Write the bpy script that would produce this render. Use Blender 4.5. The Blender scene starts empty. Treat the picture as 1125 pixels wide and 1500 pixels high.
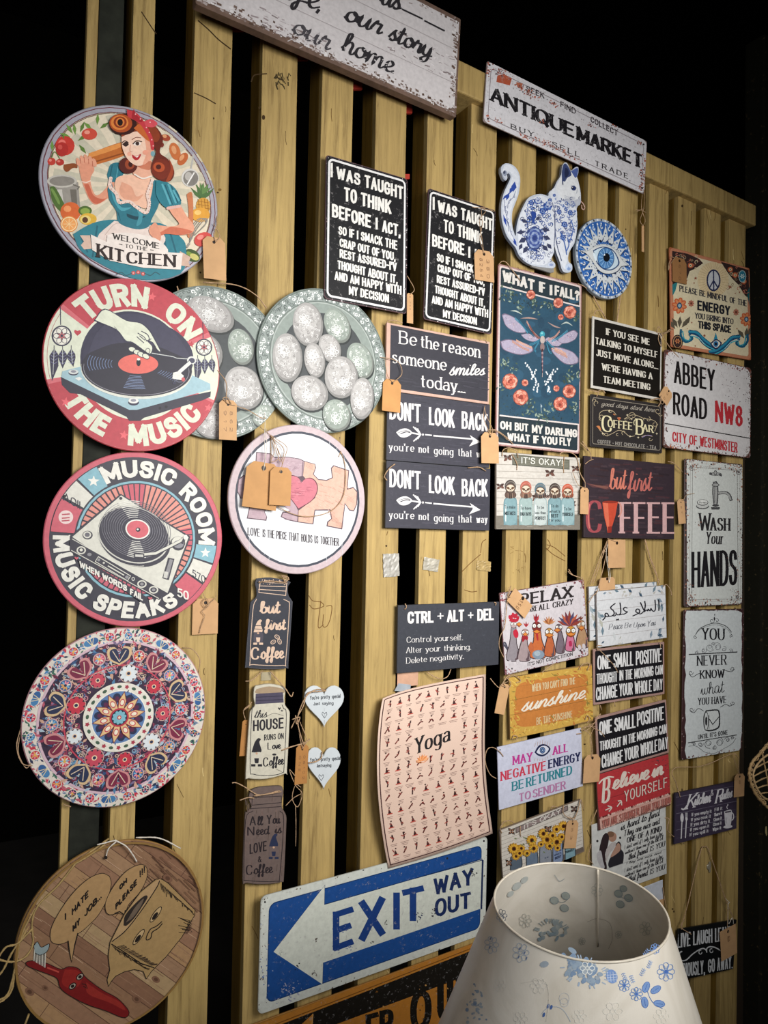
import bpy, bmesh, math, random
import numpy as np
from mathutils import Vector, Matrix
random.seed(7)
SC = bpy.context.scene
COL = SC.collection
# ------------------------------------------------------------ camera (image frame 1125 x 1500)
IW, IH = 1125.0, 1500.0
CX, CY, F = IW/2, IH/2, 1127.0
_h = np.array([2450-CX, 835-CY, F])                 # wall direction (+X) in camera axes: right, down, forward
_L = F*F/(-(0.0228*_h[0]-_h[1]))
_v = np.array([0.0228*_L, -_L, F])                  # world up in camera axes
Xc = _h/np.linalg.norm(_h); Zc = _v/np.linalg.norm(_v); Yc = np.cross(Zc, Xc)
CAMH = 1.55
def _dirw(px, py):
    d = np.array([px-CX, py-CY, F]); return np.array([d@Xc, d@Yc, d@Zc])
_d0 = _dirw(CX, CY)
DIST = 1.65*_d0[1]/F                                # camera to fence plane y=0
CAM = np.array([0.0, -DIST, CAMH])
cam_data = bpy.data.cameras.new('camera'); cam = bpy.data.objects.new('camera', cam_data); COL.objects.link(cam)
cam_data.sensor_fit = 'HORIZONTAL'; cam_data.sensor_width = 36; cam_data.lens = 36*F/IW; cam_data.clip_start = .01
right = (Xc[0], Yc[0], Zc[0]); up = (-Xc[1], -Yc[1], -Zc[1]); back = (-Xc[2], -Yc[2], -Zc[2])
cam.matrix_world = Matrix(((right[0], up[0], back[0], CAM[0]), (right[1], up[1], back[1], CAM[1]), (right[2], up[2], back[2], CAM[2]), (0,0,0,1)))
SC.camera = cam
# ------------------------------------------------------------ light
wd = bpy.data.worlds.new('night'); SC.world = wd; wd.use_nodes = True
wd.node_tree.nodes['Background'].inputs[0].default_value = (0.9, 0.95, 1, 1)
wd.node_tree.nodes['Background'].inputs[1].default_value = 0.0
def area(name, loc, target, sx, sy, power, col):
    l = bpy.data.lights.new(name, 'AREA'); l.shape = 'RECTANGLE'; l.size = sx; l.size_y = sy; l.energy = power; l.color = col
    o = bpy.data.objects.new(name, l); COL.objects.link(o); o.location = loc
    o.rotation_euler = (Vector(target)-Vector(loc)).to_track_quat('-Z', 'Y').to_euler(); return o
k_ = area('key_light', (.95, -1.65, 1.95), (.95, 0, 1.62), .9, .7, 13, (1, .985, .95)); k_.data.spread = math.radians(95)  # added key light for the middle of the fence, beam narrowed; no fixture modelled
area('fill_light', (-.6, -2.4, 2.0), (.5, 0, 1.7), 1.5, 1.4, 15, (.96, .98, 1))  # added soft fill from the left, an unseen helper rather than a doorway
SC.view_settings.view_transform = 'Standard'; SC.view_settings.look = 'None'
SC.view_settings.exposure = .2; SC.view_settings.gamma = 1; SC.view_settings.use_curve_mapping = False
# ------------------------------------------------------------ projection helpers
def ray(px, py): return _dirw(px, py)
def on_wall(px, py, d=0.0):                         # point where the line of sight meets the plane d metres in front of the fence
    r = ray(px, py); t = (-d-CAM[1])/r[1]; return CAM+r*t
def proj(p):
    q = np.asarray(p, float)-CAM; x = q[...,0]; y = q[...,1]; z = q[...,2]
    cx = x*Xc[0]+y*Yc[0]+z*Zc[0]; cy = x*Xc[1]+y*Yc[1]+z*Zc[1]; cz = x*Xc[2]+y*Yc[2]+z*Zc[2]
    return np.stack([CX+F*cx/cz, CY+F*cy/cz], -1)
def gn(fun, p, it=12):
    p = np.array(p, float)
    for _ in range(it):
        r = fun(p); J = np.zeros((len(r), len(p)))
        for i in range(len(p)):
            q = p.copy(); q[i] += 1e-5; J[:, i] = (fun(q)-r)/1e-5
        p = p-np.linalg.lstsq(J.T@J+1e-9*np.eye(len(p)), J.T@r, rcond=None)[0]
    return p
def frame(X, Z, D, rot=0, tx=0, ty=0):              # local x right, y up, z out of the wall
    M = Matrix(((1,0,0,X),(0,0,-1,-D),(0,1,0,Z),(0,0,0,1)))
    return M @ Matrix.Rotation(ty, 4, 'Y') @ Matrix.Rotation(tx, 4, 'X') @ Matrix.Rotation(rot, 4, 'Z')
def fit_rect(c, D, K=70):
    w = [on_wall(x, y, D) for x, y in c]; m = sum(w)/4; c = np.array(c, float)
    w0 = (np.linalg.norm(w[1]-w[0])+np.linalg.norm(w[2]-w[3]))/2; h0 = (np.linalg.norm(w[3]-w[0])+np.linalg.norm(w[2]-w[1]))/2
    def f(p):
        M = np.array(frame(p[0], p[1], D, p[4], p[5], p[6])); a, b = p[2]/2, p[3]/2
        q = (M@np.array([[-a,b,0,1],[a,b,0,1],[a,-b,0,1],[-a,-b,0,1]]).T).T[:, :3]
        return np.concatenate([(proj(q)-c).ravel(), [K*p[5]*1.2, K*p[6]]])
    p = gn(f, [m[0], m[2], w0, h0, 0, 0, 0])
    return frame(p[0], p[1], D, p[4], p[5], p[6]), p[2], p[3]
def fit_disc(ext, D, K=60):
    x0, x1, y0, y1 = ext; a = on_wall((x0+x1)/2, (y0+y1)/2, D); r0 = np.linalg.norm(on_wall(x1, (y0+y1)/2, D)-on_wall(x0, (y0+y1)/2, D))/2
    th = np.linspace(0, 2*math.pi, 90)
    def f(p):
        M = np.array(frame(p[0], p[1], D, 0, p[3], p[4]))
        q = (M@np.stack([p[2]*np.cos(th), p[2]*np.sin(th), 0*th, 0*th+1])).T[:, :3]; s = proj(q)
        return np.array([s[:,0].min()-x0, s[:,0].max()-x1, s[:,1].min()-y0, s[:,1].max()-y1, K*p[3], K*p[4]])
    p = gn(f, [a[0], a[2], r0, 0, 0])
    return frame(p[0], p[1], D, 0, p[3], p[4]), p[2]
# ------------------------------------------------------------ materials
def srgb(c):
    if isinstance(c, str): c = tuple(int(c[i:i+2], 16) for i in (0, 2, 4))
    return tuple(((v/255)/12.92 if v/255 <= .04045 else ((v/255+.055)/1.055)**2.4) for v in c)
def newmat(name, rough=.5, metal=0, spec=.5):
    m = bpy.data.materials.new(name); m.use_nodes = True; nt = m.node_tree; b = nt.nodes['Principled BSDF']
    b.inputs['Roughness'].default_value = rough; b.inputs['Metallic'].default_value = metal; b.inputs['Specular IOR Level'].default_value = spec
    return m, nt, b
def N(nt, t, **k):
    n = nt.nodes.new(t)
    for a, v in k.items(): setattr(n, a, v)
    return n
def ramp(nt, src, stops):
    r = N(nt, 'ShaderNodeValToRGB'); e = r.color_ramp.elements
    while len(e) < len(stops): e.new(.5)
    for i, (p, c) in enumerate(stops): e[i].position = p; e[i].color = tuple(c)+(1,)
    nt.links.new(src, r.inputs[0]); return r.outputs[0]
def noise(nt, scale, stretch=(1,1,1), detail=6, rough=.6, dist=0, coord='Object', off=(0,0,0)):
    t = N(nt, 'ShaderNodeTexCoord'); mp = N(nt, 'ShaderNodeMapping'); mp.inputs['Scale'].default_value = stretch; mp.inputs['Location'].default_value = off
    oi = N(nt, 'ShaderNodeObjectInfo'); va = N(nt, 'ShaderNodeVectorMath', operation='SCALE'); va.inputs['Scale'].default_value = 7
    cb = N(nt, 'ShaderNodeCombineXYZ'); nt.links.new(oi.outputs['Random'], cb.inputs[0]); nt.links.new(oi.outputs['Random'], cb.inputs[1]); nt.links.new(oi.outputs['Random'], cb.inputs[2])
    nt.links.new(cb.outputs[0], va.inputs[0]); ad = N(nt, 'ShaderNodeVectorMath', operation='ADD')
    nt.links.new(t.outputs[coord], ad.inputs[0]); nt.links.new(va.outputs[0], ad.inputs[1]); nt.links.new(ad.outputs[0], mp.inputs[0])
    n = N(nt, 'ShaderNodeTexNoise'); n.inputs['Scale'].default_value = scale; n.inputs['Detail'].default_value = detail; n.inputs['Roughness'].default_value = rough; n.inputs['Distortion'].default_value = dist
    nt.links.new(mp.outputs[0], n.inputs['Vector']); return n.outputs['Fac']
def mix(nt, f, a, b, mode='MIX'):
    m = N(nt, 'ShaderNodeMix', data_type='RGBA', blend_type=mode)
    for i, v in ((0, f), (6, a), (7, b)):
        if isinstance(v, (int, float)): m.inputs[i].default_value = v
        elif isinstance(v, tuple): m.inputs[i].default_value = tuple(v)+(1,)
        else: nt.links.new(v, m.inputs[i])
    return m.outputs[2]
def bump(nt, b, h, strength, dist=.001):
    n = N(nt, 'ShaderNodeBump'); n.inputs['Strength'].default_value = strength; n.inputs['Distance'].default_value = dist
    nt.links.new(h, n.inputs['Height']); nt.links.new(n.outputs[0], b.inputs['Normal'])
MATS = {}
def plain(hexc, rough=.5, metal=0, var=.12, scale=60, bmp=.15, spec=.5):
    k = ('p', hexc, rough, metal, var, scale, spec)
    if k in MATS: return MATS[k]
    m, nt, b = newmat('mat_'+hexc, rough, metal, spec); c = srgb(hexc)
    f = noise(nt, scale)
    nt.links.new(ramp(nt, f, [(.3, tuple(v*(1-var) for v in c)), (.7, tuple(min(1, v*(1+var)) for v in c))]), b.inputs['Base Color'])
    bump(nt, b, f, bmp); MATS[k] = m; return m
def worn(base, chip, rough=.45, amount=.5, edge=(1,1), scale=18, spec=.5):
    """painted sheet with chipped, rusty patches gathered towards its edges (Generated coordinates)"""
    k = ('w', base, chip, rough, amount, scale)
    if k in MATS: return MATS[k]
    m, nt, b = newmat('worn_'+base, rough, 0, spec)
    t = N(nt, 'ShaderNodeTexCoord'); s = N(nt, 'ShaderNodeSeparateXYZ'); nt.links.new(t.outputs['Generated'], s.inputs[0])
    es = []
    for i in (0, 1):
        a = N(nt, 'ShaderNodeMath', operation='SUBTRACT'); nt.links.new(s.outputs[i], a.inputs[0]); a.inputs[1].default_value = .5
        c = N(nt, 'ShaderNodeMath', operation='ABSOLUTE'); nt.links.new(a.outputs[0], c.inputs[0])
        d = N(nt, 'ShaderNodeMath', operation='POWER'); nt.links.new(c.outputs[0], d.inputs[0]); d.inputs[1].default_value = 5; es.append(d.outputs[0])
    mx = N(nt, 'ShaderNodeMath', operation='ADD'); nt.links.new(es[0], mx.inputs[0]); nt.links.new(es[1], mx.inputs[1])
    sc = N(nt, 'ShaderNodeMath', operation='MULTIPLY_ADD'); nt.links.new(mx.outputs[0], sc.inputs[0]); sc.inputs[1].default_value = 6*amount; sc.inputs[2].default_value = 0
    ad = N(nt, 'ShaderNodeMath', operation='ADD'); nt.links.new(sc.outputs[0], ad.inputs[0]); nt.links.new(noise(nt, scale, detail=9, rough=.75), ad.inputs[1])
    msk = ramp(nt, ad.outputs[0], [(.66-.1*amount, (0,0,0)), (.70-.1*amount, (1,1,1))])
    g = ramp(nt, noise(nt, 9), [(.3, tuple(v*.88 for v in srgb(base))), (.6, srgb(base))])
    cc = srgb(chip); ch = ramp(nt, noise(nt, 40), [(.35, tuple(v*.45 for v in cc)), (.65, cc)])
    nt.links.new(mix(nt, msk, g, ch), b.inputs['Base Color']); MATS[k] = m; return m
def print_mat(rough=.5, wear=0.0, spec=.28):
    rough = max(rough, .5)
    k = ('print', rough, wear, spec)
    if k in MATS: return MATS[k]
    m, nt, b = newmat('printed_ink', rough, 0, spec)
    a = N(nt, 'ShaderNodeAttribute'); a.attribute_name = 'Col'
    f = noise(nt, 120, detail=3); v = ramp(nt, f, [(.3, (.86,)*3), (.65, (1,1,1))])
    c = mix(nt, 1.0, a.outputs['Color'], v, 'MULTIPLY')
    if wear:
        w = ramp(nt, noise(nt, 90, detail=10, rough=.8), [(.60-wear*.2, (0,0,0)), (.64-wear*.2, (1,1,1))])
        c = mix(nt, mix(nt, w, (0.,0.,0.), (.6,.6,.6)), c, (.35,.33,.33))
    nt.links.new(c, b.inputs['Base Color']); MATS[k] = m; return m
def wood_paint(name, c0, c1, c2, rough=.6, bs=.5):
    m, nt, b = newmat(name, rough, 0, .3)
    grain = noise(nt, 9, (9, 9, .5), 9, .75, .5); big = noise(nt, 3, (1,1,.8), 4, .6); fine = noise(nt, 45, (7, 7, .5), 5, .7)
    base = ramp(nt, grain, [(.34, srgb(c1)), (.5, srgb(c0)), (.66, tuple(min(1, v*1.22) for v in srgb(c0)))])
    base = mix(nt, ramp(nt, big, [(.35, (0,0,0)), (.75, (.5,.5,.5))]), base, srgb(c1))
    wr = ramp(nt, noise(nt, 22, (3, 3, .8), 10, .85, .3), [(.61, (0,0,0)), (.70, (.75,.75,.75))])
    base = mix(nt, wr, base, srgb(c2))
    sc = ramp(nt, noise(nt, 60, (5, 5, .25), 4, .6, .8, off=(3,1,2)), [(.70, (0,0,0)), (.73, (.55,.55,.55))])
    base = mix(nt, sc, base, tuple(min(1, v*1.5) for v in srgb(c0)))
    nt.links.new(base, b.inputs['Base Color'])
    hh = mix(nt, .5, grain, fine); bump(nt, b, hh, bs, .0025)
    return m
GOLD = wood_paint('gold_painted_wood', 'b39860', '866e42', '4c3822')
GOLD_SHADE = wood_paint('shaded_gold_painted_wood', '7c5f26', '5c4518', '38290f', .5)  # same gold paint, darkened and browned for the shade behind the boards
# ------------------------------------------------------------ object helpers
def link(name, me, parent=None, mw=None):
    o = bpy.data.objects.new(name, me); COL.objects.link(o)
    if parent: o.parent = parent
    if mw is not None: o.matrix_world = mw
    return o
def tag(o, label, cat, group=None):
    o['label'] = label; o['category'] = cat
    if group: o['group'] = group
    return o
def thing(name, label, cat, M, group=None):
    o = bpy.data.objects.new(name, None); COL.objects.link(o); o.matrix_world = M; o.empty_display_size = .02
    return tag(o, label, cat, group)
def mesh(name, verts, faces, mat, parent=None, smooth=False, M=None):
    me = bpy.data.meshes.new(name); me.from_pydata([tuple(v) for v in verts], [], faces); me.validate()
    if mat: me.materials.append(mat)
    if smooth:
        for p in me.polygons: p.use_smooth = True
    return link(name, me, parent, M)
def extrude(name, outline, z0, z1, mat, parent=None, bevel=.0006):
    """outline (local x, y) made into a plate from z0 (back) to z1 (front) with a soft front edge"""
    n = len(outline); ar = sum(outline[i][0]*outline[(i+1)%n][1]-outline[(i+1)%n][0]*outline[i][1] for i in range(n))
    if ar < 0: outline = outline[::-1]
    cx = sum(p[0] for p in outline)/n; cy = sum(p[1] for p in outline)/n
    v = [(x, y, z0) for x, y in outline]+[(x, y, z1-bevel) for x, y in outline]
    ins = []
    for i in range(n):
        a, b, c = Vector(outline[i-1]), Vector(outline[i]), Vector(outline[(i+1)%n])
        e1 = (b-a); e2 = (c-b)
        if e1.length < 1e-9 or e2.length < 1e-9: ins.append((b.x, b.y)); continue
        e1.normalize(); e2.normalize(); nn = Vector((-(e1.y+e2.y), e1.x+e2.x))
        if nn.length > 1e-6: nn.normalize()
        ins.append((b.x+nn.x*bevel, b.y+nn.y*bevel))
    v += [(x, y, z1) for x, y in ins]
    f = [tuple(range(n-1, -1, -1)), tuple(range(2*n, 3*n))]
    for k in (0, n):
        for i in range(n): j = (i+1)%n; f.append((k+i, k+j, k+n+j, k+n+i))
    return mesh(name, v, f, mat, parent)
def rrect(w, h, r, n=5):
    if r <= 0: return [(-w/2,-h/2),(w/2,-h/2),(w/2,h/2),(-w/2,h/2)]
    o = []
    for cx, cy, a in ((w/2-r, -h/2+r, -90), (w/2-r, h/2-r, 0), (-w/2+r, h/2-r, 90), (-w/2+r, -h/2+r, 180)):
        for i in range(n+1): t = math.radians(a+90*i/n); o.append((cx+r*math.cos(t), cy+r*math.sin(t)))
    return o
def circle(r, n=72): return [(r*math.cos(2*math.pi*i/n), r*math.sin(2*math.pi*i/n)) for i in range(n)]
def box(name, x0, x1, y0, y1, z0, z1, mat, parent=None, bev=.0015):
    bm = bmesh.new(); bmesh.ops.create_cube(bm, size=1)
    for v in bm.verts: v.co = Vector(((x0+x1)/2+v.co.x*(x1-x0), (y0+y1)/2+v.co.y*(y1-y0), (z0+z1)/2+v.co.z*(z1-z0)))
    if bev: bmesh.ops.bevel(bm, geom=bm.edges[:], offset=bev, segments=2, affect='EDGES', profile=.7)
    me = bpy.data.meshes.new(name); bm.to_mesh(me); bm.free(); me.materials.append(mat); return link(name, me, parent)
def smooth_pts(pts, k=5):
    pts = [np.array(p, float) for p in pts]
    if len(pts) < 3: return pts
    P = [2*pts[0]-pts[1]]+pts+[2*pts[-1]-pts[-2]]; out = []
    for i in range(1, len(P)-2):
        for j in range(k):
            t = j/k; a, b, c, d = P[i-1:i+3]
            out.append(.5*((2*b)+(c-a)*t+(2*a-5*b+4*c-d)*t*t+(3*b-a-3*c+d)*t**3))
    out.append(P[-2]); return out
def tube(name, paths, r, mat, parent=None, sides=6, twist=True, k=5):
    """cord running through world points (list of paths joined into one part)"""
    V, Fc = [], []
    for pts in paths:
        P = smooth_pts(pts, k); n = len(P); base = len(V)
        for i, p in enumerate(P):
            t = P[min(i+1, n-1)]-P[max(i-1, 0)]; L = np.linalg.norm(t); t = t/L if L > 1e-9 else np.array([0,0,1.])
            a = np.cross(t, [0.3, 1, 0.2]); a /= np.linalg.norm(a)+1e-9; b = np.cross(t, a)
            rr = r*(1+.18*math.sin(i*1.9)) if twist else r
            for s in range(sides):
                q = 2*math.pi*s/sides+(i*.6 if twist else 0); V.append(p+rr*(math.cos(q)*a+math.sin(q)*b))
        for i in range(n-1):
            for s in range(sides):
                s2 = (s+1)%sides; Fc.append((base+i*sides+s, base+i*sides+s2, base+(i+1)*sides+s2, base+(i+1)*sides+s))
        Fc.append(tuple(base+s for s in range(sides-1, -1, -1))); Fc.append(tuple(base+(n-1)*sides+s for s in range(sides)))
    if parent: inv = np.array(parent.matrix_world.inverted()); V = [(inv@np.array([*v, 1]))[:3] for v in V]
    return mesh(name, V, Fc, mat, parent, True)
# ------------------------------------------------------------ stroke letters (own skeletons; cap height 10)
def _parse(s):
    w, r = s.split(':', 1); st = []
    for k in r.split('|'):
        k = k.strip()
        if not k: continue
        sm = k[0] == '~'
        pts = [tuple(float(v) for v in q.split(',')) for q in k.lstrip('~').split()]
        st.append((sm, pts))
    return float(w), st
_UP = {
'A':'6:0,0 3,10|3,10 6,0|1,3.3 5,3.3','B':'5.8:0,0 0,10|~0,10 3,10 4.8,9.3 5.2,7.6 4.8,6 3,5.3 0,5.3|~0,5.3 3.2,5.3 5.3,4.4 5.8,2.7 5.2,.8 3,0 0,0',
'C':'5.6:~5.6,7.4 5,9.3 3,10 1,9.2 .1,7 0,5 .1,3 1,.8 3,0 5,.7 5.6,2.6','D':'6:0,0 0,10|~0,10 2.6,10 5,9 6,6.5 6,3.5 5,1 2.6,0 0,0',
'E':'4.9:0,0 0,10|0,10 4.9,10|0,0 4.9,0|0,5.2 4.2,5.2','F':'4.6:0,0 0,10|0,10 4.6,10|0,5 4,5',
'G':'5.8:~5.6,7.4 5,9.3 3,10 1,9.2 .1,7 0,5 .1,3 1,.8 3,0 5,.7 5.7,2.4|5.7,2.4 5.7,4.6|5.7,4.6 3.3,4.6','H':'6:0,0 0,10|6,0 6,10|0,5.2 6,5.2','I':'0:0,0 0,10',
'J':'4:4,10 4,3|~4,3 3.8,.9 2.2,0 .6,.6 0,2.4','K':'5.7:0,0 0,10|0,4 5.4,10|1.8,5.8 5.7,0','L':'4.5:0,0 0,10|0,0 4.5,0','M':'7.4:0,0 0,10|0,10 3.7,2|3.7,2 7.4,10|7.4,10 7.4,0',
'N':'6:0,0 0,10|0,10 6,0|6,0 6,10','O':'6:~3,0 1,.8 0,3.2 0,6.8 1,9.2 3,10 5,9.2 6,6.8 6,3.2 5,.8 3,0','P':'5.4:0,0 0,10|~0,10 3.2,10 5,9.2 5.4,7.3 5,5.4 3.2,4.6 0,4.6',
'Q':'6:~3,0 1,.8 0,3.2 0,6.8 1,9.2 3,10 5,9.2 6,6.8 6,3.2 5,.8 3,0|3.4,3 6.2,-.8','R':'5.7:0,0 0,10|~0,10 3.2,10 5,9.2 5.4,7.4 5,5.8 3.2,5 0,5|3,5 5.7,0',
'S':'5.4:~5.2,7.8 4.6,9.4 2.8,10 .9,9.4 .3,7.7 .9,6.2 2.8,5.3 4.8,4.3 5.4,2.6 4.7,.7 2.7,0 .8,.6 0,2.4','T':'5.6:0,10 5.6,10|2.8,0 2.8,10','U':'5.8:0,10 0,3|5.8,10 5.8,3|~0,3 .8,.9 2.9,0 5,.9 5.8,3',
'V':'6:0,10 3,0|3,0 6,10','W':'8.6:0,10 2.1,0|2.1,0 4.3,8.5|4.3,8.5 6.5,0|6.5,0 8.6,10','X':'5.8:0,10 5.8,0|0,0 5.8,10','Y':'5.8:0,10 2.9,4.8|5.8,10 2.9,4.8|2.9,4.8 2.9,0','Z':'5.2:0,10 5.2,10|5.2,10 0,0|0,0 5.2,0',
'0':'5:~2.5,0 .7,.8 0,3.2 0,6.8 .7,9.2 2.5,10 4.3,9.2 5,6.8 5,3.2 4.3,.8 2.5,0','1':'2:0,8 2,10|2,10 2,0','2':'5:~0,7.6 .6,9.4 2.6,10 4.4,9.2 4.8,7.4 3.6,5 0,0|0,0 5,0','3':'5:~.2,8.6 2.4,10 4.5,9 4.5,6.6 2,5.3|~2,5.3 4.8,4.4 5,1.6 2.6,0 0,1.4',
'4':'5:3.8,0 3.8,10|3.8,10 0,3|0,3 5,3','5':'5:4.6,10 .6,10|.6,10 .4,5.6|~.4,5.6 2.6,6.2 4.8,5 4.8,1.6 2.6,0 0,1.2','6':'5:~4.4,9.2 2,9.6 .2,6 .2,2.6 2.4,0 4.8,1.6 4.8,4.4 2.6,5.8 .3,4','7':'5:0,10 5,10|5,10 1.6,0',
'8':'5:~2.5,5.3 .7,6.4 .6,8.8 2.5,10 4.4,8.8 4.3,6.4 2.5,5.3 .3,4 .2,1.4 2.5,0 4.8,1.4 4.7,4 2.5,5.3','9':'5:~.6,.8 3,.4 4.8,4 4.8,7.4 2.6,10 .2,8.4 .2,5.8 2.4,4.2 4.7,6',
'.':'0:0,0 0,.3',',':'.6:.4,.5 0,-1.6','!':'0:0,3 0,10|0,0 0,.4','?':'4.4:~0,7.8 .6,9.5 2.4,10 4.2,9 4.2,7 2.3,5 2.3,3|2.3,0 2.3,.4',"'":'0:0,7.6 0,10','-':'3:0,4.6 3,4.6','+':'5:0,5 5,5|2.5,2.5 2.5,7.5','&':'5.6:~5.6,0 1.6,6.2 1,8.6 2.4,10 3.8,8.6 3,6.6 .6,4.4 0,2 1.6,0 4,.6 5.4,4',
'£':'5:~4.6,8 3.6,10 1.8,9.6 1.4,7 1.8,3 0,0|0,0 5,0|.2,5 3.6,5','/':'3:0,0 3,10'}
_LO = {
'a':'4.6:~.4,5.6 2.2,6.6 4,6 4.4,4|4.4,4 4.4,0|~4.4,3.8 2,3.8 .3,3 .2,1 1.6,0 3.4,.5 4.4,1.8','b':'4.8:0,0 0,10|~0,4.8 1.4,6.4 3.2,6.5 4.7,5 4.7,1.6 3.2,0 1.4,.1 0,1.6','c':'4.2:~4.2,5.2 3,6.5 1.2,6.3 0,4.4 0,2.2 1.2,.2 3,0 4.2,1.2',
'd':'4.8:4.8,0 4.8,10|~4.8,4.8 3.4,6.4 1.6,6.5 .1,5 .1,1.6 1.6,0 3.4,.1 4.8,1.6','e':'4.6:~.1,3.4 4.6,3.4 4.2,5.6 2.6,6.6 .8,5.8 0,3.4 .6,1 2.4,0 4.4,1.1','f':'3:~3.2,9.6 2,9.9 1.2,8.6 1.2,7|1.2,7 1.2,0|0,6.4 2.8,6.4',
'g':'4.8:~4.8,4.8 3.4,6.4 1.6,6.5 .1,5 .1,1.8 1.6,.2 3.4,.3 4.8,1.8|4.8,6.4 4.8,-1|~4.8,-1 4,-2.8 2,-3 .4,-2.2','h':'4.6:0,0 0,10|~0,4.4 1.6,6.3 3.6,6.4 4.6,4.6|4.6,4.6 4.6,0','i':'0:0,0 0,6.5|0,8.8 0,9.3','j':'1.4:1.4,6.5 1.4,-1.6|~1.4,-1.6 .8,-3 -.4,-2.8|1.4,8.8 1.4,9.3',
'k':'4.2:0,0 0,10|0,2.6 4,6.5|1.4,4 4.2,0','l':'0:0,0 0,10','m':'7.6:0,0 0,6.5|~0,4.6 1.2,6.3 3,6.4 3.8,4.6|3.8,4.6 3.8,0|~3.8,4.6 5,6.3 6.8,6.4 7.6,4.6|7.6,4.6 7.6,0','n':'4.5:0,0 0,6.5|~0,4.4 1.5,6.3 3.5,6.4 4.5,4.6|4.5,4.6 4.5,0',
'o':'4.8:~2.4,0 .7,.7 0,2.4 0,4.1 .7,5.9 2.4,6.5 4.1,5.9 4.8,4.1 4.8,2.4 4.1,.7 2.4,0','p':'4.8:0,-3 0,6.5|~0,4.8 1.4,6.4 3.2,6.5 4.7,5 4.7,1.6 3.2,0 1.4,.1 0,1.6','q':'4.8:4.8,-3 4.8,6.5|~4.8,4.8 3.4,6.4 1.6,6.5 .1,5 .1,1.6 1.6,0 3.4,.1 4.8,1.6',
'r':'3:0,0 0,6.5|~0,4 .8,5.8 2,6.5 3.2,6.1','s':'3.8:~3.6,5.4 2.4,6.5 .6,6.2 .2,4.9 1.2,3.8 2.8,3.1 3.8,1.9 3,.3 1.4,0 0,1','t':'3:1.2,9 1.2,1.6|~1.2,1.6 1.6,.2 3,.2|0,6.5 2.8,6.5','u':'4.5:0,6.5 0,2|~0,2 .9,.2 2.8,.1 4.5,2|4.5,6.5 4.5,0',
'v':'4.4:0,6.5 2.2,0|2.2,0 4.4,6.5','w':'6.4:0,6.5 1.6,0|1.6,0 3.2,6|3.2,6 4.8,0|4.8,0 6.4,6.5','x':'4.2:0,6.5 4.2,0|0,0 4.2,6.5','y':'4.4:0,6.5 2.3,0|4.4,6.5 1.6,-2.4|~1.6,-2.4 .8,-3 -.2,-2.8','z':'4:0,6.5 4,6.5|4,6.5 0,0|0,0 4,0'}
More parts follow.
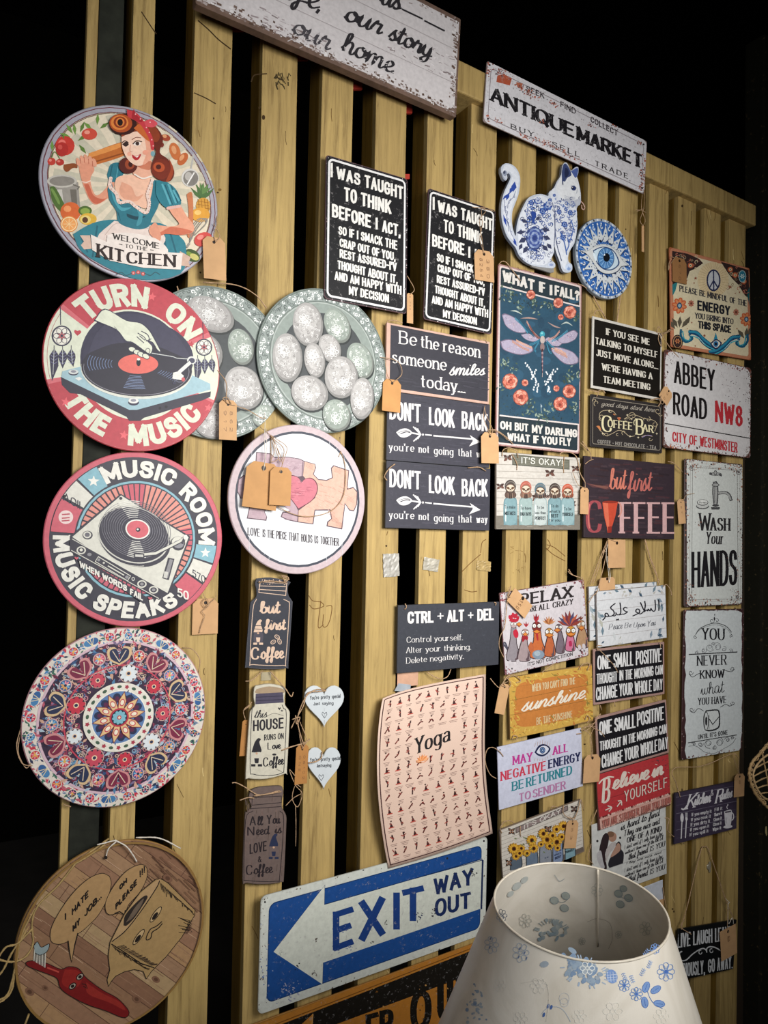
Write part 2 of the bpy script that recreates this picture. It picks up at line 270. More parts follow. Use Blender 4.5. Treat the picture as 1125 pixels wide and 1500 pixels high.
_CU = {  # joined-up hand: entry on the left near the line, exit at the right
'a':'5.4:~0,1 1,3|~4.4,5.6 2.6,6.2 1,4.6 .8,1.6 2,.2 3.4,1.4 4.4,5.6 4,1.4 4.6,.1 6,1.6','b':'4.6:~0,1 1.8,5 2.6,9.4 1.6,10 1,8 1,1.4 2.4,0 4,1.4 4,4.4 3,5 4,4.4 5.4,4.6','c':'4.2:~0,1 1,3|~3.8,5 2.6,6.2 1.1,4.6 .9,1.4 2.4,0 4.6,1.6',
'd':'5.6:~0,1 1,3|~4.2,5.4 2.6,6.2 1,4.6 .8,1.6 2,.2 3.4,1.4 4.6,5 5,10 4.4,3 4.6,.2 6,1.6','e':'4:~0,1 2.6,3.2 3.2,5 2.2,6.2 1,4.8 .9,1.6 2.2,0 4.4,1.6','f':'3.8:~0,1 2,5 3.2,8.8 2.4,10 1.6,8 1.5,-1.4 .8,-3.4 .2,-1.4 2,1 4.2,1.4',
'g':'5:~0,1 1,3|~4.2,5.4 2.6,6.2 1,4.6 .8,1.6 2,.4 3.4,1.6 4.2,5.6 3.8,-1.6 2.4,-3.8 1,-2.4 3,0 5.6,1.4','h':'5:~0,1 1.8,5 2.6,9.2 1.8,10 1.2,8 1,0 1.2,3 2.8,5.8 3.9,4.6 3.6,1 4.4,0 5.6,1.6','i':'2.8:~0,1 1.3,5.8 1,1.4 1.7,0 3.2,1.6|1.9,8.4 2,8.8',
'j':'2.8:~0,1 1.8,5.8 1.2,-1.6 .2,-3.4 -.6,-2 1,0 3.2,1.6|2,8.4 2.1,8.8','k':'4.8:~0,1 1.8,5 2.6,9.2 1.8,10 1.2,8 1,0 1.2,3 3.2,5.8 3.4,4 1.6,3.2 3.6,.2 5.4,1.6','l':'3:~0,1 2,5 2.8,9 2,10 1.2,8 1,1.6 1.9,0 3.4,1.6',
'm':'7.6:~0,1 1,5.6 .8,0 1.8,4.6 3,5.9 3.6,4.4 3.4,0 4.4,4.6 5.6,5.9 6.3,4.4 6.1,1 6.8,0 8,1.6','n':'5.2:~0,1 1,5.6 .8,0 1.8,4.4 3.1,5.9 4,4.6 3.7,1 4.4,0 5.8,1.6','o':'4.6:~0,1 1,3|~2.8,6 1.1,4.6 .8,1.6 2.2,.1 3.8,1.6 4,4.4 2.8,6 3.4,4.6 5.2,4.6',
'p':'5:~0,1 1.4,6 1,-3.4 1.2,3 2.4,5.8 3.9,5 4,1.6 2.6,.2 1.4,1 3,.4 5.4,1.6','r':'3.8:~0,1 1.3,6.2 1.8,5.2 3.2,5 2.9,1.4 3.4,0 4.6,1.6','s':'3.6:~0,1 2.2,6.4 2,4.6 3,2 2,0 .6,.6 2,.2 4.2,1.6','t':'3.2:~0,1 1.8,6 2,9.6 1.3,2 1.9,0 3.6,1.6|.3,6.6 3.6,7',
'u':'5.2:~0,1 1.2,5.8 .9,1.6 1.8,0 3.2,1.4 4.2,5.8 3.9,1.4 4.6,0 5.8,1.6','v':'4.4:~0,1 1,5.6 1.4,2 2,0 3.4,2 3.8,5.4 5,4.8','w':'6.4:~0,1 1,5.6 1.1,1.4 2,0 3.2,2 3.5,5.2 3.4,1.4 4.4,0 5.6,2 5.8,5.4 7,4.8','y':'5:~0,1 1.2,5.8 1,1.8 2,.4 3.4,1.6 4.2,5.8 3.8,-1.6 2.4,-3.8 1,-2.4 3,0 5.6,1.4',
'x':'4.4:~0,1 1.6,5.8 3.4,0 4.8,1.2|~.6,0 3.6,6','z':'4.4:~.4,5.6 3.6,5.8 .8,.2 4.8,1','q':'5:~4.2,5.4 2.6,6.2 1,4.6 .8,1.6 2,.4 3.4,1.6 4.2,5.6 3.8,-3.4 5.4,-1'}
GU = {k: _parse(v) for k, v in _UP.items()}; GL = {k: _parse(v) for k, v in _LO.items()}; GC = {k: _parse(v) for k, v in _CU.items()}
def glyph(ch, style):
    if style == 'script' and ch in GC: return GC[ch]
    if ch in GL: return GL[ch]
    return GU.get(ch)
def cat2(P, k=4): return smooth_pts(P, k)
def ribbon(P, w, nib=1.0, cap=0, closed=False):
    """strip of quads along 2-D points; nib<1 thins strokes that run sideways"""
    P = [np.array(p, float) for p in P]
    Q = [P[0]]
    for p in P[1:]:
        if np.linalg.norm(p-Q[-1]) > 1e-6: Q.append(p)
    P = Q; n = len(P)
    if n < 2: return []
    d = [P[i+1]-P[i] for i in range(n-1)]; d = [v/np.linalg.norm(v) for v in d]
    if cap and not closed:
        P[0] = P[0]-d[0]*cap; P[-1] = P[-1]+d[-1]*cap
    L, R = [], []
    for i in range(n):
        a = d[max(i-1, 0)]; b = d[min(i, n-2)]
        if closed and (i == 0 or i == n-1): a = d[-1]; b = d[0]
        t = a+b; l = np.linalg.norm(t)
        t = t/l if l > .2 else b
        nn = np.array([-t[1], t[0]]); m = 1/max(.62, abs(nn@np.array([-b[1], b[0]])))
        ww = w[i] if isinstance(w, (list, tuple)) else w
        ww = ww*(nib+(1-nib)*abs(t[1])**1.3)/2*m
        L.append(P[i]+nn*ww); R.append(P[i]-nn*ww)
    return [[L[i], L[i+1], R[i+1], R[i]] for i in range(n-1)]
def layout(s, style, sp):
    x = 0; out = []
    for ch in s:
        if ch == ' ': x += 3.0+sp*.5; continue
        g = glyph(ch, style)
        if g is None: x += 3; continue
        out.append((ch, x, g)); x += g[0]+(0 if style == 'script' and ch in GC else sp)
    return out, x-(0 if style == 'script' else sp)
def fit_sp(t, style, sp, w, L):
    """letter gap (in skeleton units) that leaves clear paper between heavy strokes"""
    T0 = sum(glyph(c, style)[0] if c != ' ' and glyph(c, style) else 3.0 for c in t); n = max(1, sum(1 for c in t if c != ' ')-1); g = sp*.5
    return min(g+w*(T0+n*g)/max(.3, 1-n*w/L)/L, g+2.6)
def stroke_text(s, fmap, w, hw, style='sans', sp=2.2, slant=0, nib=None):
    """fmap(u in 0..1, v in 0..1) -> 2-D point; hw = half pen over height"""
    lay, tot = layout(s, style, sp); polys = []
    if tot <= 0: tot = 1
    a_, b_ = np.array(fmap(0, 0)), np.array(fmap(1/tot, 0)); ux = np.linalg.norm(b_-a_)+1e-9
    if nib is None: nib = {'sans': .88, 'serif': .38, 'script': .45}[style]
    for ch, x, (gw, st) in lay:
        for sm, pts in st:
            q = [(px+x+slant*py, py) for px, py in pts]
            if sm: q = smooth_pts(q, 3 if style != 'script' else 3)
            m = [np.array(fmap(a/tot, hw*(nib if style != 'script' else .5)+(b/10)*(1-2*hw*(nib if style != 'script' else .5)))) for a, b in q]
            if len(m) < 2: continue
            cap = w*.5*nib if (style == 'serif') else (w*.44 if style == 'sans' else 0)
            if sm and style == 'serif': cap = 0
            polys += ribbon(m, w, nib, cap)
            if style == 'serif' and not sm and hw > .03:
                for k, e in ((0, 1), (-1, -2)):
                    ey = pts[k][1]; dx, dy = pts[e][0]-pts[k][0], pts[e][1]-pts[k][1]
                    if abs(dy) > abs(dx)*.9 and (abs(ey) < .1 or abs(ey-10) < .1 or abs(ey-6.5) < .1 or abs(ey+3) < .1):
                        if ch in 'AM' and abs(ey-10) < .1 and ch == 'A': continue
                        if ch in 'VW' and abs(ey) < .1: continue
                        if ch == 'N' and abs(ey) < .1 and pts[k][0] > 5: continue
                        uu = w/2/ux+.62
                        c = [fmap((pts[k][0]+x+slant*ey+o)/tot, hw*nib+(ey/10)*(1-2*hw*nib)) for o in (-uu, uu)]
                        polys += ribbon(c, w*max(nib, .34), 1)
                    elif abs(dx) > abs(dy)*3 and ch in 'EFLTZ' and (k == 1 or ch in 'TZ'):
                        u_ = (pts[k][0]+x)/tot; v_ = hw*nib+(ey/10)*(1-2*hw*nib); dv = .15 if ey < 9 else -.15
                        if 2 < ey < 8: polys += ribbon([fmap(u_, v_-.1), fmap(u_, v_+.1)], w*.35, 1)
                        else: polys.append([fmap(u_+w*.2/ux/tot, v_-hw*nib*(1 if ey < 9 else -1)), fmap(u_-w*.2/ux/tot, v_-hw*nib*(1 if ey < 9 else -1)), fmap(u_+w*.2/ux/tot, v_+dv)])
    return polys
# ------------------------------------------------------------ printing on surfaces
def clip_poly(poly, clip, edges):
    out = poly
    for i in edges:
        a = clip[i]; b = clip[(i+1)%len(clip)]; inp = out; out = []
        if not inp: return []
        def side(p): return (b[0]-a[0])*(p[1]-a[1])-(b[1]-a[1])*(p[0]-a[0])
        for j in range(len(inp)):
            p, q = inp[j], inp[(j+1)%len(inp)]; sp_, sq = side(p), side(q)
            if sp_ >= 0: out.append(p)
            if (sp_ >= 0) != (sq >= 0):
                t = sp_/(sp_-sq); out.append((p[0]+(q[0]-p[0])*t, p[1]+(q[1]-p[1])*t))
    return out
class Canvas:
    STEP = .00005; sub = True
    def __init__(s, root, surf, tl=None, clip=None, mat=None):
        s.root = root; s.surf = surf; s.tl = tl; s.clip = clip; s.items = []; s.part = 'artwork'; s.T = lambda x, y: (x, y); s.mat = mat or print_mat()
        if clip:
            ar = sum(clip[i][0]*clip[(i+1)%len(clip)][1]-clip[(i+1)%len(clip)][0]*clip[i][1] for i in range(len(clip)))
            if ar < 0: s.clip = clip[::-1]
    def z(s, ox, oy, k): s.T = lambda x, y: (ox+x*k, oy+y*k); return s
    def loc(s, k=1.0, rot=0):                                   # local sign units, y up
        c_, s_ = math.cos(rot), math.sin(rot)
        s.T = lambda x, y: s.tl(k*(x*c_-y*s_), k*(x*s_+y*c_)); return s
    def p(s, name): s.part = name; return s
    def add(s, polys, col, flat=None):
        if not len(polys): return
        cnt = [len(q) for q in polys]; A = np.array([p for q in polys for p in q], float)
        X, Y = s.T(A[:, 0], A[:, 1]); A = np.stack([X, Y], -1); out = []
        if s.clip is not None:
            Cp = np.array(s.clip); E = np.roll(Cp, -1, 0)-Cp
            S = E[:, 0][None]*(A[:, 1][:, None]-Cp[:, 1][None])-E[:, 1][None]*(A[:, 0][:, None]-Cp[:, 0][None])
            ok = (S >= 0).all(1)
        i = 0
        for n in cnt:
            q = A[i:i+n]
            if s.clip is not None and not ok[i:i+n].all():
                sub = S[i:i+n]
                if (sub < 0).all(0).any(): i += n; continue
                q = clip_poly([tuple(v) for v in q], s.clip, np.nonzero((sub < 0).any(0))[0])
                if len(q) < 3: i += n; continue
                q = np.array(q)
            out.append(q); i += n
        if not out: return
        al = np.concatenate(out); mn = al.min(0); mx = al.max(0); bb = (mn[0], mx[0], mn[1], mx[1]); ly = 0
        for it in s.items:
            o = it[3]
            if it[4] >= ly and not (o[0] > bb[1] or o[1] < bb[0] or o[2] > bb[3] or o[3] < bb[2]): ly = it[4]+1
        s.items.append((s.part, out, srgb(col), bb, ly))
    def poly(s, pts, col, sm=False):
        if sm: pts = smooth_pts(list(pts)+[pts[0]], 4)[:-1]
        s.add([pts], col); return s
    def line(s, pts, w, col, sm=False, nib=1, closed=False):
        if closed: pts = list(pts)+[pts[0]]
        if sm: pts = smooth_pts(pts, 4)
        s.add(ribbon(pts, w, nib, 0, closed), col); return s
    def lines(s, many, w, col, sm=False, nib=1):
        a = []
        for pts in many: a += ribbon(smooth_pts(pts, 3) if sm else pts, w, nib)
        s.add(a, col); return s
    def ell(s, x, y, rx, ry, col, a=0, n=20):
        s.add([[(x+rx*math.cos(t)*math.cos(a)-ry*math.sin(t)*math.sin(a), y+rx*math.cos(t)*math.sin(a)+ry*math.sin(t)*math.cos(a)) for t in [2*math.pi*i/n for i in range(n)]]], col); return s
    def ring(s, x, y, rx, ry, w, col, a0=0, a1=360, n=40, rot=0):
        pts = []
        for i in range(n+1):
            t = math.radians(a0+(a1-a0)*i/n); u, v = rx*math.cos(t), ry*math.sin(t); pts.append((x+u*math.cos(rot)-v*math.sin(rot), y+u*math.sin(rot)+v*math.cos(rot)))
        s.add(ribbon(pts, w, 1, 0, abs(a1-a0) >= 359.9), col); return s
    def sector(s, x, y, r0, r1, a0, a1, col, n=10):
        A = [math.radians(a0+(a1-a0)*i/n) for i in range(n+1)]
        q = []
        for i in range(n): q.append([(x+r0*math.cos(A[i]), y+r0*math.sin(A[i])), (x+r1*math.cos(A[i]), y+r1*math.sin(A[i])), (x+r1*math.cos(A[i+1]), y+r1*math.sin(A[i+1])), (x+r0*math.cos(A[i+1]), y+r0*math.sin(A[i+1]))])
        s.add(q, col); return s
    def star(s, x, y, r, col, n=5, k=.42, a=-90):
        s.add([[(x+(r if i%2 == 0 else r*k)*math.cos(math.radians(a+180*i/n)), y+(r if i%2 == 0 else r*k)*math.sin(math.radians(a+180*i/n))) for i in range(2*n)]], col); return s
    def flower(s, x, y, r, col, cc, n=8, sq=1.0, pw=.5, a0=0):
        for i in range(n):
            a = a0+2*math.pi*i/n; s.ell(x+r*.58*math.cos(a), y+r*.58*math.sin(a)*sq, r*.42, r*pw*.45, col, a, 8)
        if cc: s.ell(x, y, r*.3, r*.3*sq, cc, 0, 10)
        return s
    def text(s, t, x0, y0, x1, y1, h, col, w=None, style='sans', h1=None, sp=2.2, slant=0, nib=None):
        """baseline from (x0,y0) to (x1,y1), cap height h (y down)"""
        h1 = h if h1 is None else h1; w = h*.17 if w is None else w; hw = w/2/((h+h1)/2)
        L = math.hypot(x1-x0, y1-y0)
        if style == 'sans' and len(t) > 1: w = min(w, .36*L/sum(max(.45, glyph(q, style)[0]/5.6) for q in t if q != ' ' and glyph(q, style)))
        i = w/2/L if style == 'sans' else 0; hw = w/2/((h+h1)/2)
        if style != 'script': sp = fit_sp(t, style, sp, w*(1 if style == 'sans' else .8), L)
        def f(u, v):
            u = i+u*(1-2*i); return (x0+(x1-x0)*u, y0+(y1-y0)*u-(h+(h1-h)*u)*v)
        s.add(stroke_text(t, f, w, hw, style, sp, slant, nib), col); return s
    def arc(s, t, r0, h, a0, a1, col, w=None, style='sans', sp=2.2, cx=0, cy=0, flip=False):
        """letters round a centre in y-up units from angle a0 to a1; flip = heads towards the centre"""
        w = h*.2 if w is None else w; sp = fit_sp(t, style, sp, w, abs(math.radians(a1-a0))*(r0+(h/2 if not flip else -h/2)))
        def f(u, v):
            a = math.radians(a0+(a1-a0)*u); r = r0+h*v if not flip else r0-h*v
            return (cx+r*math.cos(a), cy+r*math.sin(a))
        s.add(stroke_text(t, f, w, w/2/h, style, sp, 0, .9 if style == 'sans' else None), col); return s
    def build(s):
        inv = np.array(s.root.matrix_world.inverted()) if s.root else np.eye(4); parts = {}
        for i_, it in enumerate(s.items): parts.setdefault((it[0], i_ if it[0] == 'lettering' else 0), []).append(it)
        par = next((o for o in s.root.children if not o.name.startswith(('chipped', 'lettering'))), s.root) if s.root.type == 'EMPTY' and s.sub else s.root
        for (name, _k), its in parts.items():
            A, O, Fc, C = [], [], [], []; b = 0
            for _, polys, col, bb, ly in its:
                for j, q in enumerate(polys):
                    n = len(q); A.append(q); O += [.00012+ly*s.STEP+(j%40)*s.STEP*.024]*n; Fc.append(tuple(range(b, b+n))); C += [col]*n; b += n
            A = np.concatenate(A); O = np.array(O)
            if getattr(s.surf, 'vec', False): P = s.surf(A[:, 0], A[:, 1], O)
            else: P = np.array([s.surf(x, y, o) for (x, y), o in zip(A, O)])
            V = (P@inv[:3, :3].T)+inv[:3, 3]
            me = bpy.data.meshes.new(name); me.from_pydata([tuple(v) for v in V], [], Fc)
            at = me.color_attributes.new('Col', 'FLOAT_COLOR', 'CORNER')
            at.data.foreach_set('color', np.array([[*c, 1] for c in C], dtype=np.float32).ravel()); me.materials.append(s.mat)
            link(name, me, par)
        return s.root
def plane_surf(M):
    A = np.array(M); o = A[:3, 3]; n = A[:3, 2]
    def f(px, py, off=0):
        px = np.asarray(px, float); py = np.asarray(py, float)
        r = (px-CX)[..., None]*np.array([Xc[0], Yc[0], Zc[0]])+(py-CY)[..., None]*np.array([Xc[1], Yc[1], Zc[1]])+F*np.array([Xc[2], Yc[2], Zc[2]])
        t = ((o-CAM)@n)/(r@n); return CAM+r*t[..., None]+n*np.asarray(off, float)[..., None]
    f.vec = True
    def tl(x, y):
        x = np.asarray(x, float); y = np.asarray(y, float)
        q = proj(o+A[:3, 0]*x[..., None]+A[:3, 1]*y[..., None]); return (q[..., 0], q[..., 1])
    return f, tl
def board(name, label, cat, corners, d, thick, mat, r=0.0, group=None, face='panel', pm=None, K=70, nz=0):
    M, w, h = fit_rect(corners, d+thick, K); root = thing(name, label, cat, M, group)
    extrude(face, rrect(w, h, r), -thick, 0, mat, root)
    f, tl = plane_surf(M); cl = [tuple(map(float, tl(x, y))) for x, y in rrect(w-.0008, h-.0008, r)]
    c = Canvas(root, f, tl, cl, pm); c.w = w; c.h = h; c.M = M; return c
def disc(name, label, cat, ext, d, thick, mat, group=None, pm=None, face='panel', K=140):
    M, r = fit_disc(ext, d+thick, K); root = thing(name, label, cat, M, group)
    extrude(face, circle(r, 96), -thick, 0, mat, root, .0015)
    f, tl = plane_surf(M); c = Canvas(root, f, tl, [tuple(map(float, tl(x, y))) for x, y in circle(r-.001, 64)], pm); c.r = r; c.w = c.h = 2*r; c.M = M; return c
def cutout(name, label, cat, outline, d, thick, mat, group=None, pm=None, face='panel'):
    """flat shape whose edge is followed point by point on its own plane"""
    P = [on_wall(x, y, d+thick) for x, y in outline]; m = sum(P)/len(P); M = frame(m[0], m[2], d+thick); root = thing(name, label, cat, M, group)
    extrude(face, [(p[0]-m[0], p[2]-m[2]) for p in P], -thick, 0, mat, root)
    f, tl = plane_surf(M); c = Canvas(root, f, tl, None, pm); c.M = M; return c
JUTE = plain('b09070', .9, 0, .3, 300, .6); WHITE_STRING = plain('d8d0c4', .9, 0, .15, 300, .4)
KRAFT = plain('c49a6e', .8, 0, .08, 40, .3)
def Wp(x, y, d): return on_wall(x, y, d)
def cord(c, paths, d=None, r=.0011, mat=None, name='hanging_cord', z=None):
    """paths of (x, y[, distance from fence]) in zoomed picture units"""
    o, oy, k = z if z else (0, 0, 1); P = []
    for path in paths:
        P.append([Wp(o+q[0]*k, oy+q[1]*k, q[2] if len(q) > 2 else d) for q in path])
    tube(name, P, r, mat or JUTE, c.root if isinstance(c, Canvas) else c)
TAGN = [0]
def price_tag(label, quad, d, string=None, marks=None, z=None, group=None, clipped=True, col=None, smat=None, sr=.0009):
    """kraft card (tl, tr, br, bl in picture units) with cut top corners, a punched hole and its string"""
    o, oy, k = z if z else (0, 0, 1); quad = [(o+x*k, oy+y*k) for x, y in quad]
    M, w, h = fit_rect(quad, d+.0008, 300); root = thing('price_tag', label, 'price tag', M, group)
    c_ = min(w, h)*.2 if clipped else 0
    out = [(-w/2,-h/2),(w/2,-h/2),(w/2,h/2-c_),(w/2-c_,h/2),(-w/2+c_,h/2),(-w/2,h/2-c_)] if clipped else [(-w/2,-h/2),(w/2,-h/2),(w/2,h/2),(-w/2,h/2)]
    extrude('card', out, -.0008, 0, col or KRAFT, root, .0002)
    f, tl = plane_surf(M); c = Canvas(root, f, tl, None)
    hy = h/2-h*.12
    c.p('punched_hole').loc().ell(0, hy, w*.07, w*.07, '2a1c12', 0, 12)
    if marks:
        c.p('handwriting').loc()
        n = len(marks)
        for i, m in enumerate(marks):
            x = (i+.5)/n*w*.7-w*.35
            L = min(h*.6, w*.22*len(m))
            def ff(u, v, x=x, L=L): return (x-w*.07+v*w*.16, h*.22-u*L)
            c.add(stroke_text(m, ff, w*.018, .06, 'sans', 2), '6b4a33')
    c.build()
    if string: tube('string', [[Wp(o+q[0]*k, oy+q[1]*k, q[2] if len(q) > 2 else d+.002) for q in p_] for p_ in string], sr, smat or JUTE, root)
    return root
# ------------------------------------------------------------ setting and fence
fl = box('floor', -4, 5, -4, 3, -.05, 0, plain('3a3632', .8, 0, .2, 8)); fl['kind'] = 'structure'
fence = bpy.data.objects.new('pallet_fence', None); COL.objects.link(fence)
tag(fence, 'tall fence of upright gold painted pallet boards carrying all the signs', 'fence')
ra, rb = on_wall(300, -95.8, .02), on_wall(1107, 300.3, .02); rc, rd_ = on_wall(680, 137, .02), on_wall(1098, 326.6, .02)
def rail_top(X): return ra[2]+(rb[2]-ra[2])*(X-ra[0])/(rb[0]-ra[0])
def rail_bot(X): return rc[2]+(rd_[2]-rc[2])*(X-rc[0])/(rd_[0]-rc[0])
def prism(name, e, z0, ztop, y0, y1, mat, parent, bev=.0018):
    """upright board whose left/right edges are X = a + b z"""
    (la, lb), (ra_, rb_) = e; bm = bmesh.new(); vs = []
    for z in (z0, None):
        for xa, xb in ((la, lb), (ra_, rb_)):
            zz = z if z is not None else ztop(la+lb*2.2)
            for y in (y0, y1): vs.append(bm.verts.new((xa+xb*zz, y, zz)))
    for f in ((0,1,3,2),(4,6,7,5),(0,2,6,4),(1,5,7,3),(0,4,5,1),(2,3,7,6)): bm.faces.new([vs[i] for i in f])
    bmesh.ops.recalc_face_normals(bm, faces=bm.faces[:])
    if bev: bmesh.ops.bevel(bm, geom=bm.edges[:], offset=bev, segments=2, affect='EDGES', profile=.6)
    me = bpy.data.meshes.new(name); bm.to_mesh(me); bm.free(); me.materials.append(mat); return link(name, me, parent)
def edge_line(x200, x1240):
    a, b = on_wall(x200, 200), on_wall(x1240, 1240); k = (a[0]-b[0])/(a[2]-b[2]); return (a[0]-k*a[2], k)
SL = [(122,138,88,100,0),(190,223,160,197,1),(281,337,252,310,1),(382,434,360,414,1),(470,516,442,491,2),(550,595,528,575,1),(626,664,606,645,2),(690,728,669,707,2),(751,786,734,770,2),
      (808.5,839,795,826,2),(863,892,844,875,2),(909,936,891,920,1),(953,981,939,967,1),(995,1021,981,1007,1),(1034,1058,1020,1044,1),(1070,1094,1058,1082,1)]
zmid = on_wall(700, 562)[2]
for i, (a, b, c_, d_, deep) in enumerate(SL):
    e = (edge_line(a, c_), edge_line(b, d_)); th = .016
    prism('slat', e, 0.0, lambda X: rail_bot(X)+.03, 0, th, GOLD, fence)
    if deep: prism('backing_batten', (e[0], (e[1][0]-.004, e[1][1])), 0.0 if deep == 1 else zmid, lambda X: rail_bot(X)+.03, th, .062, GOLD_SHADE, fence)
prism('painted_strip', (edge_line(139, 100.5), edge_line(177, 145)), 0.0, lambda X: rail_bot(X)+.03, .004, .03, plain('22241d', .7, 0, .45, 25, .3, .2), fence)['label'] = 'dark painted strip between the two leftmost boards'
# top rail
v = []
for X in (-1.2, rb[0]+.003):
    for y in (-.02, .062):
        for z in (rail_bot(X), rail_top(X)): v.append((X, y, z))
rail = mesh('top_rail', v, [(0,1,3,2),(4,6,7,5),(0,4,5,1),(2,3,7,6),(1,5,7,3),(0,2,6,4)], GOLD, fence)
m_ = rail.modifiers.new('bevel', 'BEVEL'); m_.width = .004; m_.segments = 2
# lower rails tie the boards together behind, out of sight below the frame
box('bottom_rail', -1.0, rb[0], .062, .085, .10, .18, GOLD_SHADE, fence)
# red straps seen in the gaps beneath the long sign
def red(px0, px1, py0, py1, dd):
    P = [on_wall(x, y, -dd) for x, y in ((px0, py0), (px1, py0), (px1, py1), (px0, py1))]
    v = [(p[0], dd, p[2]) for p in P]+[(p[0], dd+.006, p[2]) for p in P]
    mesh('red_strap', v, [(0,1,2,3),(7,6,5,4),(0,4,5,1),(1,5,6,2),(2,6,7,3),(3,7,4,0)], plain('b5382a', .5), fence)
red(338,362,20,45,.02); red(432,452,64,88,.02); red(516,531,104,131,.02); red(594,604,144,166,.02); red(552,600,255,262,.05)
# cracks, knots and dents in the boards: dark fibres lying on the faces
fc = Canvas(fence, plane_surf(frame(0, 1.5, 0))[0], plane_surf(frame(0, 1.5, 0))[1], None, print_mat(.8)); fc.STEP = .00003; fc.sub = False
fc.p('cracks'); BR = '3c2a12'
fc.line([(284,136),(300,143),(316,152)], 1.6, BR, True).line([(207,17),(222,40),(229,50)], 1.5, BR).line([(290,30),(306,44),(320,58),(338,72)], 1.8, BR, True)
for _ in range(26):
    x = 403+random.random()*20; y = 106+random.random()*20; fc.line([(x, y), (x+random.uniform(-5,5), y+random.uniform(3,8))], random.uniform(1, 2.2), '40341c')
fc.ell(386, 172, 2.4, 3.6, BR).ell(380, 158, 1.3, 1.8, BR).line([(368,120),(373,110),(391,108)], 1.8, BR, True)
fc.ell(322, 278, 2.5, 2, '7a5c2c').ell(319, 282, 1.6, 1.4, BR)
for a in ([(676,838),(690,824),(704,812)], [(704,810),(706,795),(712,790)], [(680,864),(690,867),(699,866)], [(801,878-80),(812,802),(828,815)], [(800,803),(810,812),(828,822)], [(802,790),(806,798),(801,806)], [(470,880),(466,918),(474,915)],
          [(478,888),(486,888),(484,905),(479,917),(473,917),(474,900)], [(452,872),(458,880),(470,882),(474,888),(460,892),(453,886)]):
    fc.line(a, 1.1, '6b4a22', True)
for _ in range(110):
    x0, x1, X0, X1, _d = random.choice(SL[1:]); y = random.uniform(150, 1450); t = (y-200)/1040; xa = x0+(X0-x0)*t+2; xb = x1+(X1-x1)*t-2
    x = random.uniform(xa, xb); y = max(y, 130+.48*(x-680)) if x > 560 else y; l = random.uniform(4, 22); xe = min(xb, x+random.uniform(-2, 4)) if random.random() < .7 else min(xb, x+l*.5)
    fc.line([(x, y), ((x+xe)/2+random.uniform(-1, 1), y+l/2), (xe, y+l)], random.uniform(.5, 1.1), random.choice(['5c4320', '6f5226', 'dcc287', '4c3718']), True)
for _ in range(24):
    x0, x1, X0, X1, _d = random.choice(SL[2:]); y = random.uniform(100, 1450); t = (y-200)/1040; y = max(y, 150+.48*(x0-680)); x = random.uniform(x0+(X0-x0)*t+4, x1+(X1-x1)*t-4); fc.ell(x, y, random.uniform(.8, 1.8), random.uniform(1, 2.4), BR, 0, 8)
for _ in range(14): x = random.uniform(747, 770); y = random.uniform(800, 840); fc.line([(x, y), (x+random.uniform(-6, 6), y+random.uniform(-1, 3))], .8, '8c7040')
fc.build(); [o.__setitem__('kind', 'stuff') for o in fence.children if o.name.startswith('cracks')]
# black steel post at the right
pL = on_wall(1119, 300, .0); pt = on_wall(1116, 62, -.03)
post = bpy.data.objects.new('steel_post', None); COL.objects.link(post); post.location = (pL[0], .032, 0)
tag(post, 'black painted steel post with rust flecks at the far right end of fence', 'post')
PM = worn('201f18', '5a4c34', .35, .22, scale=60)
bx = box('upright', 0, .045, -.032, .034, 0, pt[2], PM, post, .006)
b2 = box('flange', .046, .075, -.03, .03, 0, pt[2]-.3, plain('0c0c0b', .35), post, .002)
b3 = box('base_plate', -.02, .09, -.045, .034, 0, .012, plain('171814', .5), post, .002)
# timber closing the fence end, shade beside the post put into its dark colour
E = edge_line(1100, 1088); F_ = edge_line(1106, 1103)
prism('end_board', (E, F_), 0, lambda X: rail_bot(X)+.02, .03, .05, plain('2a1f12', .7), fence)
# ------------------------------------------------------------ lamp with the printed shade
def hit_plane_z(px, py, t): return CAM+ray(px, py)*t
LR, LH, LS = .112, .30, .355                         # top radius, slanted height, widening
_r = ray(849, 1329); LT = 1.02/F*1.0
LC = CAM+_r*LT
tilt = Matrix.Rotation(math.radians(6), 3, Vector((Xc[0], Yc[0], 0)).normalized()) @ Matrix.Rotation(math.radians(0), 3, 'Y')
LM = Matrix.Translation(Vector(LC)) @ tilt.to_4x4()
lamp = bpy.data.objects.new('floor_lamp', None); COL.objects.link(lamp); lamp.location = (LC[0], LC[1], 0)
tag(lamp, 'lamp with white tapered paper shade printed with blue flowers, in the foreground', 'lamp')
bpy.context.view_layer.update()
LI = lamp.matrix_world.inverted() @ LM
n = 288; prof = [(LR, 0), (LR+LH*LS, -LH), (LR+LH*LS-.0015, -LH), (LR-.0015, 0)]
V = []; Fs = []
for r, z_ in prof:
    for i in range(n): V.append(LI @ Vector((r*math.cos(2*math.pi*i/n), r*math.sin(2*math.pi*i/n), z_)))
for k in range(4):
    for i in range(n): j = (i+1)%n; k2 = (k+1)%4; Fs.append((k*n+i, k*n+j, k2*n+j, k2*n+i))
SHm, nt, b = newmat('shade_paper', .32, 0, .5)
f_ = noise(nt, 9, detail=5, rough=.6, dist=1.2); nt.links.new(ramp(nt, f_, [(.35, srgb('cbc3b5')), (.6, srgb('dbd4c8'))]), b.inputs['Base Color']); bump(nt, b, f_, .15, .003)
b.inputs['Subsurface Weight'].default_value = 0; b.inputs['Transmission Weight'].default_value = 0
shade = mesh('shade', V, Fs, SHm, lamp, False)
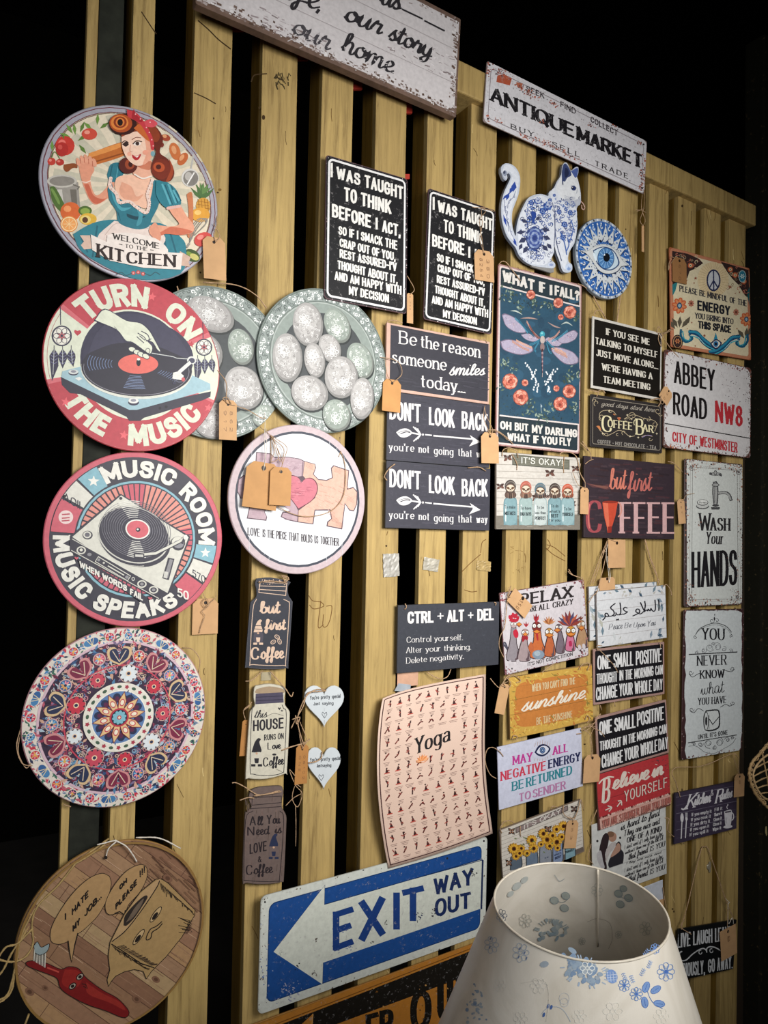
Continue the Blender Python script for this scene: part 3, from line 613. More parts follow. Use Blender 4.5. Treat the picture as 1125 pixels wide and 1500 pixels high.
def torus(name, R, r, z_, mat, parent, T, n=96, s=8):
    V = []; Fc = []
    for i in range(n):
        a = 2*math.pi*i/n
        for j in range(s):
            q = 2*math.pi*j/s; V.append(T @ Vector(((R+r*math.cos(q))*math.cos(a), (R+r*math.cos(q))*math.sin(a), z_+r*math.sin(q))))
    for i in range(n):
        for j in range(s): Fc.append((i*s+j, ((i+1)%n)*s+j, ((i+1)%n)*s+(j+1)%s, i*s+(j+1)%s))
    return mesh(name, V, Fc, mat, parent, True)
TRIM = plain('c9c0b0', .4)
torus('top_ring', LR, .0016, 0, TRIM, lamp, LI); torus('bottom_ring', LR+LH*LS, .0018, -LH, TRIM, lamp, LI)
LIi = np.array(LM.inverted())
def cone_hit(px, py, off=0, back=False):
    o = (LIi@np.array([*CAM, 1]))[:3]; d = LIi[:3, :3]@ray(px, py); A = LR-LS*0; k = LS          # r = LR - k z
    a = d[0]**2+d[1]**2-(k*d[2])**2; b_ = 2*(o[0]*d[0]+o[1]*d[1]+k*d[2]*(LR-k*o[2])); c_ = o[0]**2+o[1]**2-(LR-k*o[2])**2
    disc_ = max(b_*b_-4*a*c_, 0); ts = sorted([(-b_-math.sqrt(disc_))/(2*a), (-b_+math.sqrt(disc_))/(2*a)]); t = ts[1] if back else ts[0]
    p = o+d*t; nrm = np.array([p[0], p[1], 0]); nrm /= np.linalg.norm(nrm)+1e-9; nrm[2] = k; nrm /= np.linalg.norm(nrm)
    q = p+nrm*(off+.0002) if not back else p-nrm*(off+.0022); return (np.array(LM)@np.array([*q, 1]))[:3]
B1, B2, B3, GR = '7d95b8', '5576ae', '93a7bd', 'a9a79d'
def sprig(c, x, y, k, cols, a=0, n=6):
    for i in range(n):
        t = i/n; px_, py_ = x+k*t*math.cos(a), y+k*t*math.sin(a)
        for s_ in (-1, 1): c.ell(px_+k*.16*math.cos(a+s_*1.1), py_+k*.16*math.sin(a+s_*1.1), k*.15, k*.05, cols[i%len(cols)], a+s_*1.0, 8)
    c.line([(x, y), (x+k*math.cos(a), y+k*math.sin(a))], k*.035, cols[0])
def openflower(c, x, y, r, col, n=6, sq=.9, w=1.2):
    for i in range(n):
        a = 2*math.pi*i/n; c.ring(x+r*.6*math.cos(a), y+r*.6*math.sin(a)*sq, r*.36, r*.3, w, col, 0, 360, 10, a)
    c.ring(x, y, r*.22, r*.2, w, col, 0, 360, 10)
def outer(c):
    c.p('printed_flowers').z(640, 1220, .3733)
    R = random.Random(5)
    # large soft spray in the middle
    for i in range(70):
        x = 575+R.gauss(0, 42); y = 535+R.gauss(0, 24)+.3*(x-575); c.ell(x, y, R.uniform(8, 20), R.uniform(6, 13), R.choice(['8497ae', '92a3b4', '7b92ae', 'a0abb5']), R.uniform(0, 3), 9)
    for i in range(22):
        a = R.uniform(0, 6.28); x = 580+78*math.cos(a); y = 545+48*math.sin(a)+.25*78*math.cos(a); c.line([(x, y), (x+18*math.cos(a), y+16*math.sin(a))], 4, '9dafc4')
    openflower(c, 590, 530, 30, 'dfe2e0', 6, .9, 3)
    # right-hand bunch in stronger blue outline
    for x, y, r in ((735,598,24),(782,632,26),(898,545,36),(855,455,20)): openflower(c, x, y, r, '6c8cc0', 8, 1.1, 2.4); c.ell(x, y, r*.2, r*.2, '4a6bb0')
    c.ell(686, 563, 22, 28, '7592c4', -.3); 
    for i in range(4): c.line([(668+i*11, 545), (672+i*11, 585)], 1.8, 'c8d2e2'); c.line([(666, 548+i*10), (706, 545+i*10)], 1.8, 'c8d2e2')
    for x, y, a in ((730,550,1.2),(760,560,1.2),(800,560,-1.1),(828,530,-1.2),(812,480,-.9)): sprig(c, x, y, 32, ['6c8cc0', '86a0c8'], a, 4)
    c.line([(820,600),(832,640),(850,668),(885,690)], 2.6, '5f80b8', True)
    for x, y, a in ((858,615,-.6),(815,665,1.4),(872,670,.2),(820,605,-1.2)): c.ell(x, y, 22, 13, '7795c6', a); c.ring(x, y, 22, 13, 2, '4f72b2', 0, 360, 16, a); c.line([(x-14*math.cos(a), y-14*math.sin(a)), (x+14*math.cos(a), y+14*math.sin(a))], 1.6, '3f62a8')
    # small marks left of centre
    for x, y, r in ((330,470,34),(215,440,30),(255,325,22)): openflower(c, x, y, r, 'a9b5c4', 7, 1.3, 2.4)
    for x, y in ((322,487),(345,470),(326,455),(352,492),(212,415),(208,450)): c.ell(x, y, 3, 7, '7485a5', .4, 8)
    c.line([(225,290),(240,312),(262,330),(255,352)], 2.4, '95a4b8', True); c.line([(410,712),(430,690),(470,682),(500,700),(525,742)], 2, 'a5b2c2', True)
    for x, y in ((437,680),(449,684),(420,714)): c.ell(x, y, 5, 10, '4a67a0', .3, 8)
    for x, y, k in ((500,650,20),(500,665,16)): c.ring(x, y, k, k*1.1, 1.8, 'babec2', 0, 360, 12)
    for i in range(34):
        x = 150+R.gauss(0, 18); y = 665+R.gauss(0, 45); c.ell(x, y, R.uniform(3, 9), R.uniform(3, 8), R.choice(['93a5b8', 'a5b1bb', '7f95b0']), R.uniform(0, 3), 8)
    for x, y, r in ((690,700,40),(560,720,30),(880,720,32),(400,600,34),(250,600,26),(330,730,30)): openflower(c, x, y, r, 'dad6cc', 6, 1.0, 2)
    c.line([(330,590),(420,580),(440,640),(430,740)], 1.4, 'cfcabf', True)
cc_ = Canvas(lamp, lambda x, y, off=0: cone_hit(x, y, off), None, None, print_mat(.35)); cc_.STEP = .00003; outer(cc_); cc_.build()
ci = Canvas(lamp, lambda x, y, off=0: cone_hit(x, y, off, True), None, None, print_mat(.4)); ci.STEP = .00003
ci.p('printed_flowers_inside').z(640, 1220, .3733); R = random.Random(9)
for i in range(30): x = 450+R.gauss(0, 32); y = 385+R.gauss(0, 20); ci.ell(x, y, R.uniform(6, 14), R.uniform(5, 10), R.choice(['97a2a6', 'a6acaa', '8798a2']), R.uniform(0, 3), 8)
for i in range(26):
    a = R.uniform(3.2, 6.2); ci.line([(450+50*math.cos(a), 385+36*math.sin(a)), (450+72*math.cos(a), 385+54*math.sin(a))], 3.5, '9aa4a6')
for x, y, r in ((460,260,14),(500,290,14),(505,242,14),(715,235,14),(755,252,14),(722,276,14),(735,215,12)): ci.ell(x, y, r*1.2, r, '9ba19b', .4, 12); ci.ring(x, y, r*1.2, r, 2, '7d8a90', 0, 360, 12, .4)
ci.line([(470,262),(495,268),(520,250)], 2, '808c90', True); ci.line([(700,240),(730,250),(770,262)], 2, '808c90', True)
for x, y, r in ((822,372,26),(630,220,24),(345,340,26),(570,420,14),(715,395,14)): openflower(ci, x, y, r, 'b6b5ac', 7, 1.2, 2)
for x, y, r in ((310,205,22),(340,180,18),(285,235,16)): ci.ell(x, y, r, r*.6, 'b2b6b2', -.7, 10)
ci.line([(590,345),(630,332),(680,350),(690,410),(675,450)], 1.6, 'a0988a', True); ci.line([(460,160),(480,185),(500,175)], 2, '8f9ba0', True)
ci.build()
sv = [cone_hit(640+632*.3733, 1220+y*.3733, 0, True) for y in (140, 240, 340, 440)]
tube('seam', [sv], .0016, TRIM, lamp, 6, False)
pz = (LM @ Vector((0, 0, -LH+.01)))
tube('pole', [[(LC[0], LC[1], .02), (LC[0], LC[1], .35), np.array(LM @ Vector((0, 0, -LH*.5)))]], .008, plain('8a7a50', .3, .8), lamp, 12, False)
for a in range(3):
    tube('spoke', [[np.array(LM @ Vector((0, 0, -LH*.5))), np.array(LM @ Vector(((LR+LH*LS)*math.cos(a*2.1+.6), (LR+LH*LS)*math.sin(a*2.1+.6), -LH)))]], .0018, TRIM, lamp, 6, False)
bs = extrude('base', circle(.13, 48), 0, .022, plain('8a7a50', .3, .8), lamp, .004)
for f_, nm in ((None, 0),):
    wb = box('wall_back', -4, 5, 2.9, 3, 0, 4.2, plain('0b0906', .95, 0, .2, 5, spec=.1), None, 0); wb['kind'] = 'structure'
    ce = box('ceiling', -4, 5, -4, 3, 4.2, 4.3, plain('090807', .95, 0, .2, 5, spec=.1), None, 0); ce['kind'] = 'structure'
# ------------------------------------------------------------ helpers for printed pictures
def speck(c, n, xr, yr, size, cols, R, part=None, k=1.0):
    if part: c.p(part)
    for _ in range(n):
        x = R.uniform(*xr); y = R.uniform(*yr); s = R.uniform(.3, 1)*size; m = R.randint(5, 7)
        c.poly([(x+s*R.uniform(.4, 1)*math.cos(6.28*i/m), y+s*k*R.uniform(.4, 1)*math.sin(6.28*i/m)) for i in range(m)], R.choice(cols))
def edge_wear(c, R, n, cols, size=1.6, band=6):
    """chips along the four edges, in units of width/100"""
    H = 50*c.h/c.w; c.p('chipped_paint').loc(c.w/100)
    for _ in range(n):
        e = R.randint(0, 3); t = R.uniform(-1, 1); b = band*R.random()**2
        x, y = ((t*50, H-b), (t*50, -H+b), (50-b, t*H), (-50+b, t*H))[e]
        s = R.uniform(.3, 1)*size; m = R.randint(5, 7); c.poly([(x+s*R.uniform(.3, 1.2)*math.cos(6.28*i/m), y+s*R.uniform(.3, 1.2)*math.sin(6.28*i/m)) for i in range(m)], R.choice(cols))
def curl(c, x, y, r, a, w, col, turns=1.1, s=1):
    pts = []
    for i in range(10): t = i/9; q = a+s*turns*6.28*t; rr = r*(1-t*.8); pts.append((x+rr*math.cos(q), y+rr*math.sin(q)))
    c.line(pts, w, col, True)
def rose(c, x, y, r, R):
    c.ell(x, y, r, r*1.05, 'a85848', 0, 12)
    for k, n, cols in ((.62, 6, ('e0917c', 'd07e6a', 'eba792')), (.34, 5, ('c96c5a', 'e29a86', 'b85c4c')), (.12, 3, ('8e4238', 'c06454'))):
        a0 = R.uniform(0, 6)
        for j in range(n): a = a0+6.283*j/n; c.ell(x+r*k*math.cos(a), y+r*k*math.sin(a), r*.36*(.5+k), r*.3*(.5+k), R.choice(cols), a+1.57, 8).ring(x+r*k*math.cos(a), y+r*k*math.sin(a), r*.36*(.5+k), r*.3*(.5+k), r*.04, '8e4438', -80, 90, 6, a)
def leaf(c, x, y, l, a, col, w=.32):
    c.poly([(x, y), (x+l*.5*math.cos(a)-l*w*.5*math.sin(a), y+l*.5*math.sin(a)+l*w*.5*math.cos(a)), (x+l*math.cos(a), y+l*math.sin(a)), (x+l*.5*math.cos(a)+l*w*.5*math.sin(a), y+l*.5*math.sin(a)-l*w*.5*math.cos(a))], col)
def borderline(c, inset, w, col, r=2.0, part='border'):
    o = rrect(100-2*inset, 100*c.h/c.w-2*inset, max(r, .01), 5); c.p(part).loc(c.w/100); c.line(o, w, col, closed=True)
MDF = plain('5b4030', .7, 0, .15, 120)
# ------------------------------------------------------------ round signs on the left
def kitchen():
    c = disc('round_sign', 'round printed sign of red haired woman holding rolling pin, WELCOME TO THE KITCHEN', 'sign', (57, 318.5, 153, 413), .012, .006, plain('a6a3ae', .35, .2, .06, 30), None, print_mat(.4))
    c.loc(c.r/100).p('border').ring(0,0,95.5,95.5,1.4,'7a3440').ring(0,0,93.6,93.6,1.2,'c8b48c'); c.p('background').ell(0,0,92.6,92.6,'e3d5bd',0,64)
    c.ring(0,0,90.5,90.5,.7,'5a4a3a')
    c.z(0, 100, .3556)
    for i in range(22):
        a = math.radians(i*360/22+5); b = a+.14; c.poly([(545+60*math.cos(a), 480+60*math.sin(a)), (545+330*math.cos(a), 480+300*math.sin(a)), (545+330*math.cos(b), 480+300*math.sin(b)), (545+60*math.cos(b), 480+60*math.sin(b))], 'c6c0ab' if i%2 else 'cfc7b0')
    c.p('border').loc(c.r/100).ring(0,0,94,94,4.5,'a6a3ae').ring(0,0,91.5,91.5,.8,'6b3038').ring(0,0,96.5,96.5,.9,'6b3038').z(0, 100, .3556)
    c.p('food_print')
    def fruit(x, y, rx, ry, col, hi, a=0):
        c.ell(x, y, rx, ry, col, a, 16); c.ell(x-rx*.3, y-ry*.3, rx*.38, ry*.34, hi, a, 10)
    for x, y, a in ((300,270,-2.2),(320,300,-.6),(330,265,-1.2),(290,285,-2.8),(310,275,-1.7),(325,315,.9),(400,235,-1.5),(410,250,-.6),(380,255,-2.4),(215,345,-1.6),(235,350,-1)): leaf(c, x, y, 48, a, '5d7d35' if a > -1.5 else '6f9443')
    fruit(267,320,40,40,'c9372c','e8756a'); fruit(255,335,26,30,'b32a24','d4534a'); fruit(368,272,32,24,'cf4c3a','ee9a86'); c.line([(262,290),(258,275)], 6, '5d7d35')
    fruit(212,385,17,16,'c33c30','e58578'); fruit(247,388,17,14,'b8332a','e07a6e'); c.line([(212,372),(225,345),(246,374)], 3, '5d7d35', True)
    # pot, cucumber, fruit heap
    c.poly([(197,455),(212,560),(330,575),(322,470)], '9a948c').ell(255,466,62,27,'c4beb4').ell(255,466,52,20,'8b857d').poly([(235,500),(245,560),(262,562),(255,500)], 'c9c4bb').line([(300,480),(326,490),(318,500)], 5, '6b655d').poly([(288,500),(296,568),(318,570),(314,500)], '6e685f')
    c.poly([(205,490),(225,490),(255,540),(275,590),(262,600),(232,575),(212,540)], '4d6a2c', True); c.poly([(208,500),(218,498),(245,548),(240,560)], '74934a', True)
    fruit(290,592,42,40,'d5652f','f09a62'); c.ell(350,588,28,20,'4e6a2a').ell(350,590,20,13,'8aa348'); c.ell(362,622,36,24,'e0b03a').ell(352,624,22,17,'e9d07a').ell(350,626,12,12,'5a3518')
    fruit(284,643,36,34,'e08a3c','f3b878'); c.ell(284,643,28,26,'eda25c').ring(284,643,30,28,4,'f6d9a8')
    for i in range(8): c.line([(284,643),(284+24*math.cos(i*.785),643+22*math.sin(i*.785))], 2.4, 'f4cf98')
    # nuts and utensils on the right
    for x, y, rx, ry, a, co in ((682,287,20,14,.3,'a5482e'),(664,316,11,11,0,'7d2f22'),(720,343,22,37,-.3,'c9703c'),(752,375,18,30,.6,'c06434')): c.ell(x, y, rx, ry, co, a, 14); c.ell(x-4, y-6, rx*.45, ry*.5, 'e3a070', a, 10)
    c.line([(797,355),(784,425)], 7, 'b8b4ae').ell(783,452,36,38,'d6d2cc').ell(785,454,31,32,'837e78').ell(776,446,15,18,'b9b4ae'); c.line([(800,430),(770,480)], 5, 'efece8')
    for a in (-2.3,-1.9,-1.57,-1.2,-.8): leaf(c, 832, 545, 72, a, '4f7040', .2); leaf(c, 832, 520, 50, a+.15, '66894e', .22)
    c.ell(836,568,30,34,'d49a3e',0,14)
    for i in range(4): c.line([(812,548+i*14),(860,556+i*12)], 2, '9a6420').line([(815+i*13,540),(822+i*12,600)], 2, '9a6420')
    fruit(825,605,38,30,'e0a03c','f5c877'); c.poly([(768,520),(790,515),(795,600),(790,690),(770,690),(776,600)], 'c97a50', True)
    for k in (-14,-6,4,12): c.line([(780,720),(800+k,660),(835+k,620),(848,640),(800,690)], 3, '8d8780', True)
    c.line([(780,722),(768,740)], 8, '9a948c'); fruit(835,706,38,28,'cf4c46','e98a80',-.4); fruit(790,772,36,24,'3f5426','7d963c',.5); c.ell(800,778,20,12,'c8c070',.5)
    # the woman
    c.p('woman_print')
    c.poly([(300,685),(380,640),(470,625),(560,640),(660,640),(735,690),(765,740),(740,850),(560,870),(400,800),(330,750)], '2f7d8c', True)
    for q in ((330,690,360,760),(400,650,380,780),(700,680,735,800),(670,660,690,800)): c.line([q[:2], q[2:]], 7, '1d5f70')
    c.poly([(470,630),(545,645),(625,650),(680,700),(640,740),(480,740),(400,700)], 'e6d3ca', True); c.line([(430,690),(480,640),(560,660),(630,660)], 3, 'cdb5ab', True)
    # arm with rolling pin
    c.poly([(262,398),(300,392),(316,398),(318,412),(300,412),(276,428),(262,416)], '8e4a22', True); c.poly([(365,352),(500,305),(512,320),(515,358),(385,400),(368,385)], 'c06a2c', True); c.poly([(368,350),(500,308),(508,322),(372,368)], 'e2924a', True); c.line([(372,392),(512,350)], 6, '8e4718')
    c.poly([(322,395),(345,380),(378,395),(388,420),(372,455),(380,500),(400,525),(440,490),(450,450),(470,470),(455,525),(400,562),(370,545),(345,490),(330,440)], 'e2997c', True)
    c.poly([(345,480),(370,540),(400,560),(440,535),(420,540),(385,525),(365,480)], 'c8654a', True)
    for x, y in ((322,380),(338,370),(354,366),(372,372),(388,382)): c.ell(x, y+8, 9, 19, 'e5a184', -.3, 10); c.line([(x-8, y+2),(x-7, y+24)], 2, 'b4583e')
    c.line([(334,468),(355,472),(374,464)], 4, 'f0d9c8')
    # left sleeve, bodice
    c.poly([(440,440),(455,398),(490,390),(515,410),(500,450),(470,470),(448,462)], '2b7484', True); c.line([(462,400),(452,450)], 4, '1b5463'); c.line([(488,395),(478,455)], 4, '4f9aa8')
    c.poly([(442,500),(455,470),(480,520),(560,560),(600,590),(625,500),(632,460),(665,500),(650,570),(625,620),(610,655),(560,665),(490,640),(478,590),(450,545)], '2a7484', True)
    c.poly([(470,480),(485,450),(545,440),(600,448),(628,470),(618,540),(600,580),(550,560),(500,545),(478,515)], 'f0bfa4', True)
    c.poly([(500,470),(540,490),(560,530),(590,520),(560,550),(510,540),(490,510)], 'e2a387', True)
    c.poly([(455,500),(475,540),(500,575),(540,575),(500,590),(468,550)], '4d9fae', True).poly([(520,600),(560,612),(600,612),(560,626),(525,615)], '16424f', True).poly([(560,580),(585,600),(580,640),(560,650),(570,610)], '4693a2', True).poly([(480,590),(500,640),(520,655),(500,640),(488,600)], '1a5464', True)
    LP = smooth_pts([(455,455),(452,490),(478,520),(490,555),(530,552),(560,575),(600,598),(612,560),(606,520),(625,465)], 5)
    for q in LP: c.ell(q[0], q[1], 8, 7, 'ecd2c6', 0, 7)
    for q in LP[::2]: c.ell(q[0]+2, q[1]+4, 3, 3, 'c9a092', 0, 6)
    # right arm and sleeve
    c.poly([(690,580),(735,565),(765,610),(795,650),(790,680),(740,690),(680,685),(640,700),(618,690),(612,665),(640,650),(700,655),(735,645),(710,610)], 'e7a284', True); c.poly([(700,655),(760,665),(790,678),(740,690),(680,686),(640,702),(640,690)], 'cf7054', True)
    c.poly([(615,655),(640,640),(660,690),(655,715),(635,712),(622,690)], 'e09a7e', True)
    c.poly([(640,465),(680,470),(720,500),(742,545),(735,572),(690,580),(660,560),(640,520)], '2f7d8c', True)
    for q in ((665,480,700,565),(690,480,722,560),(710,505,735,550)): c.line([q[:2], q[2:]], 8, '5cabb9', True); c.line([(q[0]+12,q[1]+4),(q[2]+8,q[3])], 4, '1a5767')
    for i in range(6): c.ell(690+i*9, 580-i*1.5, 8, 7, 'e6b7ac', 0, 8)
    # neck, face, hair
    c.poly([(548,390),(620,380),(630,440),(600,455),(560,455),(545,430)], 'eab095', True); c.poly([(560,400),(620,385),(618,420),(580,415)], 'cc7c5e', True); c.line([(550,440),(585,458),(622,448)], 6, 'f3e6da', True)
    c.poly([(560,240),(620,230),(668,290),(655,350),(690,380),(715,430),(700,468),(660,468),(625,440),(622,400),(640,350),(612,300)], '6a2415', True)
    c.ell(662,420,40,42,'7b2a17',.3).ell(652,412,24,20,'b9502a',.3).ell(650,411,11,10,'4d150c'); c.poly([(690,370),(712,420),(700,462),(680,470),(700,420)], 'a24322', True)
    c.ell(525,405,38,34,'5a1c12').ell(532,400,20,22,'9c4425').ell(535,400,9,12,'3c100a')
    c.poly([(498,290),(520,270),(580,268),(620,300),(628,350),(612,385),(580,405),(550,402),(520,375),(502,335)], 'f3cdb6', True); c.poly([(590,280),(625,310),(628,352),(612,385),(585,402),(600,350)], 'e8a58a', True)
    c.ell(596,352,12,10,'eb9f86').ell(530,358,9,9,'eeac94')
    c.poly([(500,318),(515,308),(528,318),(515,328)], '33201c', True); c.ell(562,316,15,8,'f6ece6',-.1).ell(563,315,8,8,'3c2a26').line([(544,318),(560,304),(582,308)], 4, '2a1512', True).line([(540,300),(558,290),(578,292)], 3, '7a3a28', True).line([(500,312),(512,304),(526,312)], 4, '2a1512', True)
    c.line([(535,320),(532,345),(542,350)], 2.5, 'd08c74', True); c.poly([(540,360),(558,366),(578,358),(570,378),(556,384),(544,374)], 'b5242c', True).poly([(545,364),(558,369),(572,363),(562,373)], 'fdf6f0'); c.ell(626,357,9,11,'7ba5ae')
    c.poly([(498,288),(500,250),(560,225),(620,230),(655,280),(640,310),(600,290),(560,265)], '8e3a1c', True)
    c.ell(503,236,58,44,'3a120b',.1).ell(495,232,47,38,'b34f22',.1).ell(490,230,36,30,'e2853c').ell(492,228,27,24,'8c3517').ell(492,228,18,18,'d97b38').ell(492,229,11,14,'1f0a08')
    c.poly([(548,252),(600,300),(620,305),(608,275),(575,235)], 'c9652c', True)
    c.poly([(520,175),(560,190),(590,225),(600,240),(625,290),(632,335),(620,340),(612,300),(585,250),(560,225),(525,205)], 'c93a42', True); c.poly([(590,225),(620,215),(645,232),(630,248),(600,245)], 'd8505a', True); c.poly([(548,172),(560,200),(585,220),(572,228),(540,210)], 'a8262f', True)
    for x, y in ((555,195),(575,215),(615,228),(612,270),(622,300),(628,325),(600,250)): c.ell(x, y, 3, 3, 'f6c0bd', 0, 6)
    c.p('banner'); c.poly([(328,690),(370,690),(380,745),(345,748),(332,730),(345,715)], 'd8b8a6'); c.poly([(740,755),(785,780),(775,800),(782,820),(730,812)], 'cfae9c')
    c.poly([(372,688),(450,725),(600,755),(750,765),(742,832),(590,825),(450,795),(378,752)], 'ece0d8'); c.poly([(440,690),(520,680),(640,705),(690,760),(600,760),(450,730)], 'ece0d8', True)
    c.p('lettering').text('WEL', 464,706, 536,722, 24, '2a2320', 5.5, 'serif').text('COME', 546,724, 652,748, 24, '2a2320', 5.5, 'serif').text('TO THE', 514,742, 604,756, 15, '2a2320', 3.5, 'serif').text('KIT', 402,782, 506,803, 56, '2a1c1a', 13, 'serif', 50).text('CHEN', 524,806, 716,822, 48, '2a1c1a', 12, 'serif', 50)
    c.line([(487,727),(502,731)], 3, '2a2320').line([(616,751),(630,753)], 3, '2a2320')
    c.p('flourish_print')
    for x, y in ((568,842),(548,845),(588,848)): c.ell(x, y, 9, 8, 'b84a48').ell(x, y, 4, 4, 'e8a09a')
    for s_ in (-1, 1): c.line([(568+s_*25,845),(568+s_*50,855),(568+s_*70,842),(568+s_*90,852)], 3, '2c4c55', True)
    c.build(); cord(c, [[(790,350,.03),(800,362,.02),(780,400,.019)]], z=(0,100,.3556), mat=WHITE_STRING) if False else None
kitchen()
price_tag('blank brown price tag hanging at lower right of the round kitchen sign', [(838,700),(932,690),(930,872),(834,868)], .024, [[(888,715,.027),(880,680,.027),(893,640,.024),(885,560,.006)],[(888,715,.027),(905,690,.027),(880,640,.024)]], None, (0,100,.3556))
def turntable_hand():
    c = disc('round_sign', 'round red and cream sign with hand on turntable, TURN ON THE MUSIC', 'sign', (61.5, 322, 407.5, 661), .023, .004, plain('b5444c', .45), None, print_mat(.38)); c.z(40, 400, .2667)
    CR, RD, RD2, DK = 'd9dcc8', 'b8434e', 'cf6a72', '37354a'
    c.p('background').loc(c.r/100).ell(0,0,98.6,98.6,CR,0,64); c.ring(0,0,95,95,.5,'b06468',150,205,20)
    def sec(a0, a1, r0, r1, col): c.sector(0,0,r0,r1,a0,a1,col,28)
    sec(31, 146, 62, 98.6, RD); sec(200, 340, 62, 98.6, RD); sec(28,31.5,62,98.6,RD2); sec(145,148.5,62,98.6,RD2); sec(197,200,62,98.6,RD2); sec(340,342,62,98.6,RD2)
    c.ell(0,0,64,64,CR,0,48); c.ell(0,1,61,61,DK,0,48)
    c.p('lettering'); c.arc('TURN', 67.5, 26, 139, 84, CR, 6.6, sp=2.4); c.arc('ON', 67.5, 26, 62, 35, CR, 6.6, sp=2.4)
    c.arc('THE', 93, 24, 214, 247, CR, 6.4, flip=True, sp=2.4); c.arc('MUSIC', 94, 25, 268, 327, CR, 6.4, flip=True, sp=2.2)
    c.p('star_print'); c.z(40,400,.2667)
    for x, y, r, co in ((685,130,26,'e0656c'),(210,708,28,'e0656c'),(530,890,28,'e0656c'),(995,740,24,'e0656c'),(900,392,20,RD)): c.star(x, y, r, co, a=-80)
    c.poly([(275,345),(258,325),(262,312),(275,318),(288,314),(296,326)], RD, True)
    for (x, y, r, cx_) in ((189,345,56,0),(970,408,46,0)):
        k = r/56; c.p('dreamcatcher_print'); c.line([(x-8*k, y-170*k),(x-6*k, y-60*k)], 5*k, DK); c.ell(x, y, r, r*1.02, DK, 0, 24).ell(x, y, r*.84, r*.88, 'e8e4d8', 0, 24)
        for i in range(6): c.ring(x+r*.42*math.cos(i*1.047), y+r*.42*math.sin(i*1.047), r*.4, r*.26, 3*k, DK, 0, 360, 12, i*1.047)
        c.star(x, y, r*.42, 'b06468', 6, .5).ell(x, y, 7*k, 7*k, DK)
        for dx, l, s_ in ((-42, 190, -1), (5, 120, 0), (52, 110, 1)):
            X = x+dx*k; Y = y+60*k; c.line([(X, Y-8*k), (X, Y+20*k)], 4*k, DK); c.poly([(X, Y+10*k), (X-26*k, Y+50*k), (X-20*k, Y+l*.6*k), (X+s_*12*k, Y+l*k), (X+24*k, Y+l*.55*k), (X+22*k, Y+40*k)], DK); c.line([(X, Y+15*k), (X+s_*6*k, Y+l*.8*k)], 3*k, 'cfd2cc')
            for j in range(4): c.line([(X, Y+(40+j*18)*k), (X-18*k, Y+(28+j*18)*k)], 1.6*k, '9a9ac0'); c.line([(X, Y+(40+j*18)*k), (X+18*k, Y+(28+j*18)*k)], 1.6*k, '9a9ac0')
    c.p('turntable_print')
    c.poly([(184,570),(560,745),(1008,650),(1005,680),(960,700),(640,795),(620,812),(560,812),(545,790),(290,665),(235,660),(190,615)], '33313f'); c.poly([(192,540),(300,512),(900,560),(1004,608),(1006,640),(600,752),(560,752),(186,572)], '9dbcc6')
    c.ell(606,470,306,212,DK,.03,48).ell(600,535,306,152,'d8d8cc',.05,48).ell(600,528,304,150,'2d2b38',.05,48).ring(598,530,290,140,3,'8c8a94',0,360,50,.05)
    c.ell(598,505,288,142,'2d2b38',.05,48).ell(608,500,110,54,'dd6a60',0,32).ell(600,330,10,10,DK)
    c.poly([(330,450),(380,330),(470,250),(560,225),(700,245),(800,320),(860,400),(880,470),(700,400),(500,385),(360,430)], '3f3d52', True)
    for i in range(9): c.ring(598,505,140+i*16,62+i*8.5,2.2,'7f93bd',160,198,10,.05); c.ring(598,505,140+i*16,62+i*8.5,2.2,'8a9cc4',78,104,10,.05); c.ring(598,505,150+i*15,66+i*8,1.8,'7f93bd',20,38,8,.05)
    c.ring(600,540,300,150,4,'e0dfd6',20,165,40,.05)
    c.line([(680,440),(800,462),(820,470),(905,478)], 9, DK).line([(680,440),(800,460),(820,468),(905,474)], 4, 'cdd0cc').ell(902,480,26,22,'d8d8d4').ell(902,482,17,15,'45455a').line([(895,490),(830,548)], 26, DK).line([(895,490),(832,546)], 19, 'e0e0d8').poly([(800,548),(830,540),(858,565),(850,590),(795,580)], 'e0e0d8').line([(800,585),(830,600),(850,598)], 7, '5a5a6a').ell(855,585,10,12,'c05a60').poly([(795,600),(815,596),(818,612),(798,612)], DK)
    c.ell(253,548,28,15,DK).ell(253,543,27,13,'cfd2d0').ell(253,541,15,7,'8c8c98').poly([(262,578),(285,570),(302,582),(280,592)], 'e0e0dc'); c.ell(583,712,30,16,DK).ell(582,702,28,15,'e0e0dc').ell(582,700,15,8,'8c8c98').ell(728,742,7,8,'222').ell(762,735,8,8,'222222') if False else None
    c.ell(583,712,30,16,DK).ell(582,702,28,15,'e0e0dc').ell(582,700,15,8,'8c8c98').ell(728,742,7,8,'1c1b24').ell(762,735,8,8,'1c1b24')
    c.ell(610,492,12,20,'1c1b24').ell(610,474,9,7,'e8e8e0')
    c.p('hand_print'); c.poly([(366,262),(425,196),(540,258),(620,272),(670,310),(700,360),(735,435),(715,430),(690,385),(650,380),(690,400),(682,440),(665,448),(640,430),(575,385),(535,378),(488,318),(395,275)], DK, True)
    c.poly([(372,258),(428,202),(540,262),(618,277),(664,314),(694,362),(728,428),(712,418),(688,380),(655,372),(684,405),(678,438),(664,441),(640,424),(578,380),(540,370),(492,312),(398,270)], CR, True)
    for x, y, a in ((575,420,.3),(602,436,.3),(624,448,.5),(650,458,.5)): c.ell(x, y, 23, 15, DK, a, 12); c.ell(x, y, 19, 12, CR, a, 12)
    for q in ([(605,330),(640,352),(655,375)],[(615,345),(645,370)],[(600,350),(640,385)],[(625,320),(660,340),(672,372)],[(650,375),(680,362)]): c.line(q, 4.5, DK, True)
    c.line([(492,312),(478,295),(485,322)], 3, DK).ring(661,428,12,14,2.5,DK)
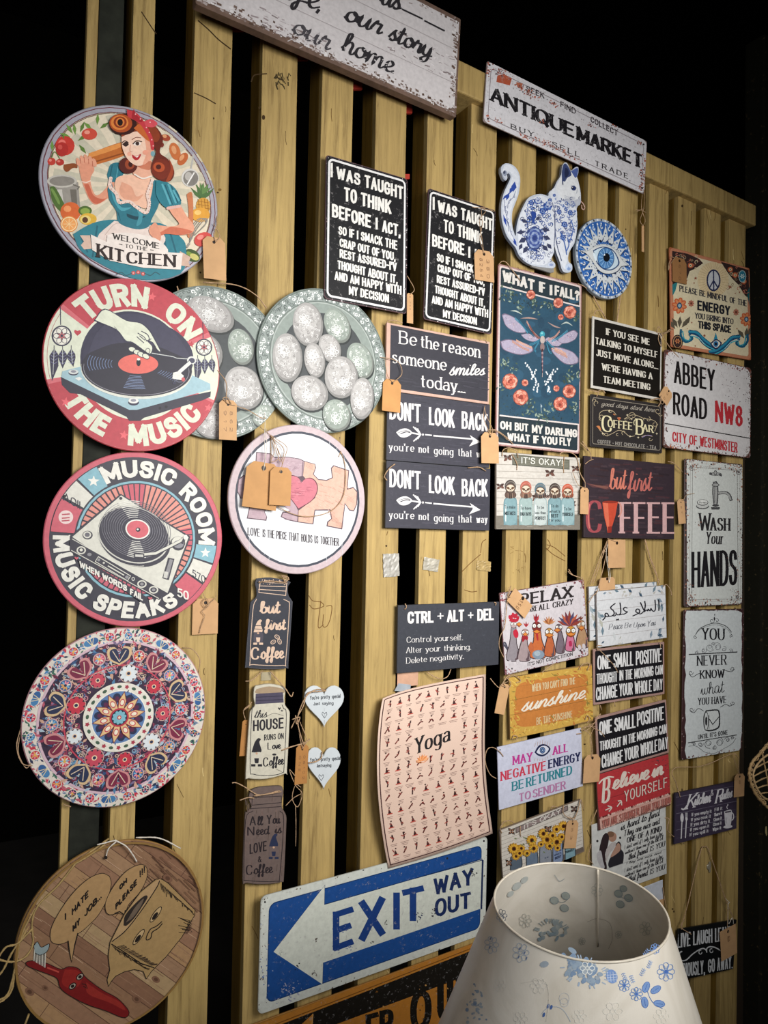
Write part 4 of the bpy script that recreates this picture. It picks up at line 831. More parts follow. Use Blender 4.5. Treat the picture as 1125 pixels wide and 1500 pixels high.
    c.build()
def eggs(label, ext, d, R, rot, group, pose):
    c = disc('egg_plate_sign', label, 'sign', ext, d, .004, plain('7f8a84', .35, 0, .05), group, print_mat(.35)); k = c.r/100
    c.loc(k, rot).p('background').ell(0,0,98.5,98.5,'828a85',0,64); c.p('lace_rim').ring(0,0,90,90,15,'8e9793').ring(0,0,98,98,1.2,'5d6862').ring(0,0,82,82,.8,'5d6862')
    for i in range(250):
        a = i*2*math.pi/250; r = 90+5.5*math.sin(i*2.4); curl(c, r*math.cos(a), r*math.sin(a), R.uniform(2,3.4), R.uniform(0,6), .95, R.choice(['565f5c','e6e8e6','646d6a','f0f1ef']), .9)
    for i in range(44): a = i*2*math.pi/44; c.ell(85*math.cos(a), 85*math.sin(a), 1.3, 1.3, 'eceeec', 0, 6)
    c.p('background'); c.ell(0,0,80,80,'8c9690',0,48).ring(0,0,80,80,1.5,'aab2ad'); c.ell(0,-2,66,68,'44484a',0,40)
    c.p('egg_print')
    for (x, y, rx, ry, a, green) in pose:
        c.ell(x+1.5, y-2.5, rx, ry, '2e3232', a, 28); c.ell(x, y, rx, ry, '767b75' if green else '868482', a, 28); c.ell(x-rx*.06, y+ry*.06, rx*.93, ry*.93, '8f9890' if green else 'a3a09e', a, 28); c.ell(x-rx*.15, y+ry*.16, rx*.7, ry*.7, '9fa89f' if green else 'b8b5b3', a, 20)
        n = int(rx*ry/7)
        for _ in range(n):
            t = R.uniform(0, 6.28); q = math.sqrt(R.random())*.84; u, v = rx*q*math.cos(t), ry*q*math.sin(t)
            X, Y = x+u*math.cos(a)-v*math.sin(a), y+u*math.sin(a)+v*math.cos(a); curl(c, X, Y, R.uniform(1.2, 2.8), R.uniform(0, 6), .55, R.choice(['e0e3e0', 'e9eae8', '87908a', 'cfd4cf', '7d8a80'] if green else ['e0dedd', 'e8e6e5', '85817f', 'cfccca', '938f8d']), R.uniform(.5, 1.1), R.choice((-1, 1)))
        if rx > 13:
            X, Y = x+rx*R.uniform(-.3,.3), y+ry*R.uniform(-.3,.3)
            for q in (4.6, 3.2, 1.8): c.ring(X, Y, q, q, .7, 'f2f2f0', R.uniform(0,90), R.uniform(300,400), 12)
            for i in range(7): c.ring(X+6.5*math.cos(i*.9), Y+6.5*math.sin(i*.9), 2.4, 2, .6, 'f2f2f0', 0, 360, 8)
    c.build(); return c
# egg positions read off the front plate (plate radius 100, y up)
FR = [(-27,46,23,30,0,0),(18,52,20,25,.55,1),(-56,-4,22,33,0,0),(7,18,17,20,.5,0),(-16,-2,16,24,.15,0),(56,8,21,26,.5,1),(26,-20,26,30,-.3,0),(-22,-48,28,24,0,0),(60,-46,19,30,-.1,0),(20,-74,22,22,0,1)]
eb = eggs('sage green plate sign with printed lace eggs, behind the turntable sign, tagged at its foot', (205, 414, 414, 648), .010, random.Random(3), 0, 'egg plate signs', [(-8,62,32,22,-.25,0),(-20,8,28,30,-.9,0),(34,26,18,24,.2,1),(40,-28,27,29,.5,0),(-26,-52,22,26,.2,0),(2,-76,30,24,0,0),(70,-62,18,14,.6,1)])
ef = eggs('sage green plate sign with ten printed lace eggs, overlapping its twin on the left', (377, 565, 421, 635), .017, random.Random(4), 0, 'egg plate signs', FR)
tube('hanging_cord', [[Wp(240+x*.32, 400+y*.32, .014) for x, y in p_] for p_ in ([(60,60),(70,90),(62,75)], [(180,42),(330,55),(420,100),(470,160)])], .0012, JUTE, eb.root)
turntable_hand()
price_tag('brown price tag with faint writing tied over the rear egg plate sign', [(252,580),(336,582),(332,768),(254,760)], .030, [[(300,600,.033),(285,585,.033),(285,500,.032),(240,440,.026)],[(300,600,.033),(380,625,.026),(440,660,.022),(465,665,.022)],[(300,600,.033),(270,575,.033),(290,570,.033),(310,600,.034)]], ['9 1 7', '8 6 2'], (240,400,.32))
def music_room():
    c = disc('round_sign', 'round pink edged sign with cream turntable, MUSIC ROOM and MUSIC SPEAKS', 'sign', (61, 327.5, 664, 916), .012, .005, plain('c8606e', .45), None, print_mat(.38))
    CR, DK, PK, BL = 'd9d6cc', '3d3b46', 'c8606e', '86b3c0'; R = random.Random(8)
    c.loc(c.r/100).p('background').ell(0,0,99,99,PK,0,64).ell(0,0,94,94,DK,0,64); c.ring(0,0,65.5,65.5,2.4,BL); c.ell(0,0,63,63,'d98f83',0,48)
    for i in range(60): a = 6*i; c.line([(30*math.cos(math.radians(a)),30*math.sin(math.radians(a))),(63*math.cos(math.radians(a)),63*math.sin(math.radians(a)))], 1.5, DK)
    for a0, a1, col in ((83,108,'c8606e'),(-8,14,'c8606e'),(200,300,'c06070')): c.sector(0,0,30,63,a0,a1,col,10)
    for i in range(60):
        a = math.radians(6*i)
        if not (14 < 6*i < 83): c.line([(30*math.cos(a),30*math.sin(a)),(63*math.cos(a),63*math.sin(a))], 1.4, DK)
    c.p('border_print')
    for a0, a1, col in ((121,136,BL),(137.5,151,CR),(153,176,PK),(-17,-4,BL),(-33,-18.5,CR),(-50,-34.5,PK)): c.sector(0,0,68.5,93,a0,a1,col,8)
    for a in (128.5, -10.5): c.star(81*math.cos(math.radians(a)), 81*math.sin(math.radians(a)), 6.5, 'e8e6de', a=90)
    c.ell(81*math.cos(math.radians(164)), 81*math.sin(math.radians(164)), 7.5, 7.5, 'e6cfcc'); 
    for dy in (3, -1, -4): c.line([(-82, 22+dy),(-74, 23+dy)], 1.4, 'b8505e')
    c.p('lettering'); c.arc('MUSIC', 70.5, 20, 119, 62, 'e4e1d8', 5.2); c.arc('ROOM', 70.5, 20, 49, -2, 'e4e1d8', 5.2)
    c.arc('MUSIC', 90.5, 19, 180, 229, 'e4e1d8', 5, flip=True); c.arc('SPEAKS', 90.5, 19, 239, 302, 'e4e1d8', 5, flip=True)
    c.z(40,650,.2667); c.text('A0II', 196,310, 290,362, 46, DK, 6, h1=44).text('570', 905,728, 975,768, 40, DK, 5).text('50', 822,838, 885,860, 48, 'e4e1d8', 8)
    c.p('turntable_print'); c.poly([(232,508),(512,275),(895,510),(778,822),(722,858),(232,592)], DK); c.poly([(246,512),(514,284),(884,514),(772,812),(735,842)], 'd5d3c8'); c.poly([(244,522),(770,818),(722,850),(240,585)], DK)
    c.line([(244,522),(770,818)], 4, 'd5d3c8').line([(240,585),(722,850)], 4, 'd5d3c8'); 
    c.ell(585,520,206,150,DK,.35,48).ell(582,505,200,148,'c9c7c0',.3,48).ell(582,498,198,150,'3b3945',.3,48); c.ring(583,500,196,148,3,'d5d3c8',0,360,48,.3).ring(584,512,200,156,3,'d5d3c8',60,180,30,.3)
    for i in range(10): c.ring(596,470,80+i*12.5,66+i*9.5,2,'8b8992',0,360,44,.3)
    for i in range(10): c.ring(596,470,80+i*12.5,66+i*9.5,3.6,'e4e2dc',225,262,10,.3); c.ring(596,470,80+i*12.5,66+i*9.5,3.6,'e4e2dc',60,92,10,.3)
    c.ell(604,470,68,54,'e4e2dc',.2,28).ell(604,470,60,47,'d0646f',.2,28).ell(606,472,13,12,'2b2933').ell(604,470,6,5,'e4e2dc')
    c.ell(825,545,40,36,DK,0,24).ell(825,540,34,30,'d5d3c8').ell(828,560,32,26,DK).ell(828,552,28,22,'8c8a90').line([(585,614),(700,606),(830,540),(870,515)], 20, DK).line([(588,612),(702,602),(830,538),(868,514)], 13, 'd5d3c8'); c.poly([(582,602),(640,604),(640,632),(584,626)], DK).poly([(590,607),(634,609),(634,622),(590,620)], 'c9c7c0')
    c.line([(862,508),(848,550)], 12, DK).ell(866,514,12,14,'e4e2dc')
    c.ell(330,502,28,24,DK).ell(328,500,22,19,'d5d3c8').ell(328,500,14,12,'6b6971').ell(512,300,9,8,DK); c.poly([(772,625),(806,632),(775,748),(740,738)], DK).poly([(780,633),(798,637),(770,738),(748,732)], '8f8d90').poly([(750,700),(772,705),(765,740),(745,735)], 'c9c7c0')
    c.ell(295,585,26,22,'d5d3c8').ell(295,585,18,15,DK).ell(295,583,9,8,'d5d3c8').ell(340,608,12,9,'8f8d90'); c.line([(378,632),(558,740)], 36, 'd5d3c8').line([(381,634),(555,738)], 27, DK).line([(440,670),(530,722)], 6, 'd5d3c8').ell(390,638,8,8,'8f8d90').ell(545,732,10,9,'8f8d90').ell(418,654,6,6,'c9c7c0')
    for x, y in ((628,770),(692,802)): c.ell(x, y, 26, 21, 'd5d3c8').ell(x, y, 18, 14, DK).ell(x, y, 10, 8, '8f8d90')
    c.ell(580,742,9,11,'c9c7c0').ell(580,742,5,6,DK)
    c.p('lettering'); c.poly([(275,640),(300,625),(660,845),(640,878)], DK); c.text('WHEN WORDS', 285,676, 545,812, 33, 'e4e1d8', 7.5, sp=2).text('FAIL', 562,826, 632,862, 33, 'e4e1d8', 7.5)
    c.p('heart_print')
    for x, y in ((268,628),(672,848)): c.poly([(x,y+9),(x-12,y-2),(x-7,y-8),(x,y-3),(x+8,y-7),(x+12,y)], PK)
    c.p('nail_mark_print').ell(205,288,8,7,'2a2020').ell(978,742,5,9,'2a2020'); c.build(); return c
music_room()
price_tag('brown price tag with tangled brown string below the round music room sign', [(905,852),(1050,848),(1046,1048),(908,1045)], .006, [[(975,900,.012),(960,870,.012),(985,850,.012),(995,890,.012),(960,920,.012),(975,945,.012),(955,1000,.01),(945,1040,.01)],[(975,900,.012),(1030,850,.012),(1038,830,.012)],[(978,850,.012),(960,800,.014),(978,745,.02)]], None, (40,650,.2667), sr=.0007)
def mandala():
    c = disc('round_sign', 'round sign printed as ornate red and blue floral mandala plate', 'sign', (30, 301.5, 920, 1182.5), .014, .004, plain('b98a90', .45), None, print_mat(.38))
    R = random.Random(11); k = c.r/100; c.loc(k, math.radians(8)); BL, NV, RD, CR, PK = '4a7fae', '2c3350', 'c2384a', 'dcd3c8', 'c97f94'
    c.p('rim_print').ell(0,0,99,99,CR,0,64)
    def blossom(x, y, r, col, ring=CR, n=7):
        c.ell(x, y, r, r, ring, 0, 14); c.ell(x, y, r*.84, r*.84, col, 0, 14)
        for i in range(n): a = 6.283*i/n; c.ell(x+r*.45*math.cos(a), y+r*.45*math.sin(a), r*.3, r*.13, R.choice([CR, 'e58a96', '7fb0cf', 'd8a060']), a, 8)
        c.ell(x, y, r*.22, r*.22, NV if R.random() < .5 else 'e0b050', 0, 8)
    def filler(r0, r1, n, s, cols):
        for _ in range(n):
            a = R.uniform(0, 6.283); r = math.sqrt(R.uniform(r0*r0, r1*r1)); leaf(c, r*math.cos(a), r*math.sin(a), R.uniform(.5, 1)*s, R.uniform(0, 6.28), R.choice(cols), .4)
    filler(86, 97.5, 620, 8, [NV, BL, '3f6a5a', RD, 'b85a6a', '6b7f9a'])
    for i in range(28):
        a = 6.283*i/28
        if i%4 == 0: 
            c.ell(91*math.cos(a), 91*math.sin(a), 8.5, 5.6, CR, a+1.57, 14).ell(91*math.cos(a)-3*math.sin(a), 91*math.sin(a)+3*math.cos(a), 3.9, 5, BL, a, 12).ell(91*math.cos(a)+3*math.sin(a), 91*math.sin(a)-3*math.cos(a), 3.9, 5, '365f94', a, 12)
            for j in (-2, 0, 2): c.line([(86.5*math.cos(a),86.5*math.sin(a)),(94.5*math.cos(a)-j*1.8*math.sin(a), 94.5*math.sin(a)+j*1.8*math.cos(a))], .7, 'e0cfa8')
        elif i%4 in (1, 3): blossom(91*math.cos(a), 91*math.sin(a), 5.6, RD)
        else: blossom(91*math.cos(a), 91*math.sin(a), 5, random.Random(i).choice([BL, NV, 'b04a5a', 'd08a5a']))
    c.p('floral_print').ring(0,0,84,84,2.6,'d3b4c0').ell(0,0,82.6,82.6,'3a2c40',0,64)
    filler(42, 81, 1100, 10, ['6b2c44', '8e3a52', '38507a', '4f7fa6', '7a6a8a', 'b5566a', 'c9a08a', '503050', 'a8bccb', '2e2438'])
    for _ in range(420): a = R.uniform(0,6.28); r = R.uniform(43, 81); curl(c, r*math.cos(a), r*math.sin(a), R.uniform(1.5,3.2), R.uniform(0,6), .6, R.choice(['d9a2a8','c8bcae','8fb2c8','d07a80','e6c7a8']))
    c.ring(0,0,58,58,1.4,'c4485a')
    for i in range(10):
        a = 6.283*i/10+.2; X, Y = 69*math.cos(a), 69*math.sin(a); col = [('d2b48c',NV),('c98a8a','7a2a44')][i%2]
        for s_ in (-1, 1):
            b = a+s_*.42; pts = [(58*math.cos(a),58*math.sin(a)),(66*math.cos(a+s_*.17),66*math.sin(a+s_*.17)),(77*math.cos(a+s_*.17),77*math.sin(a+s_*.17)),(79*math.cos(a+s_*.07),79*math.sin(a+s_*.07)),(72*math.cos(a+s_*.02),72*math.sin(a+s_*.02))]
            c.poly(pts, col[0], True); c.poly([((p[0]*.8+X*.2), (p[1]*.8+Y*.2)) for p in pts], col[1], True); c.line([(62*math.cos(a),62*math.sin(a)),(75*math.cos(a+s_*.1),75*math.sin(a+s_*.1))], .9, 'd9c4ac', True)
        a2 = a+.314; blossom(70*math.cos(a2), 70*math.sin(a2), 7, [BL, RD, 'b5566a', '3c5f92'][i%4], 'caa9a4', 9)
    for i in range(9):
        a = 6.283*i/9+.55; r = 9.5 if i%2 else 8; x, y = 49*math.cos(a), 49*math.sin(a); col = [RD, '3d78a8', 'c24a5c'][i%3]
        c.ell(x, y, r*1.1, r*1.1, 'c8a8a0', 0, 16).ell(x, y, r, r, '2e2438', 0, 16); c.flower(x, y, r*1.05, 'd9dfe2' if i%3 == 1 else col, 'e9c9a8', 9, 1, .6); c.ell(x, y, r*.2, r*.2, NV, 0, 8)
    c.p('medallion_print').ell(0,0,38.5,38.5,'e3ded2',0,48).ell(0,0,30,30,'e3ded2',0,40).ring(0,0,29.5,29.5,1.2,'f0ece2')
    for i in range(26): a = 6.283*i/26; (c.star(34*math.cos(a), 34*math.sin(a), 2.8, 'a83a4c', 5, .6) if i%2 else c.ell(34*math.cos(a), 34*math.sin(a), 1.8, 2.6, '48604e', a, 8))
    c.ell(0,0,29,29,'5f7fae',0,40); filler(16, 28, 60, 5, ['3a4f86', '8aa6cc', '2c3350'])
    for i in range(10): a = 6.283*i/10+.31; c.ell(22*math.cos(a), 22*math.sin(a), 5.4, 4.4, NV, a, 12).ell(21*math.cos(a), 21*math.sin(a), 3, 2.4, '5b2a4a', a, 10)
    for i in range(10):
        a = 6.283*i/10; c.poly([(8*math.cos(a-.4),8*math.sin(a-.4)),(19*math.cos(a-.22),19*math.sin(a-.22)),(28.5*math.cos(a),28.5*math.sin(a)),(19*math.cos(a+.22),19*math.sin(a+.22)),(8*math.cos(a+.4),8*math.sin(a+.4))], 'e0bd8a'); c.line([(8*math.cos(a-.4),8*math.sin(a-.4)),(19*math.cos(a-.22),19*math.sin(a-.22)),(28.5*math.cos(a),28.5*math.sin(a)),(19*math.cos(a+.22),19*math.sin(a+.22)),(8*math.cos(a+.4),8*math.sin(a+.4))], .9, '7a2a30'); c.ell(16.5*math.cos(a), 16.5*math.sin(a), 4.2, 2.9, 'c2485a', a, 12).ell(16.5*math.cos(a), 16.5*math.sin(a), 3, 2, 'ece4cc', a, 10)
    c.ell(0,0,10.5,10.5,'b83a4a',0,24).ell(0,0,8.6,8.6,'1f2638',0,24); c.flower(0,0,8,'7db4c4','c24a50',10,1,.6); c.ell(0,0,1.4,1.4,'e8d8c0',0,8)
    c.build(); tube('hanging_cord', [[Wp(10+x*.2756, 900+y*.2756, d) for x, y, d in p_] for p_ in ([(75,600,.01),(52,700,.02),(80,790,.024),(135,805,.024)],[(75,620,.008),(60,730,.016),(100,815,.022),(130,790,.024)],[(930,178,.01),(985,185,.022),(1025,240,.022),(1018,310,.018)],[(300,1010,.01),(340,1022,.01)])], .0009, JUTE, c.root); return c
mandala()
# ------------------------------------------------------------ love puzzle disc
def love():
    c = disc('round_sign', 'white round sign with wooden jigsaw heart print, LOVE IS THE PIECE THAT HOLDS US TOGETHER', 'sign', (334.2, 534.6, 622, 841), .020, .006, plain('b9a6aa', .5), None, print_mat(.45))
    c.loc(c.r/100).p('background').ell(0,0,99,99,'c3b0b4',0,64).ell(0,0,91,91,'dfe0e2',0,64).ring(0,0,89.5,89.5,3.2,'3c3f4c').ell(0,0,86.5,86.5,'dfe0e4',0,64)
    R = random.Random(2)
    for x in (-70,-42,-14,14,42,66): c.line([(x,-84),(x,84)], .5, 'c6c8cf')
    for _ in range(60): x = R.uniform(-70,70); y = R.uniform(-80,70); c.line([(x,y),(x+R.uniform(-.6,.6), y+R.uniform(4,16))], .4, R.choice(['cdcfd6','eceef0']))
    c.z(300, 600, .2311).p('puzzle_print')
    O = '5a4550'
    def piece(pts, col, g, a):
        c.poly(pts, O, True); m = (sum(p[0] for p in pts)/len(pts), sum(p[1] for p in pts)/len(pts)); c.poly([(m[0]+(p[0]-m[0])*.97, m[1]+(p[1]-m[1])*.97) for p in pts], col, True)
    c.poly([(325,268),(420,278),(440,300),(520,298),(600,310),(630,325),(700,345),(705,370),(690,410),(720,440),(770,445),(805,430),(798,370),(815,352),(915,385),(905,500),(940,490),(968,520),(965,600),(945,645),(915,640),(890,600),(870,760),(770,740),(775,710),(800,690),(790,640),(700,640),(688,728),(590,715),(520,700),(480,680),(490,650),(540,640),(480,600),(400,600),(380,650),(395,680),(390,705),(265,690),(280,620),(270,560),(225,565),(205,520),(212,440),(245,415),(290,430),(320,340)], O)
    c.poly([(330,274),(418,284),(440,306),(520,303),(600,315),(628,330),(620,420),(560,430),(555,560),(590,640),(585,708),(522,694),(488,677),(496,656),(545,645),(480,594),(396,594),(376,650),(390,678),(385,698),(272,685),(286,620),(276,552),(230,560),(210,518),(217,446),(247,420),(294,436),(326,345)], 'b39aa3')
    c.poly([(632,330),(697,348),(699,372),(684,410),(718,446),(772,451),(811,434),(804,374),(818,359),(909,390),(899,508),(940,497),(962,524),(959,600),(942,638),(918,634),(886,590),(864,752),(778,735),(782,714),(806,692),(796,632),(695,634),(682,722),(592,710),(594,640),(700,560),(708,470),(640,440),(622,420)], 'd2aa98')
    for _ in range(46):
        x = R.uniform(640, 890); y = R.uniform(450, 620); c.line([(x, y), (x+R.uniform(20, 60), y+R.uniform(14, 34))], 2, R.choice(['b98c7c', 'c39a88', 'a87d70', 'e0bcaa']))
    for x, y in ((800,650),(820,690),(640,680),(660,350),(840,380),(920,560),(850,720)):
        for k in range(4): c.line([(x-20, y-14+k*8), (x+26, y+6+k*8)], 1.8, 'b98c7c')
    for _ in range(30): x = R.uniform(500, 600); y = R.uniform(315, 400); c.line([(x, y), (x+R.uniform(10, 26), y+R.uniform(-16, 12))], 2, R.choice(['937884', '9d828c', 'c6b0b8']))
    for x, y in ((330,650),(530,680),(240,490),(370,300)):
        for k in range(5): c.line([(x-30, y-16+k*8), (x+24, y-18+k*9)], 1.8, '937884')
    c.line([(622,330),(614,440)], 4, O)
    H = [(592,632),(550,575),(500,520),(490,450),(520,418),(560,416),(595,432),(610,462),(632,440),(668,432),(700,450),(716,490),(706,540),(670,585)]
    c.poly(H, '5a2836', True); c.poly([(600+(x-600)*.95, 520+(y-520)*.95) for x, y in H], 'c4707e', True)
    for _ in range(44): y = R.uniform(445, 580); x = R.uniform(500+max(0, y-520)*.8, 650-max(0, y-520)*.9); c.line([(x, y), (x+R.uniform(16, 42), y+R.uniform(-2, 2))], 2.4, R.choice(['a04e60', 'd88d98', 'b05c6c', '8e4456']))
    c.p('lettering'); x0, y0, x1, y1 = 270, 796, 850, 866
    ws = [('LOVE', 0, .135), ('IS', .165, .195), ('THE', .215, .295), ('PIECE', .315, .43), ('THAT', .45, .565), ('HOLDS', .585, .71), ('US', .73, .775), ('TOGETHER', .795, 1.0)]
    for t, a, b in ws: c.text(t, x0+(x1-x0)*a, y0+(y1-y0)*a, x0+(x1-x0)*b, y0+(y1-y0)*b, 50, '4a4448', 6, 'sans', nib=.8, sp=1.6)
    c.build()
    z = (300,600,.2311)
    tube('hanging_cord', [[Wp(z[0]+x*z[2], z[1]+y*z[2], d) for x, y, d in p_] for p_ in ([(860,262,.027),(890,360,.029),(885,520,.03),(840,610,.03),(760,660,.03),(640,678,.03),(530,650,.031),(440,590,.034),(415,480,.034),(420,300,.03),(415,160,.026)],[(855,175,.02),(857,205,.027)],[(862,262,.026),(848,300,.027)])], .0009, JUTE, c.root)
    return c
love()
Z = (300,600,.2311)
K2 = plain('b98a58', .8, 0, .08, 40, .3)
price_tag('larger plain brown price tag on the round love sign, lying under a smaller one', [(278,318),(470,352),(462,650),(228,605)], .038, [[(372,388,.041),(382,300,.038),(378,180,.036),(382,80,.02),(378,20,.018)],[(372,388,.041),(392,250,.038),(388,120,.03)]], None, Z, col=K2, smat=WHITE_STRING, sr=.0006)
price_tag('smaller plain brown price tag lying over the larger one on the love sign', [(415,345),(545,385),(548,610),(410,605)], .044, [[(475,398,.047),(490,330,.039),(440,200,.036),(418,165,.03)],[(475,398,.047),(500,320,.039),(520,240,.036),(460,190,.034),(418,165,.03)],[(418,165,.03),(440,260,.036),(420,330,.036),(470,300,.036),(430,180,.033),(350,110,.02)],[(418,170,.03),(500,250,.034),(480,330,.036),(450,250,.036),(425,160,.03)]], None, Z, col=K2, sr=.0007)
# ------------------------------------------------------------ long sign at the top
def home():
    c = board('wooden_sign', 'big distressed white wooden sign with cursive words our story, our home', 'sign', [(294,-172),(674,30),(668,173),(292,5)], .030, .018, plain('6a5347', .7, 0, .25, 60, .6), .004, pm=print_mat(.6), K=200)
    R = random.Random(6); W = 100; H = 50*c.h/c.w; c.loc(c.w/100).p('background').poly([(-48.6,-H+2),(49,-H+1.6),(49.2,H-1.6),(-48.6,H-2)], 'd3cdce')
    c.p('scuff_print')
    for _ in range(420):
        e = R.random(); b = abs(R.gauss(0, 1.5))
        x, y = (R.uniform(-49, 49), -H+1.2+b) if e < .62 else ((48.9-b, R.uniform(-H, H)) if e < .85 else (R.uniform(-49, 49), H-1.5-b*.6))
        c.line([(x, y), (x+R.uniform(-1.6, 1.6), y+R.uniform(-.4, .4))], R.uniform(.2, .9), R.choice(['7d6a62', '8f7d78', '5a463c', 'b3a6a4', 'e2dddd', '69544a']))
    for _ in range(130):
        x = R.choice([R.uniform(-30, -6), R.uniform(20, 46)]); y = R.uniform(-H+1, -H+8) if x < 0 else R.uniform(-6, 3); c.line([(x, y), (x+R.uniform(-2.5, 2.5), y+R.uniform(-.5, .5))], R.uniform(.15, .6), R.choice(['9d9092', 'b5aaac', '877a7a', 'e0dadb']))
    for y in (-H*.34, H*.33): c.line([(-48,y),(49,y)], .18, 'aaa0a2')
    c.z(250,0,.4).p('lettering'); K = '2d2a2e'
    c.text('life,', 380,-18, 570,52, 100, K, 13, 'script', 92, slant=.25)
    c.text('our', 632,75, 765,128, 78, K, 13, 'script', slant=.25, h1=74).text('story', 795,145, 950,216, 74, K, 11.5, 'script', slant=.25, h1=72)
    c.text('our', 440,120, 575,186, 78, '4a464b', 11, 'script', slant=.25).text('home.', 622,186, 830,280, 84, K, 11.5, 'script', slant=.25, h1=72)
    c.text('us', 765,15, 838,42, 78, K, 12, 'script', slant=.2).line([(846,34),(922,70)], 6, K).line([(928,76),(1003,114)], 6, K)
    c.p('scuff_print')
    for _ in range(60): x = R.uniform(440, 960); y = 110+(x-440)*.3+R.uniform(-30, 50); c.line([(x, y), (x+R.uniform(-14, 14), y+R.uniform(-3, 8))], R.uniform(1, 4), R.choice(['d3cdce', 'cbc4c6']))
    return c.build()
home()
def antique():
    c = board('metal_sign', 'rusty white metal sign reading ANTIQUE MARKET on the top rail', 'sign', [(713,87.5),(947.8,208.5),(944,283.5),(708,178.7)], .023, .0025, plain('8a7a78', .5), .006, pm=print_mat(.4, .15), K=200)
    R = random.Random(12); c.loc(c.w/100).p('background').poly(rrect(99.4, 99.4*c.h/c.w*1.0, 2.4), 'dbd8dc'); borderline(c, 2.4, .35, '8d8388', 2)
    c.z(680,60,.2667).p('lettering'); K = '1d1a1e'
    c.text('ANTIQUE', 150,330, 600,532, 78, K, 21, 'serif', 74, nib=.34, sp=1.2).text('MARKET', 626,545, 972,700, 74, K, 21, 'serif', 74, nib=.34, sp=1.2)
    for t, a, b in (('SEEK', (340,276), (440,318)), ('FIND', (528,362), (612,404)), ('COLLECT', (694,444), (842,524))): c.text(t, *a, *b, 32, '3a3438', 5.5, 'sans', sp=3.4)
    for t, a, b in (('BUY', (258,482), (380,528)), ('SELL', (484,578), (632,640)), ('TRADE', (720,684), (898,758))): c.text(t, *a, *b, 27, '2d292c', 6, 'serif', sp=7)
    for x, y in ((645,430),(656,434),(672,652),(910,768),(445,505),(470,515),(492,525)): c.ell(x, y, 2.5, 3, K, 0, 6)
    c.p('rust_speck'); 
    c.poly([(182,190),(215,182),(262,205),(250,245),(215,235),(176,225)], 'b4573c').poly([(285,225),(322,235),(310,262),(292,255)], 'b46a52')
    RU = ['b4573c', '96402e', 'c98c7c', '6e3a34', 'bda0a0', 'a4705e', '4c3436']
    for cx, cy, sx, sy, n in ((200,170,45,30,50),(330,270,50,22,50),(370,300,30,16,24),(490,345,40,16,30),(440,560,70,18,60),(560,620,60,16,40),(190,440,30,20,24),(980,740,14,60,50),(970,800,12,25,30),(560,300,70,10,30),(840,470,60,10,20),(700,470,20,12,12),(130,160,10,40,24),(430,445,14,12,10),(990,660,5,20,10),(130,420,8,30,14),(960,560,20,10,12),(340,530,30,10,16)):
        for _ in range(n): x = R.gauss(cx, sx*.6); y = cy+(x-cx)*.45+R.gauss(0, sy*.5); c.ell(x, y, R.uniform(1.2, 6), R.uniform(1.2, 5), R.choice(RU), R.uniform(0, 3), 6)
    speck(c, 90, (120,990), (150,800), 3, ['4a4346', '7a6a6c'], R)
    c.p('screw_hole_print').ell(140,133,5,5,'2a2424').ell(130,428,5,6,'2a2424').ell(985,568,5,5,'2a2424').ell(976,808,5,6,'2a2424')
    return c.build()
antique()
price_tag('brown price tag seen edge-on, dangling from the ANTIQUE MARKET sign on knotted string', [(1030,515),(1050,520),(1046,705),(1036,690)], .03, [[(1040,520,.032),(1020,480,.03),(1045,400,.03),(1048,290,.027),(1045,270,.027)],[(1040,520,.032),(1055,480,.03),(1030,400,.03),(1035,300,.027)],[(990,410,.03),(1030,412,.031),(1062,430,.03)],[(1000,420,.03),(1050,400,.031)]], None, (720,220,.2133), sr=.0008)
# ------------------------------------------------------------ "I was taught" twins
def taught(label, corners, lines, zz, g):
    c = board('metal_sign', label, 'sign', corners, .022, .003, plain('5a4046', .5), .007, g, pm=print_mat(.42, .1), K=160); R = random.Random(3)
    c.loc(c.w/100).p('background').poly(rrect(99, 99*c.h/c.w, 4), '17171a'); borderline(c, 3.6, 2.2, 'e4e2e2', 5)
    c.z(*zz).p('lettering')
    for t, x0, y0, x1, y1, h, w, h1 in lines: c.text(t, x0, y0, x1, y1, h, 'e9e6e0', w, 'sans', h1, sp=2.6)
    edge_wear(c, R, 110, ['5a4046', '8a7478', 'c9c4c6', '3a2a2e'], 1.1, 3.4); speck(c.loc(c.w/100), 60, (-46,46), (-72,72), .5, ['55555a', '8a8a8e'], R)
    return c.build()
z1 = (460,210,.2489)
taught('black metal sign I WAS TAUGHT TO THINK, fully readable with nothing over it', [(476,225),(596.4,263.5),(595.6,462.6),(477.4,435)],
 [('I', 97,198, 106,200, 84,13,84),('WAS', 132,205,272,250,70,13,70),('TAUGHT', 297,256,525,333,72,13,76),('TO', 176,338,252,358,82,14,82),('THINK', 275,365,455,418,78,14,80),('BEFORE', 105,432,335,500,78,14,76),('I', 362,505,368,507,70,13,70),('ACT,', 400,520,510,552,70,13,70),
  ('SO IF I SMACK THE', 143,535,490,628,50,9,54),('CRAP OUT OF YOU,', 150,608,480,694,50,9,50),('REST ASSURED-I\'V', 150,672,486,754,50,9,50),('THOUGHT ABOUT IT,', 137,738,492,828,50,9,52),('AND AM HAPPY WITH', 120,802,514,892,50,9,52),('MY DECISION', 204,890,440,940,52,9,50)], z1, 'black I WAS TAUGHT signs')
